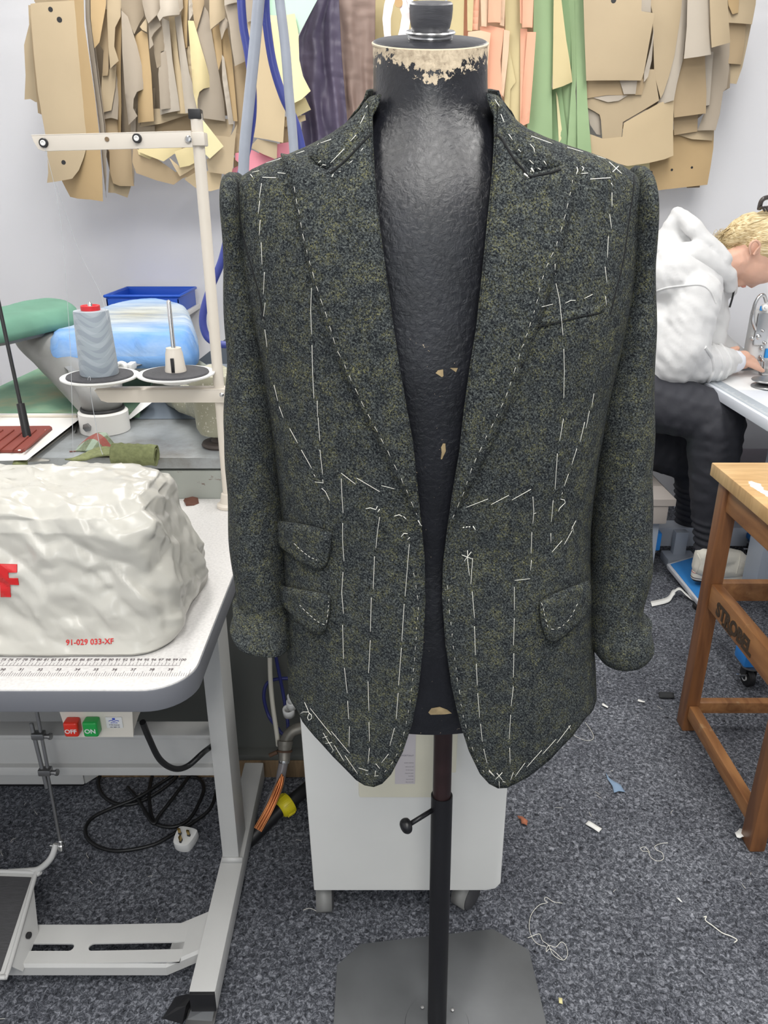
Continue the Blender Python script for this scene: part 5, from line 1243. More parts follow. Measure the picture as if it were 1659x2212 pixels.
for k in range(12):
    a = 2*math.pi*k/12; q_ = Vector((0, 0, 1)).rotation_difference(ya); o_ = q_ @ Vector((math.cos(a), math.sin(a), 0)); beam('grip_rib', y0+o_*.0245+ya*.008, y0+o_*.0262+ya*.026, .004, .003, yel, co_, .001, up=o_)
tube('black_hose', [y0-ya*.09+Vector((0, 0, -.02)), y0-ya*.04+Vector((0, 0, -.008)), y0, y1+ya*.01, y1+ya*.06+Vector((0, .02, -.01)), y1+ya*.12+Vector((0, .05, -.02))], .0155, black_pl, yc, 18, 4)
# hoses hanging in front of the dark panel
tag(tube('white_hose', [PY(583, 1380, 1.45), PY(583, 1430, 1.45), PY(585, 1480, 1.44), PY(590, 1530, 1.42), PY(598, 1585, 1.39), PY(601, 1610, 1.385)], .0052, mat('ivory_hose', srgb(198, 194, 182), .5), None, 12, 6), 'ivory hose hanging below the left cuff down to the pipe fitting', 'hose')
nav = mat('navy_hose', srgb(38, 44, 104), .4, var=.08)
tag(tube('navy_hose', [PY(592, 1400, 1.50), PY(600, 1440, 1.50), PY(612, 1500, 1.49), PY(622, 1570, 1.46), PY(612, 1586, 1.45), PY(596, 1568, 1.46), PY(580, 1545, 1.48), PY(570, 1505, 1.49), PY(578, 1475, 1.50), PY(605, 1466, 1.50), PY(640, 1466, 1.50)], .004, nav, None, 10, 8), 'thin navy blue hose looping in front of the dark panel beside the ivory hose', 'hose')
wv_ = thing('plastic_clip', 'white plastic pipe clips beside the left hem of the jacket', 'clip', tuple(PY(625, 1530, 1.40)))
for (x, y, r_) in ((624, 1538, .0135), (632, 1510, .0115), (630, 1522, .0115)):
    c_ = PY(x, y, 1.42)
    V, F = lathe_vf([(r_*.6, .010), (r_*.6, -.006), (r_*.55, -.008), (r_, -.008), (r_*1.02, .010), (r_*.9, .012)], c_, (0, -.25, 1), 24); F = [f for f in F if len(f) == 4]+[]
    b0 = 0
    for k in range(24): F.append((k, (k+1) % 24, 5*24+(k+1) % 24, 5*24+k))
    fromvf('clip_ring', V, F, white_pl, wv_)
# ================================================================ wheeled white unit behind the form
wu = thing('wheeled_cabinet', 'white metal cabinet on castors with an instruction panel, standing behind the dress form pole', 'cabinet', (.0, 1.3, 0))
off_w = mat('offwhite_metal', srgb(228, 228, 224), .45, var=.03, vscale=5, bump=.02)
YU = 1.125
xl, xr = PY(673, 1920, YU).x, PY(1085, 1905, YU).x; zb = PY(800, 1925, YU).z
xl2, xr2 = PY(650, 1600, YU).x, PY(1097, 1700, YU).x
P = [(xl+.004, zb), (xr-.03, zb), (xr-.012, zb+.005), (xr-.002, zb+.02), (xr2, .40), (xr2, .70), (xl2, .70), (xl2, .5)]
mxz = Matrix(((1, 0, 0, 0), (0, 0, 1, 0), (0, 1, 0, 0), (0, 0, 0, 1)))
prism('body', P, YU, YU+.36, off_w, wu, .006, mxz)
tag_m = mat('aged_ivory', srgb(226, 222, 202), .5, var=.03)
a0 = PY(775, 1722, YU-.008); a1 = PY(978, 1560, YU-.008)
pan = box('control_panel', (a0.x, YU-.010, a0.z), (a1.x, YU, .60), tag_m, wu, .004)
b0_, b1_ = PY(968, 1668, YU-.014), PY(985, 1560, YU-.014)
box('panel_hinge', (PY(970, 1668, YU-.014).x, YU-.016, PY(975, 1668, YU-.014).z), (PY(985, 1668, YU-.014).x, YU-.008, .60), tag_m, pan, .002)
pap = mat('paper_notice', srgb(206, 200, 202), .6, var=.03)
c0_, c1_ = PY(853, 1694, YU-.0112), PY(899, 1560, YU-.0112)
pp_ = box('notice', (c0_.x, YU-.0108, c0_.z), (c1_.x, YU-.0098, .58), pap, pan, .0003)
for i, (y, w_, s_) in enumerate(((1625, 1, .006), (1640, .7, .003), (1648, .6, .003), (1655, .8, .003), (1662, .9, .003), (1668, .5, .003), (1675, .9, .003), (1681, .8, .003))):
    t_ = ['IMPORTANT', 'SAFETY NOTICE', 'before use read', 'all instructions', 'check the water', 'level daily', 'drain the tank', 'after each shift'][i]
    text('notice_text', t_, s_*.8, mat('faded_ink', srgb(128, 122, 132), .7), frame((c1_.x-.003, YU-.0110, PY(880, y, YU).z), (1, 0, 0), (0, 0, 1)), pp_, .00005, 0, 'RIGHT')
whl = mat('grey_castor', srgb(128, 128, 126), .5, var=.12)
def castor(cx, cy, r, w_, ang, hood=True):
    c = Vector((cx, cy, r)); ax = Vector((math.cos(ang), math.sin(ang), 0))
    cw = lathe('castor_wheel', [(.004, -w_/2), (r*.8, -w_/2), (r, -w_/2+.004), (r, w_/2-.004), (r*.8, w_/2), (.004, w_/2)], c, mat('castor_tread', srgb(70, 70, 72), .6, var=.1), wu, ax, 32)
    if hood:
        V = []; F = []; n = 18
        for s in (-w_/2-.006, w_/2-.004):
            for k in range(n+1):
                a = R(-25+195*k/n); q = ax.cross(Vector((0, 0, 1))); V.append(c+ax*s+q*(r+.004)*math.cos(a)*1.0+Vector((0, 0, (r+.004)*math.sin(a))))
        for k in range(n): F.append((k, k+1, n+2+k, n+1+k))
        V2 = [v.copy() for v in V]; c2 = c+Vector((0, 0, .0))
        m0 = len(V); V += [c2+(v-c2)*.9 for v in V2]
        for k in range(n): F.append((k+m0, n+1+k+m0, n+2+k+m0, k+1+m0)); F.append((k, k+m0, k+1+m0, k+1)); F.append((n+1+k, n+2+k, n+2+k+m0, n+1+k+m0))
        F.append((0, n+1, n+1+m0, m0)); F.append((n, n+m0, 2*n+1+m0, 2*n+1))
        fromvf('castor_hood', V, F, whl, cw)
    tube('castor_stem', [c+Vector((0, 0, r*.6)), (cx, cy, zb+.01)], .008, steel, cw, 12)
w1 = PZ(705, 1972, 0); w2 = PZ(1012, 1968, 0)
castor(w1.x, w1.y+.018, .030, .030, R(4)); castor(w2.x, w2.y+.018, .030, .030, R(-38))
castor(w1.x, w1.y+.30, .030, .030, R(10)); castor(w2.x, w2.y+.30, .030, .030, R(-20))

# ================================================================ wooden stool
so = thing('wooden_stool', 'tall brown wooden stool with a pale worn seat at the right edge', 'stool', (1.03, 1.5, 0))
wd = wood('stool_brown', srgb(104, 66, 40), srgb(142, 95, 58), (14, 14, 1.5), .38); wds = wood('seat_pale', srgb(180, 142, 92), srgb(210, 174, 122), (2, 12, 2), .42); wdr = wood('rail_brown', srgb(128, 84, 50), srgb(168, 120, 76), (12, 2, 12), .42)
fA = PZ(1472, 1568, 0); fB = PZ(1652, 1855, 0)   # rear and front feet on this side
H = .757
X0 = .838; X1 = X0+.40; YR_, YF_ = 1.745, 1.325
tl = PZ(1563, 1020, H); 
lw = .040
def leg(x, y, name='leg'):
    return box(name, (x-.018, y-.024, 0), (x+.018, y+.024, .722), wd, so, .005)
leg(X0, YR_); leg(X0, YF_); leg(X1, YR_); leg(X1, YF_)
sx0 = X0-.018
seat = box('seat', (tl.x, YF_-.05, .724), (X1+.05, 1.79, H), wds, so, .003)
box('apron', (X0-.012, YF_+.024, .655), (X0+.010, YR_-.024, .722), wdr, so, .003); box('apron', (X0+.018, YR_-.011, .655), (X1-.018, YR_+.011, .722), wdr, so, .003)
box('apron', (X0+.018, YF_-.011, .655), (X1-.018, YF_+.011, .722), wdr, so, .003); box('apron', (X1-.010, YF_+.024, .655), (X1+.012, YR_-.024, .722), wdr, so, .003)
zs1 = PY(1560, 1270, YR_-.03).z
mid = box('stretcher', (X0-.012, YF_+.024, .388), (X0+.014, YR_-.024, .458), wdr, so, .004)
box('stretcher', (X0+.018, YR_-.012, .40), (X1-.018, YR_+.014, .452), wdr, so, .004)
low = box('stretcher', (X0-.012, YF_+.024, .045), (X0+.014, YR_-.024, .085), wdr, so, .004)
box('stretcher', (X0+.018, YR_-.012, .05), (X1-.018, YR_+.014, .085), wdr, so, .004); box('stretcher', (X0+.018, YF_-.012, .05), (X1-.018, YF_+.014, .085), wdr, so, .004)
box('stretcher', (X1-.014, YF_+.024, .045), (X1+.012, YR_-.024, .085), wdr, so, .004)
brn = mat('branded_ink', srgb(62, 48, 34), .8, var=.15, vscale=60)
text('branded_lettering', 'STROBEL', .048, brn, frame((X0-.0128, YR_-.075, .402), (0, -1, 0), (0, 0, 1)), mid, .0006, .0022)
text('branded_lettering', 'MÜNCHEN', .011, brn, frame((X0-.0128, YR_-.115, .393), (0, -1, 0), (0, 0, 1)), mid, .0004, .0004)
V, F = patch([(tl.x+.04, 1.66), (tl.x+.052, 1.64), (tl.x+.045, 1.60), (tl.x+.05, 1.55), (tl.x+.035, 1.53), (tl.x+.028, 1.58), (tl.x+.022, 1.62), (tl.x+.028, 1.655)], lambda x, y: (Vector((x+.006*noise.noise(Vector((x*90, y*90, 0))), y, H-.0005)), Vector((0, 0, 1))), .006, .0012, 0, .003)
fromvf('paint_spill', V, F, mat('dried_white_paint', srgb(226, 220, 208), .6), seat)

# ================================================================ machinist's table (right, behind)
TXE = 1.105; ZT = .765
mt_ = thing('machine_table', 'white sewing machine table with a grey ruler edge in front of the seated woman', 'table', (1.5, 2.6, 0))
wlam = mat('white_laminate', srgb(216, 220, 228), .3, var=.01)
e_a, e_b = PZ(1530, 830, ZT), PZ(1659, 915, ZT)
tb2 = box('tabletop', (TXE, 1.95, ZT-.034), (2.4, 3.28, ZT), wlam, mt_, .006)
box('ruler_strip', (TXE+.012, 1.96, ZT-.001), (TXE+.062, 3.2, ZT+.0008), mat('ruler_grey', srgb(168, 176, 184), .4), tb2, .0003)
V, F = [], []
for i in range(0, 120):
    y = 1.96+i*.01; L_ = .018 if i % 5 == 0 else .010; b0 = len(V)
    V += [(TXE+.018, y, ZT+.0009), (TXE+.018+L_, y, ZT+.0009), (TXE+.018+L_, y+.0015, ZT+.0009), (TXE+.018, y+.0015, ZT+.0009)]; V += [(a[0], a[1], a[2]+.0004) for a in V[-4:]]
    F += [(b0+3, b0+2, b0+1, b0), (b0+4, b0+5, b0+6, b0+7), (b0, b0+1, b0+5, b0+4), (b0+1, b0+2, b0+6, b0+5), (b0+2, b0+3, b0+7, b0+6), (b0+3, b0, b0+4, b0+7)]
fromvf('ruler_marks', V, F, white_pl, tb2, False)
box('table_insert', (TXE+.062, 2.50, ZT), (2.2, 2.96, ZT+.0012), mat('insert_white', srgb(226, 226, 226), .35, var=.01), tb2, .0005)
lg2 = PY(1640, 985, 2.25)
def strut(name, lo, hi): return box(name, lo, hi, grey_paint2, mt_, .004)
grey_paint2 = mat('blue_grey_frame', srgb(168, 176, 188), .4, var=.03)
strut('leg_upright', (1.27, 2.33, .09), (1.31, 2.43, ZT-.034)); strut('leg_upright', (1.27, 3.02, .09), (1.31, 3.12, ZT-.034))
strut('leg_upright', (2.2, 2.33, .09), (2.24, 2.43, ZT-.034)); strut('leg_upright', (2.2, 3.02, .09), (2.24, 3.12, ZT-.034))
strut('cross_rail', (1.28, 2.43, .36), (1.31, 3.02, .41)); strut('cross_rail', (1.31, 2.37, .62), (2.2, 2.41, .68))
lb = box('long_beam', (.42, 2.84, PY(1450, 1178, 2.85).z), (2.2, 2.92, PY(1450, 1138, 2.85).z), mat('light_steel_beam', srgb(188, 194, 204), .4, var=.03), mt_, .005)
box('motor_box', (1.55, 2.5, .40), (1.85, 2.75, .70), mat('motor_dark', srgb(60, 62, 70), .5), mt_, .01)
ped2 = [PZ(1452, 1226, .06), PZ(1530, 1196, .09), PZ(1640, 1255, .09), PZ(1512, 1308, .05)]
pb_ = thing('foot_pedal', 'blue and white treadle pedal under the white canvas shoe', 'pedal', (float(ped2[0].x)+.1, float(ped2[0].y), 0))
pA, pB, pC, pD = PZ(1440, 1218, .045), PZ(1520, 1194, .060), PZ(1680, 1250, .050), PZ(1508, 1300, .030)
quadslab('pedal_frame', [pA, pB, pC, pD], .018, mat('pedal_grey', srgb(196, 198, 204), .4), pb_, .004)
quadslab('pedal_mat', [p+Vector((0, 0, .0025)) for p in (pA, pB, pC, pD)], .004, mat('pedal_blue', srgb(52, 130, 200), .5, var=.05), pb_, .001, .014)
q = PZ(1460, 1212, .03); box('pedal_bracket', (q.x-.03, q.y, 0), (q.x+.09, q.y+.09, .035), grey_paint2, pb_, .004); box('pedal_post', (q.x+.005, q.y+.05, .03), (q.x+.055, q.y+.085, .13), grey_paint2, pb_, .003)
box('pedal_pivot', (pD.x-.01, pD.y-.005, 0), (pD.x+.02, pD.y+.02, pD.z-.016), black_pl, pb_, .002)
# sewing machine head, needle end, partly in the picture
SX = 1.40; SY = 2.74
sm = thing('sewing_machine', 'white industrial sewing machine head with chrome parts and blue accents at the right edge', 'sewing machine', (SX+.2, SY, ZT))
mw = mat('machine_white', srgb(218, 220, 220), .3, var=.02); acc = mat('accent_blue', srgb(40, 140, 214), .4)
def mp_(px, py, Y=SY): return PY(px, py, Y)
g0, g1 = mp_(1634, 665), mp_(1700, 745)
box('head', (g0.x+.004, SY, mp_(1640, 782).z), (g0.x+.16, SY+.06, mp_(1640, 668).z), mw, sm, .02, seg=4)
box('arm', (g0.x+.10, SY+.02, mp_(1640, 745).z), (g0.x+.62, SY+.09, mp_(1640, 672).z), mw, sm, .02, seg=4); box('bed', (g0.x+.08, SY-.02, ZT), (g0.x+.62, SY+.16, ZT+.02), mw, sm, .006); box('column', (g0.x+.5, SY, ZT), (g0.x+.62, SY+.14, mp_(1640, 672).z), mw, sm, .02)
hd_f = SY-.004
tube('thread_guard', [mp_(1632, 712, hd_f), mp_(1626, 690, hd_f-.01), mp_(1630, 660, hd_f-.012), mp_(1640, 641, hd_f-.012), mp_(1650, 638, hd_f-.012), mp_(1655, 652, hd_f)], .006, chrome, sm, 12, 5)
box('face_plate', (g0.x+.008, SY-.010, mp_(1640, 745).z), (g0.x+.055, SY+.002, mp_(1640, 676).z), chrome, sm, .004)
box('accent', (mp_(1638, 668).x, SY-.014, mp_(1638, 670).z), (mp_(1650, 668).x, SY-.008, mp_(1638, 660).z), acc, sm, .002); box('accent', (mp_(1651, 755).x, SY-.014, mp_(1650, 772).z), (mp_(1659, 755).x, SY-.004, mp_(1650, 752).z), acc, sm, .002)
for (x, y, r_) in ((1639, 728, .009), (1648, 715, .005), (1653, 742, .006), (1645, 752, .007), (1642, 770, .005), (1647, 778, .006), (1625, 731, .007)):
    lathe('tension_screw', [(r_, -.012), (r_, .004), (r_*.6, .007), (.001, .008)], mp_(x, y, SY-.012), chrome, sm, (-.2, -1, .1), 16)
lathe('tension_dial', [(.012, -.01), (.013, .0), (.010, .01), (.005, .012), (.004, .02)], mp_(1652, 664, SY-.012), white_pl, sm, (-.2, -1, .1), 20)
tube('presser_bar', [mp_(1651, 780, SY-.004), mp_(1651, 806, SY-.004)], .0035, chrome, sm, 10); tube('needle_bar', [mp_(1644, 770, SY-.008), mp_(1645, 803, SY-.008)], .0022, chrome, sm, 10)
nf = mp_(1648, 806, SY-.01); box('presser_foot', (nf.x-.012, SY-.03, nf.z-.004), (nf.x+.012, SY, nf.z+.004), chrome, sm, .002)
tb_p = PZ(1650, 828, ZT+.015)
kn = thing('knee_wheel', 'two stacked steel discs on the white table below the needle', 'disc', (tb_p.x, tb_p.y, ZT))
lathe('upper_disc', [(.02, 0), (.05, .001), (.052, .004), (.05, .007), (.02, .009)], (tb_p.x+.012, tb_p.y, ZT+.022), steel, kn); lathe('lower_disc', [(.02, 0), (.05, .001), (.052, .004), (.05, .007), (.02, .02)], (tb_p.x+.014, tb_p.y, ZT+.001), steel, kn)
ru = PZ(1555, 727, ZT); ru2 = PZ(1602, 721, ZT)
tag(quadslab('blue_ruler', [PZ(1540, 728, ZT+.004), PZ(1600, 722, ZT+.004), PZ(1602, 727, ZT+.004), PZ(1540, 733, ZT+.004)], .004, mat('ruler_blue', srgb(80, 160, 228), .5), None, .001), 'flat blue plastic strip lying at the back of the white machine table', 'strip')
fb = PZ(1630, 778, ZT+.004); tag(quadslab('fabric_square', [PZ(1612, 776, ZT+.003), PZ(1632, 774, ZT+.003), PZ(1644, 788, ZT+.003), PZ(1640, 797, ZT+.003), PZ(1600, 800, ZT+.003), PZ(1604, 790, ZT+.003)], .003, mat('grey_cloth_piece', srgb(150, 152, 158), .9), None, .001), 'small grey cloth piece under the woman\'s fingers', 'fabric')
# chair box and cushion under her
bx_ = thing('seat_chest', 'beige box seat with a green cushion under the seated woman', 'seat', (.72, 2.6, 0))
bgc = mat('beige_box', srgb(176, 168, 162), .6, var=.03)
sz0, sz1 = PY(1430, 1132, 2.55).z, PY(1430, 1060, 2.55).z
yb0 = 2.62
xa = .38; xb = 1.05
box('chest_body', (xa, yb0, PY(1430, 1133, yb0).z), (xb, yb0+.30, PY(1430, 1092, yb0).z), bgc, bx_, .008)
V, F = loft_vf([[(xa-.004, yb0-.006, PY(1430, 1092, yb0).z), (xb+.02, yb0-.006, PY(1430, 1092, yb0).z), (xb+.02, yb0+.31, PY(1430, 1092, yb0).z), (xa-.004, yb0+.31, PY(1430, 1092, yb0).z)],
 [(xa-.004, yb0-.006, PY(1430, 1078, yb0).z), (xb+.02, yb0-.006, PY(1430, 1078, yb0).z), (xb+.02, yb0+.31, PY(1430, 1078, yb0).z), (xa-.004, yb0+.31, PY(1430, 1078, yb0).z)],
 [(xa+.02, yb0+.04, PY(1430, 1050, yb0+.04).z), (xb-.02, yb0+.04, PY(1430, 1050, yb0+.04).z), (xb-.02, yb0+.26, PY(1430, 1050, yb0+.04).z), (xa+.02, yb0+.26, PY(1430, 1050, yb0+.04).z)]])
sharp(fromvf('chest_lid', V, F, bgc, bx_), 20)
zc0 = PY(1430, 1062, yb0).z
box('cushion', (xa+.0, yb0+.0, zc0), (.86, yb0+.27, zc0+.05), mat('green_cushion', srgb(70, 160, 136), .8, var=.05), bx_, .02, seg=4)
box('chest_leg', (.44, yb0+.04, 0), (.49, yb0+.09, PY(1430, 1133, yb0).z+.01), grey_paint2, bx_, .004); box('chest_leg', (1.0, yb0+.04, 0), (1.04, yb0+.09, PY(1430, 1133, yb0).z+.01), grey_paint2, bx_, .004)
box('chest_leg', (.44, yb0+.2, 0), (.49, yb0+.25, PY(1430, 1133, yb0).z+.01), grey_paint2, bx_, .004); box('chest_leg', (1.0, yb0+.2, 0), (1.04, yb0+.25, PY(1430, 1133, yb0).z+.01), grey_paint2, bx_, .004)
# castors with blue plates
def blue_castor(px, py, label, Zp=.0, s=1.0):
    b_ = PZ(px, py, 0); t = thing('castor', label, 'castor', (b_.x, b_.y, 0)); r = .028*s
    w_ = lathe('wheel', [(.004, -.010), (r*.85, -.010), (r, -.006), (r, .006), (r*.85, .010), (.004, .010)], (b_.x, b_.y, r), black_pl, t, (1, .2, 0), 28)
    lathe('hub', [(.009, 0), (.009, .004), (.004, .005)], (b_.x-.010, b_.y-.002, r), white_pl, w_, (-1, -.2, 0), 16)
    box('fork', (b_.x-.018, b_.y-.012, r), (b_.x-.014, b_.y+.02, r*2.3), black_pl, t, .001); box('fork', (b_.x+.014, b_.y-.012, r), (b_.x+.018, b_.y+.02, r*2.3), black_pl, t, .001)
    lathe('swivel_ring', [(.02, 0), (.026, .002), (.026, .008), (.02, .010)], (b_.x, b_.y, r*2.3), steel, t, (0, 0, 1), 28)
    box('brake_lever', (b_.x-.045, b_.y-.016, r*1.5), (b_.x-.012, b_.y-.008, r*1.75), chrome, t, .002)
    return t, b_, r
t_, b_, r = blue_castor(1612, 1480, 'braked castor with a blue mount seen through the stool legs')
box('blue_mount', (b_.x-.03, b_.y-.02, r*2.3+.010), (b_.x+.05, b_.y+.05, r*2.3+.055), mat('mount_blue', srgb(44, 128, 206), .4), t_, .006)
V, F = loft_vf([[(b_.x-.03, b_.y-.05, .12), (b_.x+.03, b_.y-.05, .12), (b_.x+.03, b_.y+.25, .12), (b_.x-.03, b_.y+.25, .12)], [(b_.x-.03, b_.y-.05, .155), (b_.x+.03, b_.y-.05, .155), (b_.x+.03, b_.y+.25, .155), (b_.x-.03, b_.y+.25, .155)]])
fromvf('frame_rail', V, F, grey_paint2, t_, False)
t_, b_, r = blue_castor(1400, 1222, 'castor with a blue mount beside the right jacket cuff'); box('blue_mount', (b_.x-.04, b_.y-.02, r*2.3+.010), (b_.x+.03, b_.y+.05, r*2.3+.085), mat('mount_blue', srgb(44, 128, 206), .4), t_, .006)
t_, b_, r = blue_castor(1622, 1205, 'castor with a blue mount behind the white canvas shoe'); box('blue_mount', (b_.x-.02, b_.y-.02, r*2.3+.010), (b_.x+.05, b_.y+.05, r*2.3+.035), mat('mount_blue', srgb(44, 128, 206), .4), t_, .006)
# dark red and grey object under the machine table
rb_ = thing('red_grey_crate', 'grey box with a dark red stripe on the floor under the machine table', 'box', (1.55, 2.9, 0))
bxg = box('box_body', (1.36, 3.0, 0), (1.9, 3.2, .34), mat('crate_grey', srgb(120, 112, 120), .6, var=.06), rb_, .01); box('red_stripe', (1.355, 2.995, .22), (1.9, 3.005, .26), mat('dark_red', srgb(150, 44, 60), .5), bxg, .002)
# ================================================================ seated machinist
wo = thing('person', 'person with blonde hair in a white hoodie and black leggings, bent over a sewing machine', 'person', (.85, 2.75, 0))
skin = mat('skin', srgb(216, 172, 150), .5, sss=.15, var=.07, vscale=14)
def Q(px, py, Y): return PY(px, py, Y)
def cp(a, b):
    return (Q(*a[:3]), a[3]/600, Q(*b[:3]), b[3]/600)
def ell(px, py, Y, rx, ry, rz, rot=0): return (Q(px, py, Y), (rx/600, ry/600, rz/600), Matrix.Rotation(R(rot), 3, 'Y'))
HY = 2.80
head = [ell(1646, 530, HY, 62, 47, 64), ell(1626, 572, HY, 46, 40, 42, 10), ell(1645, 575, HY, 40, 38, 36),
        cp((1600, 604, HY, 15), (1616, 590, HY, 24)), cp((1636, 606, HY, 9), (1624, 616, HY, 6.5)), ell(1622, 615, HY, 6.5, 9, 5), ell(1606, 613, HY, 5.5, 11, 5), ell(1596, 612, HY, 10, 13, 8),
        cp((1570, 572, HY, 34), (1618, 552, HY, 38)),
        ell(1630, 536, HY-.074, 10, 5, 15, -20)]
arm_n = [cp((1500, 650, 2.66, 28), (1460, 775, 2.62, 26)), cp((1460, 775, 2.62, 26), (1575, 782, 2.70, 18)), cp((1570, 570, HY, 34), (1480, 650, HY, 50)),
         cp((1480, 650, HY, 50), (1400, 840, HY, 60)), cp((1400, 850, 2.62, 48), (1560, 912, 2.52, 36)), cp((1555, 925, 2.52, 34), (1525, 1185, 2.52, 15)), cp((1500, 650, 2.92, 28), (1540, 770, 2.90, 20)), cp((1540, 770, 2.90, 20), (1600, 770, 2.86, 16)), cp((1480, 650, HY, 40), (1500, 650, 2.68, 30)), cp((1480, 650, HY, 40), (1500, 650, 2.92, 30)), cp((1400, 860, 2.8, 45), (1400, 850, 2.62, 45))]
def hand(dY, mirror=0):
    h = [cp((1574, 781, 2.70+dY, 15), (1592, 776, 2.70+dY, 17)), cp((1592, 776, 2.70+dY, 17), (1606, 772, 2.71+dY, 15)), cp((1592, 786, 2.71+dY, 14), (1608, 784, 2.72+dY, 13))]
    # four fingers fanning away from the knuckles, bent down on to the cloth, and the thumb on the side
    fin = [((1612, 784, 2.69), (1630, 792, 2.69), (1648, 801, 2.70), 6.6), ((1614, 774, 2.70), (1630, 780, 2.705), (1642, 797, 2.715), 6.6), ((1613, 768, 2.725), (1626, 774, 2.73), (1636, 791, 2.735), 6.2), ((1608, 768, 2.75), (1620, 773, 2.755), (1628, 787, 2.76), 5.4)]
    for a, b_, c_, r in fin:
        h += [cp((*a[:2], a[2]+dY, r), (*b_[:2], b_[2]+dY, r*.93)), cp((*b_[:2], b_[2]+dY, r*.93), (*c_[:2], c_[2]+dY, r*.72))]
    h += [cp((1588, 770, 2.74+dY, 9), (1581, 757, 2.745+dY, 7.5)), cp((1581, 757, 2.745+dY, 7.5), (1592, 753, 2.75+dY, 6.5))]
    return h
body = blob('body', head+arm_n+hand(0)+hand(.16), .0046, skin, wo, 4)
# hoodie
fle = mat('white_fleece', srgb(208, 208, 208), .95, var=.02, vscale=20, bump=.35, bscale=90, sheen=.3)
hd = [cp((1455, 610, HY, 82), (1420, 790, HY, 88)), cp((1500, 620, HY, 62), (1530, 690, HY, 36)), cp((1530, 690, HY, 36), (1520, 780, HY, 34)), cp((1450, 600, 2.70, 58), (1515, 620, 2.72, 45)), cp((1450, 600, 2.90, 58), (1515, 620, 2.88, 45)),
      cp((1504, 640, 2.64, 50), (1470, 755, 2.60, 56)), cp((1470, 755, 2.60, 56), (1452, 785, 2.60, 50)), cp((1462, 785, 2.60, 46), (1545, 785, 2.66, 40)), cp((1545, 785, 2.66, 40), (1574, 782, 2.69, 27)), cp((1420, 720, 2.68, 60), (1420, 800, 2.7, 60)),
      cp((1504, 640, 2.94, 48), (1540, 750, 2.92, 36)), cp((1540, 750, 2.92, 36), (1590, 768, 2.87, 22)), cp((1556, 600, HY, 36), (1570, 620, HY, 24)), cp((1545, 640, HY, 24), (1562, 690, HY-.03, 14)),
      cp((1562, 690, HY-.03, 14), (1545, 750, HY-.03, 20))]
def fold(p, n):
    k = .006*noise.noise(Vector((p.x*16+p.z*7, p.y*10, p.z*18)))+.004*noise.noise(Vector((p.x*34, p.y*20, p.z*40+p.x*30)))
    return p+n*k
hood_ = blob('hoodie', hd, .0075, fle, wo, 6, fold)
hh = [cp((1437, 548, HY-.05, 20), (1420, 538, HY-.03, 15)), cp((1437, 548, HY-.05, 22), (1500, 548, HY-.10, 24)), cp((1500, 548, HY-.10, 24), (1572, 596, HY-.09, 19)), cp((1572, 596, HY-.09, 19), (1578, 618, HY-.07, 15)),
      cp((1437, 522, HY, 22), (1462, 462, HY, 15)), cp((1462, 460, HY, 14), (1500, 494, HY-.07, 17)), cp((1500, 494, HY-.07, 17), (1560, 560, HY-.09, 20)), cp((1440, 530, HY, 34), (1500, 560, HY, 38)), cp((1462, 462, HY, 14), (1500, 490, HY+.07, 17)), cp((1500, 490, HY+.07, 17), (1565, 580, HY+.09, 20)), cp((1500, 520, HY, 30), (1535, 560, HY, 34)), cp((1470, 490, HY, 18), (1500, 530, HY, 30))]
blob('hood', hh, .0065, fle, hood_, 5, fold)
# raised seams: dropped shoulder, cuff gathers
def onmesh(bv, pts, r, m, name, par, lift=.0):
    P = []
    for q in smooth_path([Vector((x, y, 0)) for x, y in pts], 8):
        h, n = cast(bv, q.x, q.y)
        if h is not None: P.append(h-ray(q.x, q.y).normalized()*lift)
    if len(P) > 2: return tube(name, P, r, m, par, 8)
BH = bvh([hood_])
onmesh(BH, [(1410, 632), (1440, 622), (1480, 617), (1515, 616), (1535, 630), (1546, 655)], .0035, fle, 'shoulder_seam', hood_)
for pts in ([(1556, 745), (1572, 765), (1578, 790), (1566, 815)], [(1540, 745), (1556, 768), (1562, 795), (1550, 820)], [(1522, 750), (1538, 775), (1540, 805), (1525, 830)]): onmesh(BH, pts, .007, fle, 'cuff_gather', hood_, -.002)
blob('cuff', [cp((1570, 783, 2.685, 27), (1586, 781, 2.70, 24))], .005, mat('cuff_white', srgb(226, 228, 236), .9, var=.02, bump=.4, bscale=140), hood_, 3)
tube('drawstring', [Q(1588, 612, HY-.05), Q(1583, 640, HY-.05), Q(1576, 664, HY-.05)], .0035, black_pl, hood_, 8, 4)
# leggings
leg_m = mat('black_leggings', srgb(46, 47, 54), .75, var=.08, vscale=10, bump=.15, bscale=200)
lg = [cp((1380, 870, 2.80, 86), (1400, 862, 2.66, 66)), cp((1390, 862, 2.62, 66), (1545, 900, 2.53, 54)), cp((1545, 900, 2.53, 54), (1560, 915, 2.52, 46)), cp((1545, 925, 2.52, 56), (1543, 970, 2.52, 54)), cp((1543, 970, 2.52, 54), (1536, 1060, 2.52, 44)), cp((1536, 1060, 2.52, 44), (1528, 1150, 2.52, 29)), cp((1528, 1150, 2.52, 28), (1526, 1190, 2.52, 26)),
      cp((1330, 930, 2.85, 66), (1480, 990, 2.84, 52)), cp((1480, 985, 2.84, 52), (1500, 1010, 2.84, 48)), cp((1500, 1010, 2.84, 46), (1490, 1120, 2.90, 34)), cp((1300, 860, 2.8, 86), (1380, 870, 2.8, 86))]
def lfold(p, n):
    k = .004*noise.noise(Vector((p.x*30, p.y*10, p.z*30)))
    if p.z < .30: k += .004*math.sin(p.z*230+p.x*20)
    return p+n*k
lgo = blob('leggings', lg, .0065, leg_m, wo, 4, lfold)
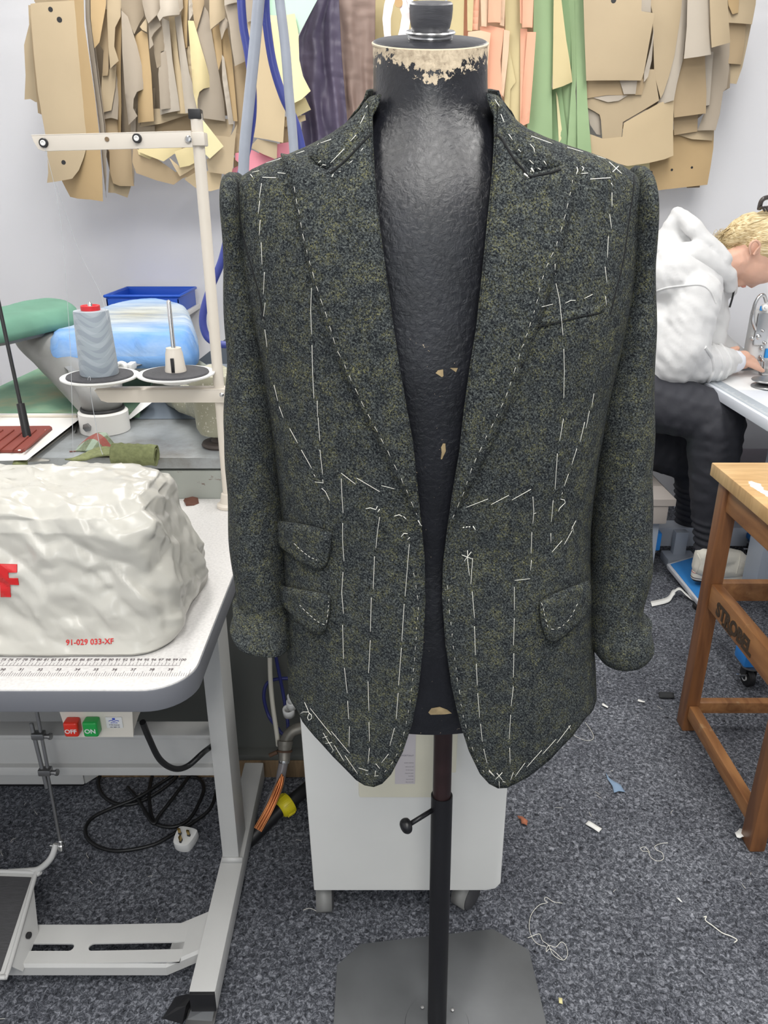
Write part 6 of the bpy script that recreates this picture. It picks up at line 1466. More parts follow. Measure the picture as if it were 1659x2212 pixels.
# canvas high-top
cv = mat('white_canvas', srgb(224, 220, 208), .85, var=.04, bump=.3, bscale=260); rubb = mat('white_rubber', srgb(226, 222, 212), .5, var=.02); lnk = mat('stripe_dark', srgb(60, 44, 54), .6); lnr = mat('stripe_red', srgb(176, 96, 100), .6)
SYY = 2.50
sh = thing('x', None, None); bpy.data.objects.remove(sh)
up_ = blob('canvas_shoe', [cp((1520, 1222, SYY, 25), (1524, 1200, SYY, 24)), cp((1524, 1205, SYY, 24), (1556, 1205, SYY, 26)), cp((1530, 1225, SYY, 27), (1590, 1226, SYY, 25)), cp((1560, 1205, SYY, 25), (1592, 1205, SYY, 18)), cp((1590, 1215, SYY, 25), (1628, 1232, SYY, 22)), cp((1628, 1232, SYY, 22), (1668, 1240, SYY, 18))], .0045, cv, wo, 4)
zb_s = Q(1500, 1257, SYY-.03).z
def soleP():
    a = [(1496, -1), (1494, 0), (1498, 1)]
    x0, x1 = Q(1493, 1245, SYY).x, Q(1694, 1245, SYY).x; L_ = x1-x0; out = []
    for i in range(40):
        t = 2*math.pi*i/40; x = (x0+x1)/2+L_/2*math.copysign(abs(math.cos(t))**.7, math.cos(t)); k = (x-x0)/L_
        w_ = .034+.014*math.exp(-((k-.72)/.22)**2)-.004*math.exp(-((k-.4)/.15)**2); out.append((x, SYY+w_*math.copysign(abs(math.sin(t))**.7, math.sin(t))))
    return out
sp = soleP(); cs_ = (sum(p[0] for p in sp)/40, SYY)
so_ = prism('rubber_sole', sp, zb_s, zb_s+.030, rubb, up_, .004)
prism('sole_stripe', lerp2(sp, cs_, 1.006), zb_s+.007, zb_s+.0095, lnk, so_, .0004); prism('sole_stripe', lerp2(sp, cs_, 1.005), zb_s+.0265, zb_s+.0285, lnr, so_, .0004); prism('outsole', lerp2(sp, cs_, .97), zb_s-.006, zb_s+.001, black_pl, so_, .001)
BS = bvh([up_])
for pts in ([(1608, 1212), (1616, 1217), (1620, 1212)], [(1622, 1217), (1628, 1224), (1634, 1219)], [(1634, 1224), (1641, 1229), (1646, 1225)]): onmesh(BS, pts, .002, white_pl, 'lace', up_, .001)
onmesh(BS, [(1506, 1196), (1512, 1210), (1508, 1228), (1502, 1240)], .0018, cv, 'stitched_seam', up_, .0005); onmesh(BS, [(1600, 1190), (1597, 1215), (1590, 1240)], .0018, cv, 'stitched_seam', up_, .0005)
# hair
hm = bpy.data.materials.new('blonde_hair'); hm.use_nodes = True; nt = hm.node_tree; L = nt.links; b = nt.nodes['Principled BSDF']; b.inputs['Roughness'].default_value = .5
tc = nd(nt, 'ShaderNodeTexCoord'); mp = nd(nt, 'ShaderNodeMapping'); mp.inputs['Rotation'].default_value = (0, R(-22), 0); mp.inputs['Scale'].default_value = (8, 60, 90); L.new(tc.outputs['Object'], mp.inputs[0])
n1 = nd(nt, 'ShaderNodeTexNoise', Scale=2.2, Detail=5.); L.new(mp.outputs[0], n1.inputs['Vector'])
L.new(ramp(nt, n1.outputs[0], [(.30, srgb(146, 120, 84)), (.45, srgb(200, 178, 132)), (.65, srgb(232, 216, 178))]), b.inputs['Base Color'])
bp = nd(nt, 'ShaderNodeBump', Strength=.5, Distance=.004); L.new(n1.outputs[0], bp.inputs['Height']); L.new(bp.outputs[0], b.inputs['Normal'])
hc = [ell(1650, 521, HY, 60, 51, 60), cp((1560, 525, HY, 12), (1600, 500, HY, 28)), cp((1600, 505, HY, 30), (1620, 500, HY, 38)), ell(1672, 545, HY, 46, 50, 50)]
hair = blob('hair', hc, .0055, hm, wo, 3)
V, F = [], []; rnd = random.Random(4); BHH = bvh([hair])
for i in range(150):
    t = rnd.random(); y0_ = 508+t*40; y1_ = 446+t*75; x0_ = 1548+t*35+rnd.uniform(-8, 8); P = []
    for k in range(12):
        s = k/11; x = x0_+(1672-x0_)*s; y = y0_+(y1_-y0_)*(s**.75)+rnd.uniform(-.6, .6)
        h, n = cast(BHH, x, y)
        if h is None: h = Q(x, y, HY-.02) if not P else P[-1]+Vector((.006, 0, .003))
        P.append(h+Vector((0, -.0015-.001*rnd.random(), 0)))
    tube_vf(P, [.0008, .0016, .0016, .0012], 5, V, F)
for i in range(26):   # flyaway wisps at the nape
    x0_ = 1536+rnd.uniform(0, 40); P = [Q(x0_+k*6, 512+rnd.uniform(-10, 10)-k*3+1.2*math.sin(k+i), HY-.02+rnd.uniform(-.02, .02)) for k in range(5)]; tube_vf(smooth_path(P, 3), .0006, 4, V, F)
fromvf('hair_strands', V, F, hm, hair)
clp = mat('tortoise_clip', srgb(70, 64, 62), .3, var=.3, vscale=40)
cl = tube('claw_clip', [Q(1640, 452, HY-.03), Q(1644, 436, HY-.04), Q(1652, 428, HY-.04), Q(1670, 424, HY-.03)], .0075, clp, hair, 10, 4)
for k in range(4): tube('claw_tooth', [Q(1640+k*7, 452-k*2, HY-.035), Q(1646+k*7, 447, HY-.05), Q(1652+k*7, 456, HY-.045)], .0035, clp, cl, 8, 3)
tube('eyelashes', [Q(1639, 592, HY-.034), Q(1645, 598, HY-.036), Q(1652, 600, HY-.034)], .0022, mat('lash', srgb(50, 38, 34), .7), body, 6, 4)
tube('ear_rim', [Q(1621, 549, HY-.086), Q(1619, 538, HY-.090), Q(1622, 526, HY-.093), Q(1631, 520, HY-.094), Q(1639, 524, HY-.092), Q(1641, 532, HY-.090), Q(1634, 540, HY-.088), Q(1628, 550, HY-.086)], [.003, .004, .0045, .0045, .004, .004, .0035, .005], skin, body, 8, 4)
tube('lips', [Q(1601, 616, HY-.012), Q(1605, 619, HY-.010), Q(1610, 618, HY-.008)], .0042, mat('lip', srgb(204, 142, 126), .5), body, 8, 4)
# ================================================================ card patterns hanging on the back wall
def card(name, rgb, sc=3):
    m = mat(name, srgb(*rgb), .75, var=.06, vscale=sc, bump=.05, bscale=60); return m
CM = dict(k=card('kraft', (178, 160, 131)), t=card('tan', (168, 147, 116)), g=card('grey_kraft', (160, 148, 132)), d=card('dark_kraft', (144, 130, 110)), y=card('manila', (208, 192, 146)), l=card('light_manila', (224, 214, 168)),
          w=card('pale_card', (176, 166, 152)), o=card('ochre', (178, 152, 112)), p=card('peach', (238, 176, 146)), q=card('pale_peach', (226, 194, 164)), n=card('pink', (228, 144, 158)), m=card('mint', (190, 226, 202)), e=card('green_card', (150, 176, 132)), f=card('deep_green', (136, 164, 120)), s=card('straw', (196, 176, 142)))
def curlcard(pts, key, Y, yaw=0, curl=.01, tilt=0, label=None, group=None, holes=(), name='pattern_piece', m=None, th=.0016):
    cx = sum(p[0] for p in pts)/len(pts); cy = sum(p[1] for p in pts)/len(pts); O_ = PY(cx, cy, Y); n = Vector((math.sin(R(yaw)), -math.cos(R(yaw)), math.tan(R(tilt)))).normalized(); d = Vector((math.cos(R(yaw)), math.sin(R(yaw)), 0)); up = n.cross(d)*-1
    if up.z < 0: up = -up
    def hitp(x, y):
        r_ = ray(x, y); t = (O_-CAM).dot(n)/r_.dot(n); return CAM+r_*t
    P = [(lambda v: (v.dot(d), v.dot(up)))(hitp(x, y)-O_) for x, y in pts]
    w_ = max(p[0] for p in P)-min(p[0] for p in P)+1e-6; x0 = min(p[0] for p in P); h_ = max(p[1] for p in P)-min(p[1] for p in P)+1e-6; y1 = max(p[1] for p in P)
    ph = (cx*.013+cy*.007) % 6
    def f(a, b_):
        u = (a-x0)/w_*2-1; v = (y1-b_)/h_
        return O_+d*a+up*b_+n*(curl*(1-u*u)*(.3+.7*v)+.3*curl*math.sin(ph+v*3+u*1.5)), n
    V, F = patch(P, f, max(.012, min(.03, w_/5)), th, 0, .0009)
    o = fromvf(name, V, F, m or CM[key], None, True); sharp(o, 40); tag(o, label or 'x', 'pattern', group)
    for (hx, hy, r_) in holes:
        q = hitp(hx, hy); q2, nn = f((q-O_).dot(d), (q-O_).dot(up)); hq = q2+n*(th*1.0)
        lathe('punched_hole', [(r_, 0), (r_, .0006), (.0005, .0007)], hq, black_pl, o, n, 16)
    return o
LG = 'left bundle of overlapping brown card patterns'; LL_ = 'narrow brown card pattern packed edge-on in the left bundle'
T_ = -70
PL = [ # key, Y, yaw, curl, points, label
('k', 2.98, 6, .012, [(72, 8), (175, -2), (175, T_), (100, T_)][:0] or [(67, 9), (88, 6), (175, -1), (178, 72), (186, 163), (190, 225), (190, 290), (188, 320), (182, 342), (172, 368), (158, 386), (130, 391), (101, 395), (104, 373), (102, 326), (98, 290), (90, 246), (82, 200), (74, 120), (68, 40)], 'broad front-most tan card pattern at the far left with rounded lower corner', [(110, 21, .0075), (129, 43, .0085), (139, 351, .0075)]),
('k', 3.06, 10, .010, [(62, 12), (110, 12), (118, 220), (78, 221), (66, 214), (53, 215), (56, 163), (53, 98), (64, 54)], 'brown card pattern peeping out left of the front-most piece', []),
('t', 3.04, 8, .008, [(66, 20), (120, 20), (130, 249), (91, 248), (82, 244), (80, 222), (72, 120)], 'thin tan card edge just left of the front-most piece', []),
('k', 3.08, 5, .006, [(74, T_), (160, T_), (160, 6), (88, 7), (80, 12), (74, 2)], 'brown card top edge above the front-most piece', []),
('o', 3.00, -22, .02, [(150, T_), (177, T_), (183, 54), (195, 127), (208, 210), (218, 290), (225, 373), (228, 435), (205, 431), (177, 429), (157, 425), (132, 391), (150, 300)], 'tan card pattern hanging lowest at the far left, straight hem', []),
('w', 3.015, -35, .012, [(184, T_), (191, T_), (195, 40), (205, 110), (216, 190), (227, 260), (235, 330), (237, 380), (235, 410), (229, 427), (226, 380), (222, 300), (207, 200), (193, 110), (186, 40)], 'pale curved card edge beside the lowest tan pattern', []),
('g', 3.03, -30, .01, [(190, T_), (197, T_), (198, 40), (208, 105), (220, 190), (232, 270), (236, 330), (232, 330), (224, 262), (212, 190), (200, 110), (194, 50)], '', []),
('o', 2.99, 18, .014, [(195, T_), (231, T_), (229, 10), (226, 30), (215, 92), (204, 104), (200, 75), (196, 40)], 'ochre card pattern with pointed end near the far left', []),
('k', 3.02, 12, .010, [(231, T_), (279, T_), (280, 2), (261, 19), (261, 36), (249, 60), (247, 101), (257, 132), (238, 148), (234, 100), (231, 30)], 'brown card pattern with a stepped notch and angled tip', []),
('t', 3.035, 10, .006, [(222, 20), (235, 20), (235, 150), (233, 164), (221, 164), (224, 110), (214, 95)], '', []),
('k', 3.045, 14, .008, [(221, 158), (252, 140), (249, 190), (245, 215), (241, 239), (223, 243), (218, 200)], 'brown rounded card piece below the stepped pattern', []),
('g', 3.055, 12, .008, [(224, 150), (254, 138), (257, 200), (255, 259), (241, 255), (224, 258)], '', []),
('t', 3.065, 12, .006, [(224, 250), (252, 250), (255, 286), (252, 327), (235, 327), (226, 300)], '', []),
('t', 3.05, 8, .010, [(236, 318), (288, 316), (290, 402), (260, 402), (245, 396), (237, 370)], 'darker tan square-ended card hanging low in the left bundle', []),
('k', 3.07, 6, .008, [(236, 370), (284, 370), (283, 402), (276, 427), (250, 417), (234, 416)], 'brown card corner hanging below the square-ended card', []),
('g', 3.045, -30, .01, [(284, 235), (295, 235), (297, 330), (294, 394), (290, 402), (287, 330)], '', []),
('o', 3.06, -35, .012, [(247, 50), (262, 32), (264, 150), (268, 230), (268, 300), (254, 300), (251, 150)], '', []),
('d', 3.08, -30, .012, [(262, 40), (276, 40), (286, 230), (290, 310), (266, 310), (266, 200)], '', []),
('g', 3.005, 20, .02, [(262, 22), (276, 36), (296, 100), (316, 186), (311, 193), (295, 200), (288, 215), (287, 235), (296, 252), (278, 270), (270, 200), (264, 110)], 'large grey-brown card pattern with a hooked lower corner', []),
('d', 3.025, 22, .016, [(262, T_), (302, T_), (308, 11), (311, 34), (300, 52), (289, 76), (275, 42), (262, 20)], 'grey-brown card pattern with a curved armhole near the top left', []),
('k', 2.995, 0, .004, [(318, 37), (318, 70), (308, 65), (302, 58)], 'tiny brown card tab in the left bundle', []),
('o', 3.015, -12, .012, [(291, 78), (306, 66), (319, 74), (328, 160), (334, 262), (322, 264), (299, 266), (300, 190), (298, 120)], 'ochre card strip hanging behind the hooked grey-brown pattern', []),
('d', 3.05, 10, .01, [(288, 200), (335, 190), (335, 300), (296, 300), (288, 260)], '', []),
('g', 2.99, 20, .016, [(300, T_), (340, T_), (347, 22), (339, 33), (320, 52), (314, 36), (308, 8)], 'grey-brown card pattern with a blunt end beside the curved armhole', []),
('w', 2.975, 14, .020, [(340, T_), (372, T_), (389, 28), (387, 33), (372, 36), (352, 39), (345, 47), (339, 33), (346, 20)], 'pale grey-brown card pattern with a wavy bottom edge', []),
('g', 2.985, 10, .006, [(368, T_), (389, T_), (396, 17), (389, 28), (378, 8)], '', []),
('g', 3.00, 22, .010, [(339, 34), (348, 56), (332, 72), (327, 82), (331, 98), (323, 106), (321, 52)], 'wavy grey-brown card flap under the wavy-edged pattern', []),
('d', 3.015, 16, .008, [(330, 78), (350, 56), (359, 95), (357, 108), (347, 113), (347, 143), (339, 148), (332, 110)], '', []),
('w', 3.02, -14, .010, [(350, 38), (366, 46), (374, 130), (385, 210), (388, 239), (347, 249), (345, 150), (352, 105)], '', []),
('g', 3.01, 10, .006, [(346, 115), (358, 110), (366, 170), (374, 234), (347, 237), (342, 160)], 'grey-brown card with a square lower edge left of the stand post', []),
('s', 3.03, -18, .010, [(364, 36), (378, 36), (388, 120), (402, 215), (408, 246), (386, 246), (374, 130)], 'pinkish-tan card strip left of the pale yellow pointed pattern', []),
('w', 3.005, -20, .012, [(376, 38), (392, 32), (401, 90), (412, 160), (422, 200), (427, 245), (405, 245), (395, 160), (385, 90)], 'long pale card strip running down to the black post cap', []),
('k', 3.05, 6, .008, [(300, 235), (406, 235), (407, 248), (347, 268), (300, 275)], 'wide brown card with a slanting bottom edge behind the cross arm', []),
('t', 3.08, 4, .006, [(285, 260), (410, 245), (430, 320), (290, 330)], 'tan card with a hidden lower edge behind the cross arm', []),
('o', 3.01, -30, .008, [(392, T_), (410, T_), (408, 50), (409, 103), (402, 106), (391, 36), (396, 14)], '', []),
('w', 2.99, 10, .006, [(407, T_), (412, T_), (419, 28), (408, 47)], '', []),
('k', 3.005, -20, .006, [(402, 102), (410, 100), (418, 150), (422, 185), (415, 186), (408, 150)], '', []),
('y', 2.98, 16, .024, [(406, 44), (418, 46), (434, 105), (448, 150), (458, 188), (439, 193), (430, 200), (426, 215), (426, 240), (417, 200), (412, 130)], 'pale yellow pointed card pattern in the left bundle', []),
('g', 3.00, 12, .016, [(423, 69), (440, 12), (450, 28), (462, 100), (474, 163), (484, 220), (487, 262), (460, 259), (438, 256), (426, 235), (424, 200), (424, 100)], 'large smooth grey-brown card to the right of the yellow pointed pattern', []),
('t', 2.99, 14, .010, [(410, T_), (440, T_), (441, 10), (424, 69), (419, 45), (415, 8)], 'tan triangular card above the large smooth grey-brown piece', []),
('k', 2.975, 16, .012, [(452, T_), (482, T_), (486, 39), (454, 65), (452, 30)], 'brown card pattern with a slanted end right of the tan triangle', []),
('g', 2.985, 20, .012, [(474, 48), (487, 38), (496, 54), (484, 68), (478, 87), (474, 60)], '', []),
('o', 3.01, -10, .008, [(455, 66), (474, 52), (478, 87), (480, 121), (474, 152), (464, 110)], '', []),
('o', 3.02, -12, .010, [(478, 85), (492, 60), (500, 110), (513, 262), (500, 262), (484, 180)], 'ochre strip with a small notch mark in the left bundle', []),
('w', 3.005, 12, .010, [(479, 118), (484, 125), (492, 180), (505, 268), (494, 269), (480, 170)], '', []),
('k', 3.03, 6, .008, [(437, 250), (494, 258), (505, 264), (497, 300), (469, 297), (450, 285)], 'brown card with a squared corner right of the black post cap', []),
('w', 2.97, 6, .010, [(482, T_), (515, T_), (514, 5), (485, 13)], 'pale card top edge left of the blue hose', []),
('g', 2.985, 12, .012, [(485, 12), (515, 6), (520, 60), (531, 132), (507, 144), (500, 100), (495, 54)], 'grey-brown card with a straight cut end left of the blue hose', []),
('t', 3.04, 6, .010, [(505, 140), (535, 130), (545, 200), (532, 340), (505, 335), (508, 250)], '', []),
('d', 3.12, 4, .008, [(240, T_), (535, T_), (535, 250), (420, 250), (300, 262), (240, 240)], 'wide brown backing card at the rear of the left bundle', []),
('s', 2.985, 4, .012, [(532, 48), (571, 37), (600, 60), (632, 105), (628, 180), (616, 240), (612, 309), (580, 302), (545, 296), (541, 200)], 'large smooth tan card between the two hanging tubes', []),
('g', 2.965, 4, .008, [(519, T_), (572, T_), (571, 38), (531, 50)], 'grey-brown card above the large smooth tan card', []),
('m', 2.99, -6, .010, [(575, T_), (690, T_), (685, 0), (664, 42), (644, 80), (636, 33), (584, 34)], 'mint green card at the top beside the purple cloth', []),
('l', 2.975, -8, .026, [(585, 34), (610, 36), (637, 30), (645, 72), (647, 127), (656, 165), (672, 197), (655, 216), (634, 227), (605, 200)], 'light yellow card pattern below the mint green card', []),
('y', 3.00, -6, .010, [(630, 225), (659, 210), (672, 237), (634, 258)], 'manila corner below the light yellow card', []),
('s', 3.02, -4, .008, [(610, 262), (634, 252), (659, 248), (661, 260), (616, 275)], 'small tan corner under the manila corner', []),
('t', 3.04, -4, .006, [(600, 250), (640, 255), (632, 310), (605, 312)], '', []),
('l', 2.96, 14, .010, [(437, 258), (483, 316), (453, 343), (438, 328), (434, 275)], 'light yellow diamond-cornered card beside the stand post', []),
('y', 2.97, 8, .012, [(377, 328), (420, 312), (430, 346), (410, 358), (389, 362)], 'yellow card corner just below the cross arm', []),
('y', 2.985, 6, .010, [(300, 312), (393, 312), (392, 329), (376, 333), (354, 349), (325, 338), (300, 328)], 'yellow card with a scooped corner hanging below the cross arm', []),
('y', 3.00, 6, .008, [(296, 322), (330, 332), (339, 347), (335, 349), (300, 334)], '', []),
('s', 2.99, 6, .010, [(365, 340), (389, 360), (426, 345), (427, 357), (405, 372), (389, 381), (376, 360)], 'straw card edge under the yellow corner', []),
('t', 3.01, 6, .014, [(288, 318), (340, 343), (380, 372), (425, 352), (424, 379), (395, 385), (376, 399), (340, 390), (295, 374), (286, 350)], 'big tan card forming the bottom of the left bundle', []),
('k', 2.995, 4, .012, [(440, 290), (497, 296), (512, 268), (508, 300), (504, 360), (500, 378), (450, 372), (446, 345), (484, 316)], 'large brown card hanging right of the stand post', []),
('s', 3.02, 2, .008, [(398, 387), (430, 368), (479, 372), (478, 385), (474, 408), (456, 413), (430, 411)], 'straw-coloured corner hanging lowest beside the stand post', []),
('n', 3.03, 0, .006, [(478, 372), (503, 364), (515, 358), (513, 383), (500, 388)], 'pink card corner nearest the left shoulder of the jacket', []),
('n', 3.01, 2, .006, [(508, 331), (545, 324), (598, 350), (575, 362), (540, 372), (508, 345)], 'pink card strip behind the blue hose', []),
('n', 3.02, 2, .006, [(560, 318), (628, 306), (625, 345), (590, 352), (560, 335)], 'pink card under the hanging tan card', []),
('k', 2.985, 6, .010, [(556, 300), (599, 309), (598, 345), (570, 334), (539, 318)], 'brown card corner overlapping the pink cards', []),
('t', 3.02, 4, .006, [(505, 286), (522, 290), (516, 327), (508, 335), (503, 320)], '', []),
('t', 3.04, 0, .006, [(505, 340), (590, 352), (560, 380), (505, 390)], '', []),
('d', 3.13, 4, .008, [(185, T_), (300, T_), (300, 340), (240, 380), (228, 330), (205, 200)], 'brown backing card behind the left-most patterns', []),
('d', 3.29, 0, .006, [(1264, T_), (1560, T_), (1550, 220), (1500, 262), (1300, 262), (1268, 230)], 'wide brown backing card behind the right cluster', []),
('q', 3.24, 0, .006, [(1000, T_), (1162, T_), (1150, 285), (1000, 285)], 'pale peach backing card behind the peach strips', []),
# right cluster
('k', 3.13, 0, .010, [(1259, T_), (1388, T_), (1384, 25), (1414, 29), (1402, 95), (1391, 157), (1385, 174), (1265, 175), (1262, 80)], 'large square brown card with a single hole at the top right of the green cards', [(1324, 2, .009)]),
('w', 3.145, 4, .005, [(1391, 157), (1406, 95), (1412, 60), (1408, 130), (1399, 166), (1390, 178)], 'thin pale sliver beside the square brown card', []),
('w', 3.15, 0, .004, [(1384, T_), (1406, T_), (1406, 27), (1383, 25)], 'small pale card behind the top of the square brown card', []),
('t', 3.15, 0, .006, [(1264, 170), (1395, 170), (1386, 205), (1356, 206), (1310, 206), (1266, 213)], 'tan card strip just below the square brown card', []),
('w', 3.142, 0, .004, [(1337, 170), (1377, 170), (1373, 203), (1347, 204)], 'pale wedge-shaped card below the square brown card', []),
('w', 3.148, 0, .004, [(1281, 211), (1300, 206), (1356, 206), (1336, 218), (1312, 221)], 'pale crescent-shaped card with notch marks', []),
('k', 3.16, 2, .008, [(1265, 195), (1360, 195), (1398, 150), (1412, 150), (1424, 217), (1384, 241), (1344, 264), (1343, 280), (1341, 298), (1300, 303), (1297, 260), (1294, 248), (1285, 242), (1267, 232)], 'T-shaped brown card with a square tongue', []),
('k', 3.17, -2, .010, [(1388, T_), (1478, T_), (1471, 31), (1457, 121), (1445, 165), (1433, 200), (1426, 213), (1412, 160), (1408, 28)], 'tall brown card with a notch mark right of the square card', []),
('w', 3.18, -10, .012, [(1474, T_), (1487, T_), (1483, 60), (1475, 130), (1462, 181), (1455, 217), (1418, 229), (1424, 215), (1440, 180), (1455, 125), (1468, 40)], 'curving pale grey strip in the right cluster', []),
('w', 3.13, -8, .022, [(1485, T_), (1532, T_), (1531, 60), (1536, 118), (1508, 124), (1476, 128), (1482, 60)], 'pale grey card with a soft fold at the top right', []),
('k', 3.115, 10, .014, [(1528, T_), (1568, T_), (1572, 30), (1577, 92), (1534, 104), (1532, 40)], 'brown card with a slanted hem over the pale folded card', []),
('t', 3.19, -2, .010, [(1473, 120), (1522, 116), (1526, 200), (1524, 245), (1488, 250), (1456, 254), (1454, 217), (1463, 170)], 'brown card with pencilled marks under the pale folded card', []),
('w', 3.20, -2, .006, [(1520, 112), (1541, 112), (1536, 180), (1532, 227), (1524, 229)], '', []),
('g', 3.21, -6, .014, [(1536, 98), (1577, 86), (1575, 150), (1570, 190), (1561, 199), (1553, 248), (1543, 282), (1507, 282), (1524, 235)], 'large grey-brown card at the right side of the right cluster', []),
('d', 3.22, -6, .006, [(1566, 80), (1580, 80), (1576, 190), (1561, 198)], '', []),
('k', 3.20, 6, .010, [(1560, T_), (1640, T_), (1632, 10), (1623, 53), (1600, 52), (1572, 50)], 'brown card at the top right corner of the cluster', []),
('t', 3.215, 4, .008, [(1570, 45), (1612, 50), (1607, 100), (1600, 140), (1572, 138)], 'tan card second down at the far right edge of the cluster', []),
('k', 3.23, 4, .008, [(1600, 48), (1624, 50), (1614, 96), (1602, 145), (1588, 182), (1570, 180), (1572, 134), (1598, 138)], 'brown card with a pointed end at the far right', []),
('o', 3.185, 6, .008, [(1566, T_), (1602, T_), (1594, 28), (1580, 32), (1572, 12)], '', []),
('s', 3.17, 6, .018, [(1268, 288), (1300, 300), (1341, 296), (1345, 266), (1424, 222), (1455, 216), (1455, 336), (1435, 344), (1400, 352), (1353, 359), (1320, 350), (1276, 330)], 'wide straw-brown card with a curved hem above the right shoulder', []),
('g', 3.165, 2, .004, [(1344, 264), (1397, 236), (1394, 272), (1344, 270)], 'small grey triangular card beside the T-shaped tongue', []),
('t', 3.168, 2, .004, [(1343, 268), (1384, 270), (1382, 278), (1343, 278)], '', []),
('w', 3.165, 2, .004, [(1267, 232), (1290, 244), (1296, 255), (1298, 292), (1288, 290), (1274, 270)], 'pale curved card left of the T-shaped tongue', []),
('t', 3.22, 0, .008, [(1454, 250), (1508, 246), (1506, 284), (1456, 292)], 'tan card strip below the pencilled card', []),
('k', 3.23, 0, .008, [(1454, 288), (1543, 276), (1541, 290), (1538, 304), (1493, 301)], 'brown folded strip with a curved underside', []),
('o', 3.24, -2, .012, [(1400, 330), (1455, 280), (1543, 280), (1541, 320), (1534, 362), (1527, 399), (1464, 406), (1404, 413), (1402, 370)], 'large stained ochre card with three small holes at the bottom right', [(1407, 372, .0045), (1450, 367, .0045), (1493, 362, .0045)]),
('l', 3.235, 0, .005, [(1340, 350), (1403, 350), (1404, 405), (1370, 385)], 'yellow card corner behind the right shoulder of the jacket', []),
('d', 3.26, 0, .005, [(1480, 396), (1513, 394), (1511, 405), (1483, 406)], '', []),
# peach, manila and green run behind the neck
('y', 3.20, 0, .008, [(808, T_), (908, T_), (906, 300), (806, 300)], 'wide manila card behind the clear plastic curve', []),
('l', 3.18, -4, .006, [(905, T_), (962, T_), (960, 300), (900, 300)], 'light manila card directly behind the wooden neck knob', []),
('y', 3.16, -8, .006, [(968, T_), (1004, T_), (1001, 85), (990, 250), (960, 250)], 'manila strip right of the neck knob', []),
('p', 3.19, -10, .006, [(1000, T_), (1013, T_), (1012, 82), (1010, 300), (1000, 300)], 'narrow peach card strip right of the neck knob', []),
('y', 3.15, -12, .006, [(1009, T_), (1026, T_), (1020, 67), (1010, 67)], 'short manila tab above the form\'s neck rim', []),
('p', 3.16, -12, .006, [(1024, T_), (1039, T_), (1032, 65), (1020, 65)], 'short peach tab above the form\'s neck rim', []),
('q', 3.15, -14, .006, [(1037, T_), (1058, T_), (1051, 58), (1040, 57)], 'short pale peach tab with a notch mark', []),
('p', 3.14, -6, .008, [(1057, T_), (1084, T_), (1081, 49), (1054, 49)], 'upper peach card nearest the form\'s neck', []),
('q', 3.155, -16, .006, [(1083, T_), (1094, T_), (1089, 57), (1080, 55)], '', []),
('y', 3.17, -6, .010, [(1090, T_), (1122, T_), (1126, 60), (1128, 139), (1127, 200), (1126, 290), (1098, 290), (1092, 120)], 'tall manila card between the peach cards', []),
('p', 3.16, -6, .010, [(1036, 58), (1060, 56), (1089, 62), (1081, 130), (1088, 300), (1060, 300), (1050, 166)], 'tall lower peach card beside the form\'s neck', []),
('q', 3.145, -4, .006, [(1011, 69), (1038, 66), (1060, 71), (1055, 120), (1045, 300), (1030, 300), (1010, 90)], 'pale peach card with a rounded corner behind the neck rim', []),
('q', 3.155, -14, .006, [(1089, 64), (1101, 67), (1098, 120), (1088, 210), (1080, 200), (1086, 110)], '', []),
('y', 3.16, -6, .006, [(1100, 105), (1114, 177), (1102, 194), (1098, 290), (1088, 290), (1090, 200)], 'manila card with a stepped edge in front of the tall manila card', []),
('p', 3.15, -16, .006, [(1122, T_), (1131, T_), (1129, 53), (1124, 50)], '', []),
('p', 3.14, -8, .008, [(1130, T_), (1155, T_), (1150, 60), (1128, 60)], 'upper peach card next to the green cards', []),
('p', 3.155, -16, .006, [(1124, 62), (1139, 62), (1134, 160), (1128, 280), (1124, 280)], '', []),
('p', 3.145, -8, .010, [(1139, 69), (1158, 69), (1151, 170), (1143, 266), (1125, 274), (1130, 180)], 'lower peach card next to the green cards', []),
('e', 3.17, -4, .012, [(1154, T_), (1198, T_), (1197, 100), (1191, 194), (1193, 330), (1136, 310), (1144, 200), (1152, 69)], 'broad green card pattern with a straight edge', []),
('y', 3.15, 6, .010, [(1197, T_), (1205, T_), (1222, 90), (1236, 177), (1214, 187), (1192, 194), (1195, 80)], 'manila triangular card among the green cards', []),
('f', 3.19, -14, .012, [(1200, T_), (1226, T_), (1236, 90), (1240, 180), (1228, 182), (1212, 100)], 'darker green strip right of the manila triangle', []),
('e', 3.175, -20, .012, [(1222, T_), (1243, T_), (1248, 110), (1244, 200), (1252, 332), (1226, 326), (1236, 180), (1234, 90)], 'green strip second from the right of the green cards', []),
('e', 3.16, -16, .012, [(1240, T_), (1263, T_), (1265, 120), (1269, 220), (1279, 345), (1248, 335), (1246, 200)], 'right-most green strip beside the square brown card', []),
('f', 3.185, -20, .008, [(1190, 190), (1212, 186), (1220, 250), (1232, 330), (1192, 324)], '', []),
('e', 3.18, -22, .008, [(1211, 186), (1240, 178), (1242, 250), (1250, 334), (1228, 330)], '', []),
('l', 3.178, -10, .004, [(1201, 198), (1205, 210), (1219, 325), (1208, 324)], 'narrow yellow sliver between the green strips', []),
('w', 3.170, -6, .004, [(1228, 268), (1236, 270), (1240, 334), (1230, 332)], 'short white sliver low between the green strips', []),
]
GRP = {}
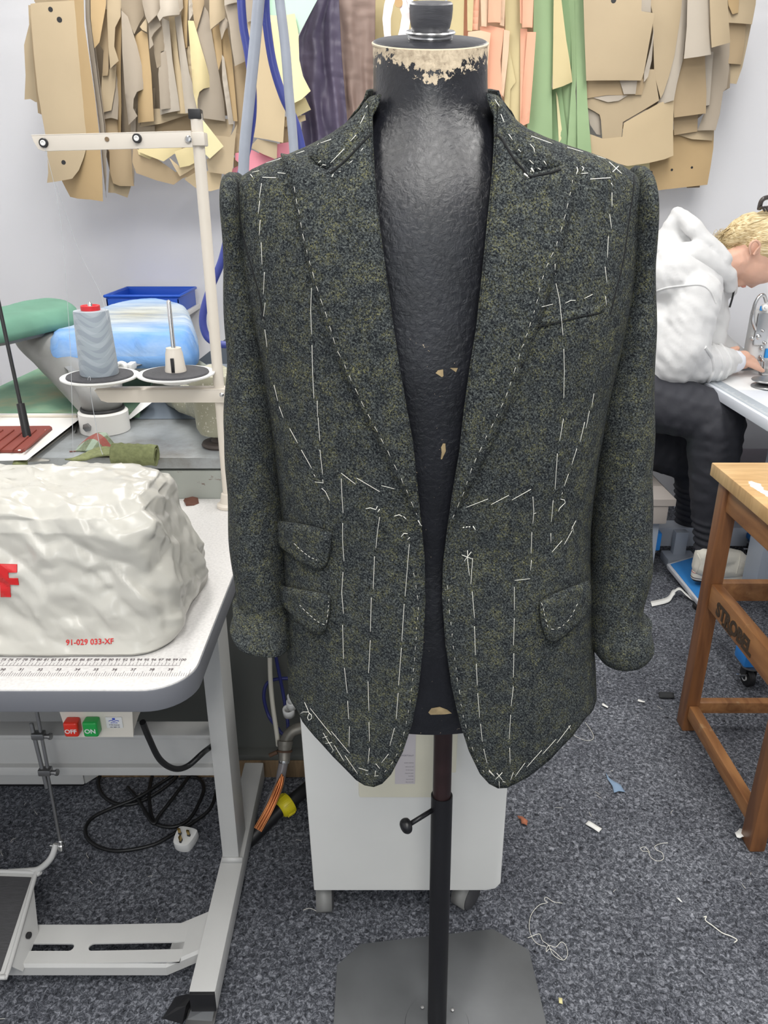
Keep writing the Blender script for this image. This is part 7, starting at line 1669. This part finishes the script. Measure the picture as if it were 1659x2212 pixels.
for (k, Y, yaw, curl, pts, lab, holes) in PL:
    cx = sum(p[0] for p in pts)/len(pts)
    if lab: curlcard(pts, k, Y, yaw, curl, 0, lab, ('left bundle of card patterns' if cx < 680 else ('right cluster of brown card patterns' if cx > 1262 else 'peach, manila and green card patterns')), holes)
    else:
        if cx < 680: l_, g_ = LL_, 'narrow cards packed in the left bundle'
        elif cx > 1262: l_, g_ = 'narrow card sliver showing between larger brown cards in the right cluster', 'card slivers in the right cluster'
        else: l_, g_ = 'narrow coloured card strip showing between the peach, manila and green cards', 'narrow coloured strips behind the neck'
        curlcard(pts, k, Y, yaw, curl, 0, l_, g_, holes)
# rails the patterns hang from, just above the picture
for (x0, x1, Y, lab) in ((-1.55, -.2, 3.02, 'steel hanging rail above the left bundle of patterns'), (-.45, 1.7, 3.16, 'steel hanging rail above the green and right hand patterns')):
    zt = PY(829, -62, Y).z
    r_ = thing('hanging_rail', lab, 'rail', (x0, Y, zt)); tube('rail', [(x0, Y, zt), (x1, Y, zt)], .012, steel, r_, 14)
    for x in np.linspace(x0+.1, x1-.1, 4): tube('rail_bracket', [(x, Y, zt), (x, 3.42, zt+.14)], .008, steel, r_, 10)
# pencil marks and notches
pen = mat('pencil_mark', srgb(70, 60, 54), .8)
def mark(pts, Y, par=None):
    pass
# hanging garments
def cloth(name, L_, Rr, Y, m, label, fold=.012, ymax=340):
    V = []; nx, nz = 46, 60
    for j in range(nz+1):
        t = j/nz; py = -25+t*(ymax+25); xl_ = np.interp(py, [a[1] for a in L_], [a[0] for a in L_]); xr_ = np.interp(py, [a[1] for a in Rr], [a[0] for a in Rr])
        for i in range(nx+1):
            s = i/nx; p = PY(xl_+(xr_-xl_)*s, py, Y); ss = s*9+1.2*noise.noise(Vector((s*3, t*4, Y)))
            V.append(p+Vector((0, fold*math.sin(ss*1.6)*(.5+t)+.006*noise.noise(Vector((p.x*40, t*3, 1)))+.004*noise.noise(Vector((p.x*20, p.z*60, 3))), 0)))
    n0 = len(V); V += [p+Vector((0, .003, 0)) for p in V[:n0]]; F = []
    for j in range(nz):
        for i in range(nx):
            a = j*(nx+1)+i; F.append((a, a+1, a+nx+2, a+nx+1)); F.append((a+n0, a+nx+1+n0, a+nx+2+n0, a+1+n0))
    for j in range(nz):
        a = j*(nx+1); b_ = a+nx; F.append((a, a+nx+1, a+nx+1+n0, a+n0)); F.append((b_, b_+n0, b_+nx+1+n0, b_+nx+1))
    for i in range(nx): F.append((i, i+n0, i+1+n0, i+1)); a = nz*(nx+1)+i; F.append((a, a+1, a+1+n0, a+n0))
    return tag(fromvf(name, V, F, m), label, 'cloth')
pur = mat('purple_satin', srgb(92, 84, 106), .42, var=.10, vscale=8, bump=.5, bscale=30, stretch=(4, 1, .6)); bro = mat('mauve_brown', srgb(146, 124, 114), .6, var=.05, vscale=5, bump=.15, bscale=20, stretch=(3, 1, .5))
cloth('purple_cloth', [(681, -25), (681, 0), (645, 80), (650, 217), (655, 340)], [(731, -25), (732, 0), (738, 120), (748, 240), (756, 340)], 3.10, pur, 'dark purple satin cloth hanging behind the left shoulder of the jacket')
cloth('brown_cloth', [(728, -25), (730, 0), (736, 120), (745, 240), (750, 340)], [(811, -25), (811, 0), (810, 120), (806, 230), (806, 340)], 3.13, bro, 'mauve-brown cloth hanging between the purple cloth and the form\'s neck', .006)
# clear pink french curve template
cur = mat('clear_pink_plastic', srgb(214, 190, 190), .15, var=.05, coat=.5)
fcv = thing('curve_template', 'translucent pink pattern-drafting curve hanging left of the neck knob', 'template', tuple(PY(860, 20, 3.08)))
def strip(name, outer, inner, Y, m, par):
    n = len(outer); V = [PY(x, y, Y) for x, y in outer]+[PY(x, y, Y) for x, y in inner]; V += [v+Vector((0, .003, 0)) for v in V]; F = []
    for i in range(n-1):
        F += [(i, i+1, n+i+1, n+i), (2*n+i, 3*n+i, 3*n+i+1, 2*n+i+1), (i, 2*n+i, 2*n+i+1, i+1), (n+i, n+i+1, 3*n+i+1, 3*n+i)]
    F += [(0, n, 3*n, 2*n), (n-1, 3*n-1, 4*n-1, 2*n-1)]
    return fromvf(name, V, F, m, par, False)
strip('curve_outer', [(838, -20), (830, 10), (826, 40), (829, 70), (834, 110), (842, 150), (850, 190), (880, 190)], [(862, -20), (850, 10), (844, 40), (844, 70), (848, 110), (854, 150), (862, 190), (866, 190)], 3.08, cur, fcv)
strip('curve_inner', [(870, -20), (884, 10), (888, 30), (884, 60), (878, 90), (874, 130), (872, 190)], [(846, -20), (862, 12), (868, 34), (864, 60), (856, 90), (852, 130), (850, 190)], 3.085, cur, fcv)
strip('curve_arm', [(885, -20), (892, 0), (898, 20), (900, 60), (902, 120)], [(872, -20), (880, 5), (886, 25), (888, 60), (890, 120)], 3.075, mat('clear_white_plastic', srgb(226, 218, 222), .15, coat=.5), fcv)
lathe('hang_hole', [(.008, 0), (.014, 0), (.014, .003), (.008, .003)], PY(861, 6, 3.075), mat('amber', srgb(196, 160, 110), .4), fcv, (0, -1, 0), 24)
# hanging steam hose and its support tubes
YH = 1.92
gry = mat('blue_grey_tube', srgb(158, 164, 176), .3, var=.05, vscale=20); nvy = mat('blue_hose', srgb(62, 72, 148), .4, var=.05)
zc1 = 2.74
def hang(p, dx):
    q = Vector((p.x+dx, p.y, zc1)); return [q.lerp(p, i/8) for i in range(9)]
def top(px, Y): p = PY(px, 0, Y); return Vector((p.x+.02, Y, zc1))
tag(tube('support_tube', hang(PY(565, -60, YH), .03)+[PY(559, 0, YH), PY(550, 100, YH), PY(538, 220, YH), PY(529, 310, YH), PY(526, 372, YH), PY(524, 440, YH), PY(524, 560, YH), PY(526, 700, YH), PY(530, 880, YH)], .0125, gry, None, 16, 5), 'thick blue-grey tube hanging down at the left shoulder, left of the pair', 'tube', 'blue-grey support tubes')
tag(tube('support_tube', hang(PY(598, -60, YH), -.03)+[PY(604, 0, YH), PY(616, 100, YH), PY(624, 200, YH), PY(633, 300, YH), PY(640, 420, YH), PY(642, 560, YH), PY(642, 700, YH), PY(642, 880, YH)], .0105, gry, None, 16, 5), 'thinner blue-grey tube hanging down at the left shoulder, right of the pair', 'tube', 'blue-grey support tubes')
YH2 = YH+.05
tag(tube('steam_hose', hang(PY(519, -60, YH2), 0)+[PY(521, 0, YH2), PY(526, 60, YH2), PY(537, 120, YH2), PY(545, 190, YH2), PY(545, 250, YH2), PY(536, 310, YH2), PY(520, 380, YH2), PY(500, 470, YH2), PY(480, 560, YH2), PY(452, 630, YH2), PY(438, 685, YH2), (PY(446, 725, YH2)), PY(470, 742, YH2), PY(500, 746, YH2), PY(540, 748, YH2), PY(562, 780, YH2), PY(568, 830, YH2), PY(570, 885, YH2)], .0095, nvy, None, 14, 6), 'blue hose hanging from above and looping up beside the left sleeve', 'hose')
tag(tube('steam_hose', hang(PY(575, -60, YH2), 0)+[PY(573, 0, YH2), PY(577, 60, YH2), PY(590, 140, YH2), PY(612, 210, YH2), PY(634, 255, YH2), PY(645, 290, YH2), PY(654, 335, YH2), PY(658, 400, YH2), PY(662, 540, YH2), PY(664, 700, YH2), PY(664, 885, YH2)], .0095, nvy, None, 14, 6), 'blue hose hanging beside the right grey tube down to the left shoulder', 'hose')
# ================================================================ litter on the carpet
def scrap(name, pts, m, label, z=.004, th=.0012, cat='scrap', curl=.004):
    P = [(PZ(x, y, 0).x, PZ(x, y, 0).y) for x, y in pts]
    V, F = patch(P, lambda x, y: (Vector((x, y, z+curl*abs(noise.noise(Vector((x*40, y*40, 1)))))), Vector((0, 0, 1))), .008, th, 0, .001)
    return tag(fromvf(name, V, F, m), label, cat)
pw = mat('paper_white', srgb(224, 224, 220), .8, var=.02); 
scrap('paper_strip', [(1271, 1776), (1300, 1793), (1293, 1801), (1264, 1783)], pw, 'small white paper rectangle lying on the open carpet right of the form')
scrap('fabric_snippet', [(1308, 1672), (1316, 1684), (1328, 1692), (1340, 1698), (1350, 1714), (1336, 1712), (1326, 1716), (1322, 1700), (1312, 1686)], mat('blue_snippet', srgb(120, 142, 166), .9), 'pale blue fabric snippet on the carpet between form and stool')
scrap('leaf', [(1117, 1768), (1128, 1768), (1140, 1776), (1138, 1786), (1126, 1784), (1124, 1776)], mat('rust_scrap', srgb(168, 104, 76), .8, var=.2, vscale=80), 'curled rust-brown scrap beside the white wheeled cabinet', curl=.015)
scrap('paper_scrap', [(1586, 1805), (1596, 1796), (1622, 1808), (1622, 1818), (1590, 1816)], pw, 'torn white paper scrap by the near stool leg', curl=.02, z=.006)
scrap('rubber_block', [(1422, 1498), (1455, 1500), (1456, 1511), (1424, 1510)], mat('rubber_black', srgb(40, 42, 44), .8), 'small black rubber strip on the carpet by the stool', th=.006)
scrap('paper_fleck', [(1378, 1513), (1393, 1518), (1392, 1521), (1377, 1517)], pw, 'tiny white paper fleck left of the black rubber strip'); scrap('paper_fleck', [(1301, 1522), (1314, 1530), (1312, 1533), (1300, 1526)], pw, 'tiny white paper fleck near the right jacket hem')
scrap('yellow_fleck', [(1206, 2158), (1214, 2160), (1215, 2172), (1207, 2170)], mat('yellow_bit', srgb(214, 206, 150), .8), 'tiny yellow fleck on the carpet near the bottom'); scrap('paper_fleck', [(1460, 1942), (1466, 1943), (1473, 1952), (1470, 1952)], pw, 'tiny white fleck right of the loose thread tangle')
# curled paper ribbon by the pedal
rb_pts = [(1405, 1305, .004), (1440, 1296, .006), (1452, 1281, .022), (1466, 1272, .03), (1480, 1284, .02), (1495, 1295, .008), (1512, 1298, .008), (1520, 1288, .02)]
V = []; F = []
sp_ = smooth_path([PZ(x, y, z) for x, y, z in rb_pts], 6)
for i, p in enumerate(sp_):
    w_ = .018 if i < 14 else .010; V += [p+Vector((0, -w_, 0)), p+Vector((.006, w_, .0)), p+Vector((.006, w_, .0015)), p+Vector((0, -w_, .0015))]
for i in range(len(sp_)-1):
    for k in range(4): a = i*4+k; b_ = i*4+(k+1) % 4; F.append((a, b_, b_+4, a+4))
F += [(0, 1, 2, 3), tuple(len(V)-4+k for k in range(4))]
tag(fromvf('paper_ribbon', V, F, pw), 'curled white paper ribbon on the carpet by the blue pedal', 'ribbon')
def lthread(pts, label, r=.00055, z=.004):
    return tag(tube('loose_thread', [PZ(x, y, z) for x, y in pts], r, thread_m, None, 6, 6), label, 'thread')
lthread([(1215, 1951), (1196, 1948), (1180, 1938), (1176, 1944), (1182, 1950), (1165, 1955), (1148, 1975), (1143, 2000), (1148, 2022), (1160, 2038), (1180, 2045)], 'long white thread curling on the carpet right of the base plate')
lthread([(1140, 2026), (1155, 2020), (1166, 2018), (1172, 2032), (1185, 2042), (1195, 2062), (1216, 2074), (1226, 2062), (1222, 2042), (1212, 2035), (1200, 2046), (1185, 2042), (1180, 2056), (1190, 2050), (1215, 2072)], 'tangled white thread knot on the carpet right of the base plate')
lthread([(1443, 1821), (1428, 1822), (1415, 1828), (1418, 1836), (1430, 1842), (1433, 1855), (1420, 1860), (1406, 1852), (1400, 1840), (1388, 1838), (1384, 1832), (1394, 1830), (1404, 1842)], 'looped white thread on the carpet below the stool')
lthread([(1520, 1981), (1526, 1980), (1524, 1988), (1540, 2000), (1560, 2015), (1578, 2022), (1592, 2030), (1586, 2036)], 'short stretched white thread at the lower right of the carpet', .0011)
lthread([(655, 1966), (668, 1962), (680, 1966), (688, 1972)], 'fine white thread by the left castor of the white cabinet')
lthread([(1232, 1580), (1240, 1588), (1250, 1594), (1270, 1600), (1282, 1594), (1278, 1580), (1264, 1560)], 'pale thread on the carpet just under the right jacket hem')
rnd = random.Random(11); V, F = [], []
for i in range(130):    # uncountable lint
    x, y = rnd.uniform(-1.2, 1.5), rnd.uniform(.45, 2.4); a = rnd.uniform(0, 6.3); l_ = rnd.uniform(.002, .009)
    if -1.4 < x < -.1 and y > 1.53: continue
    p = Vector((x, y, .003)); d_ = Vector((math.cos(a), math.sin(a), 0))*l_; tube_vf([p-d_, p+Vector((0, 0, .001)), p+d_+Vector((l_*.5, 0, 0))], .0004, 4, V, F)
tag(fromvf('carpet_lint', V, F, thread_m), 'tiny white lint specks scattered over the charcoal carpet', 'lint', None, 'stuff')
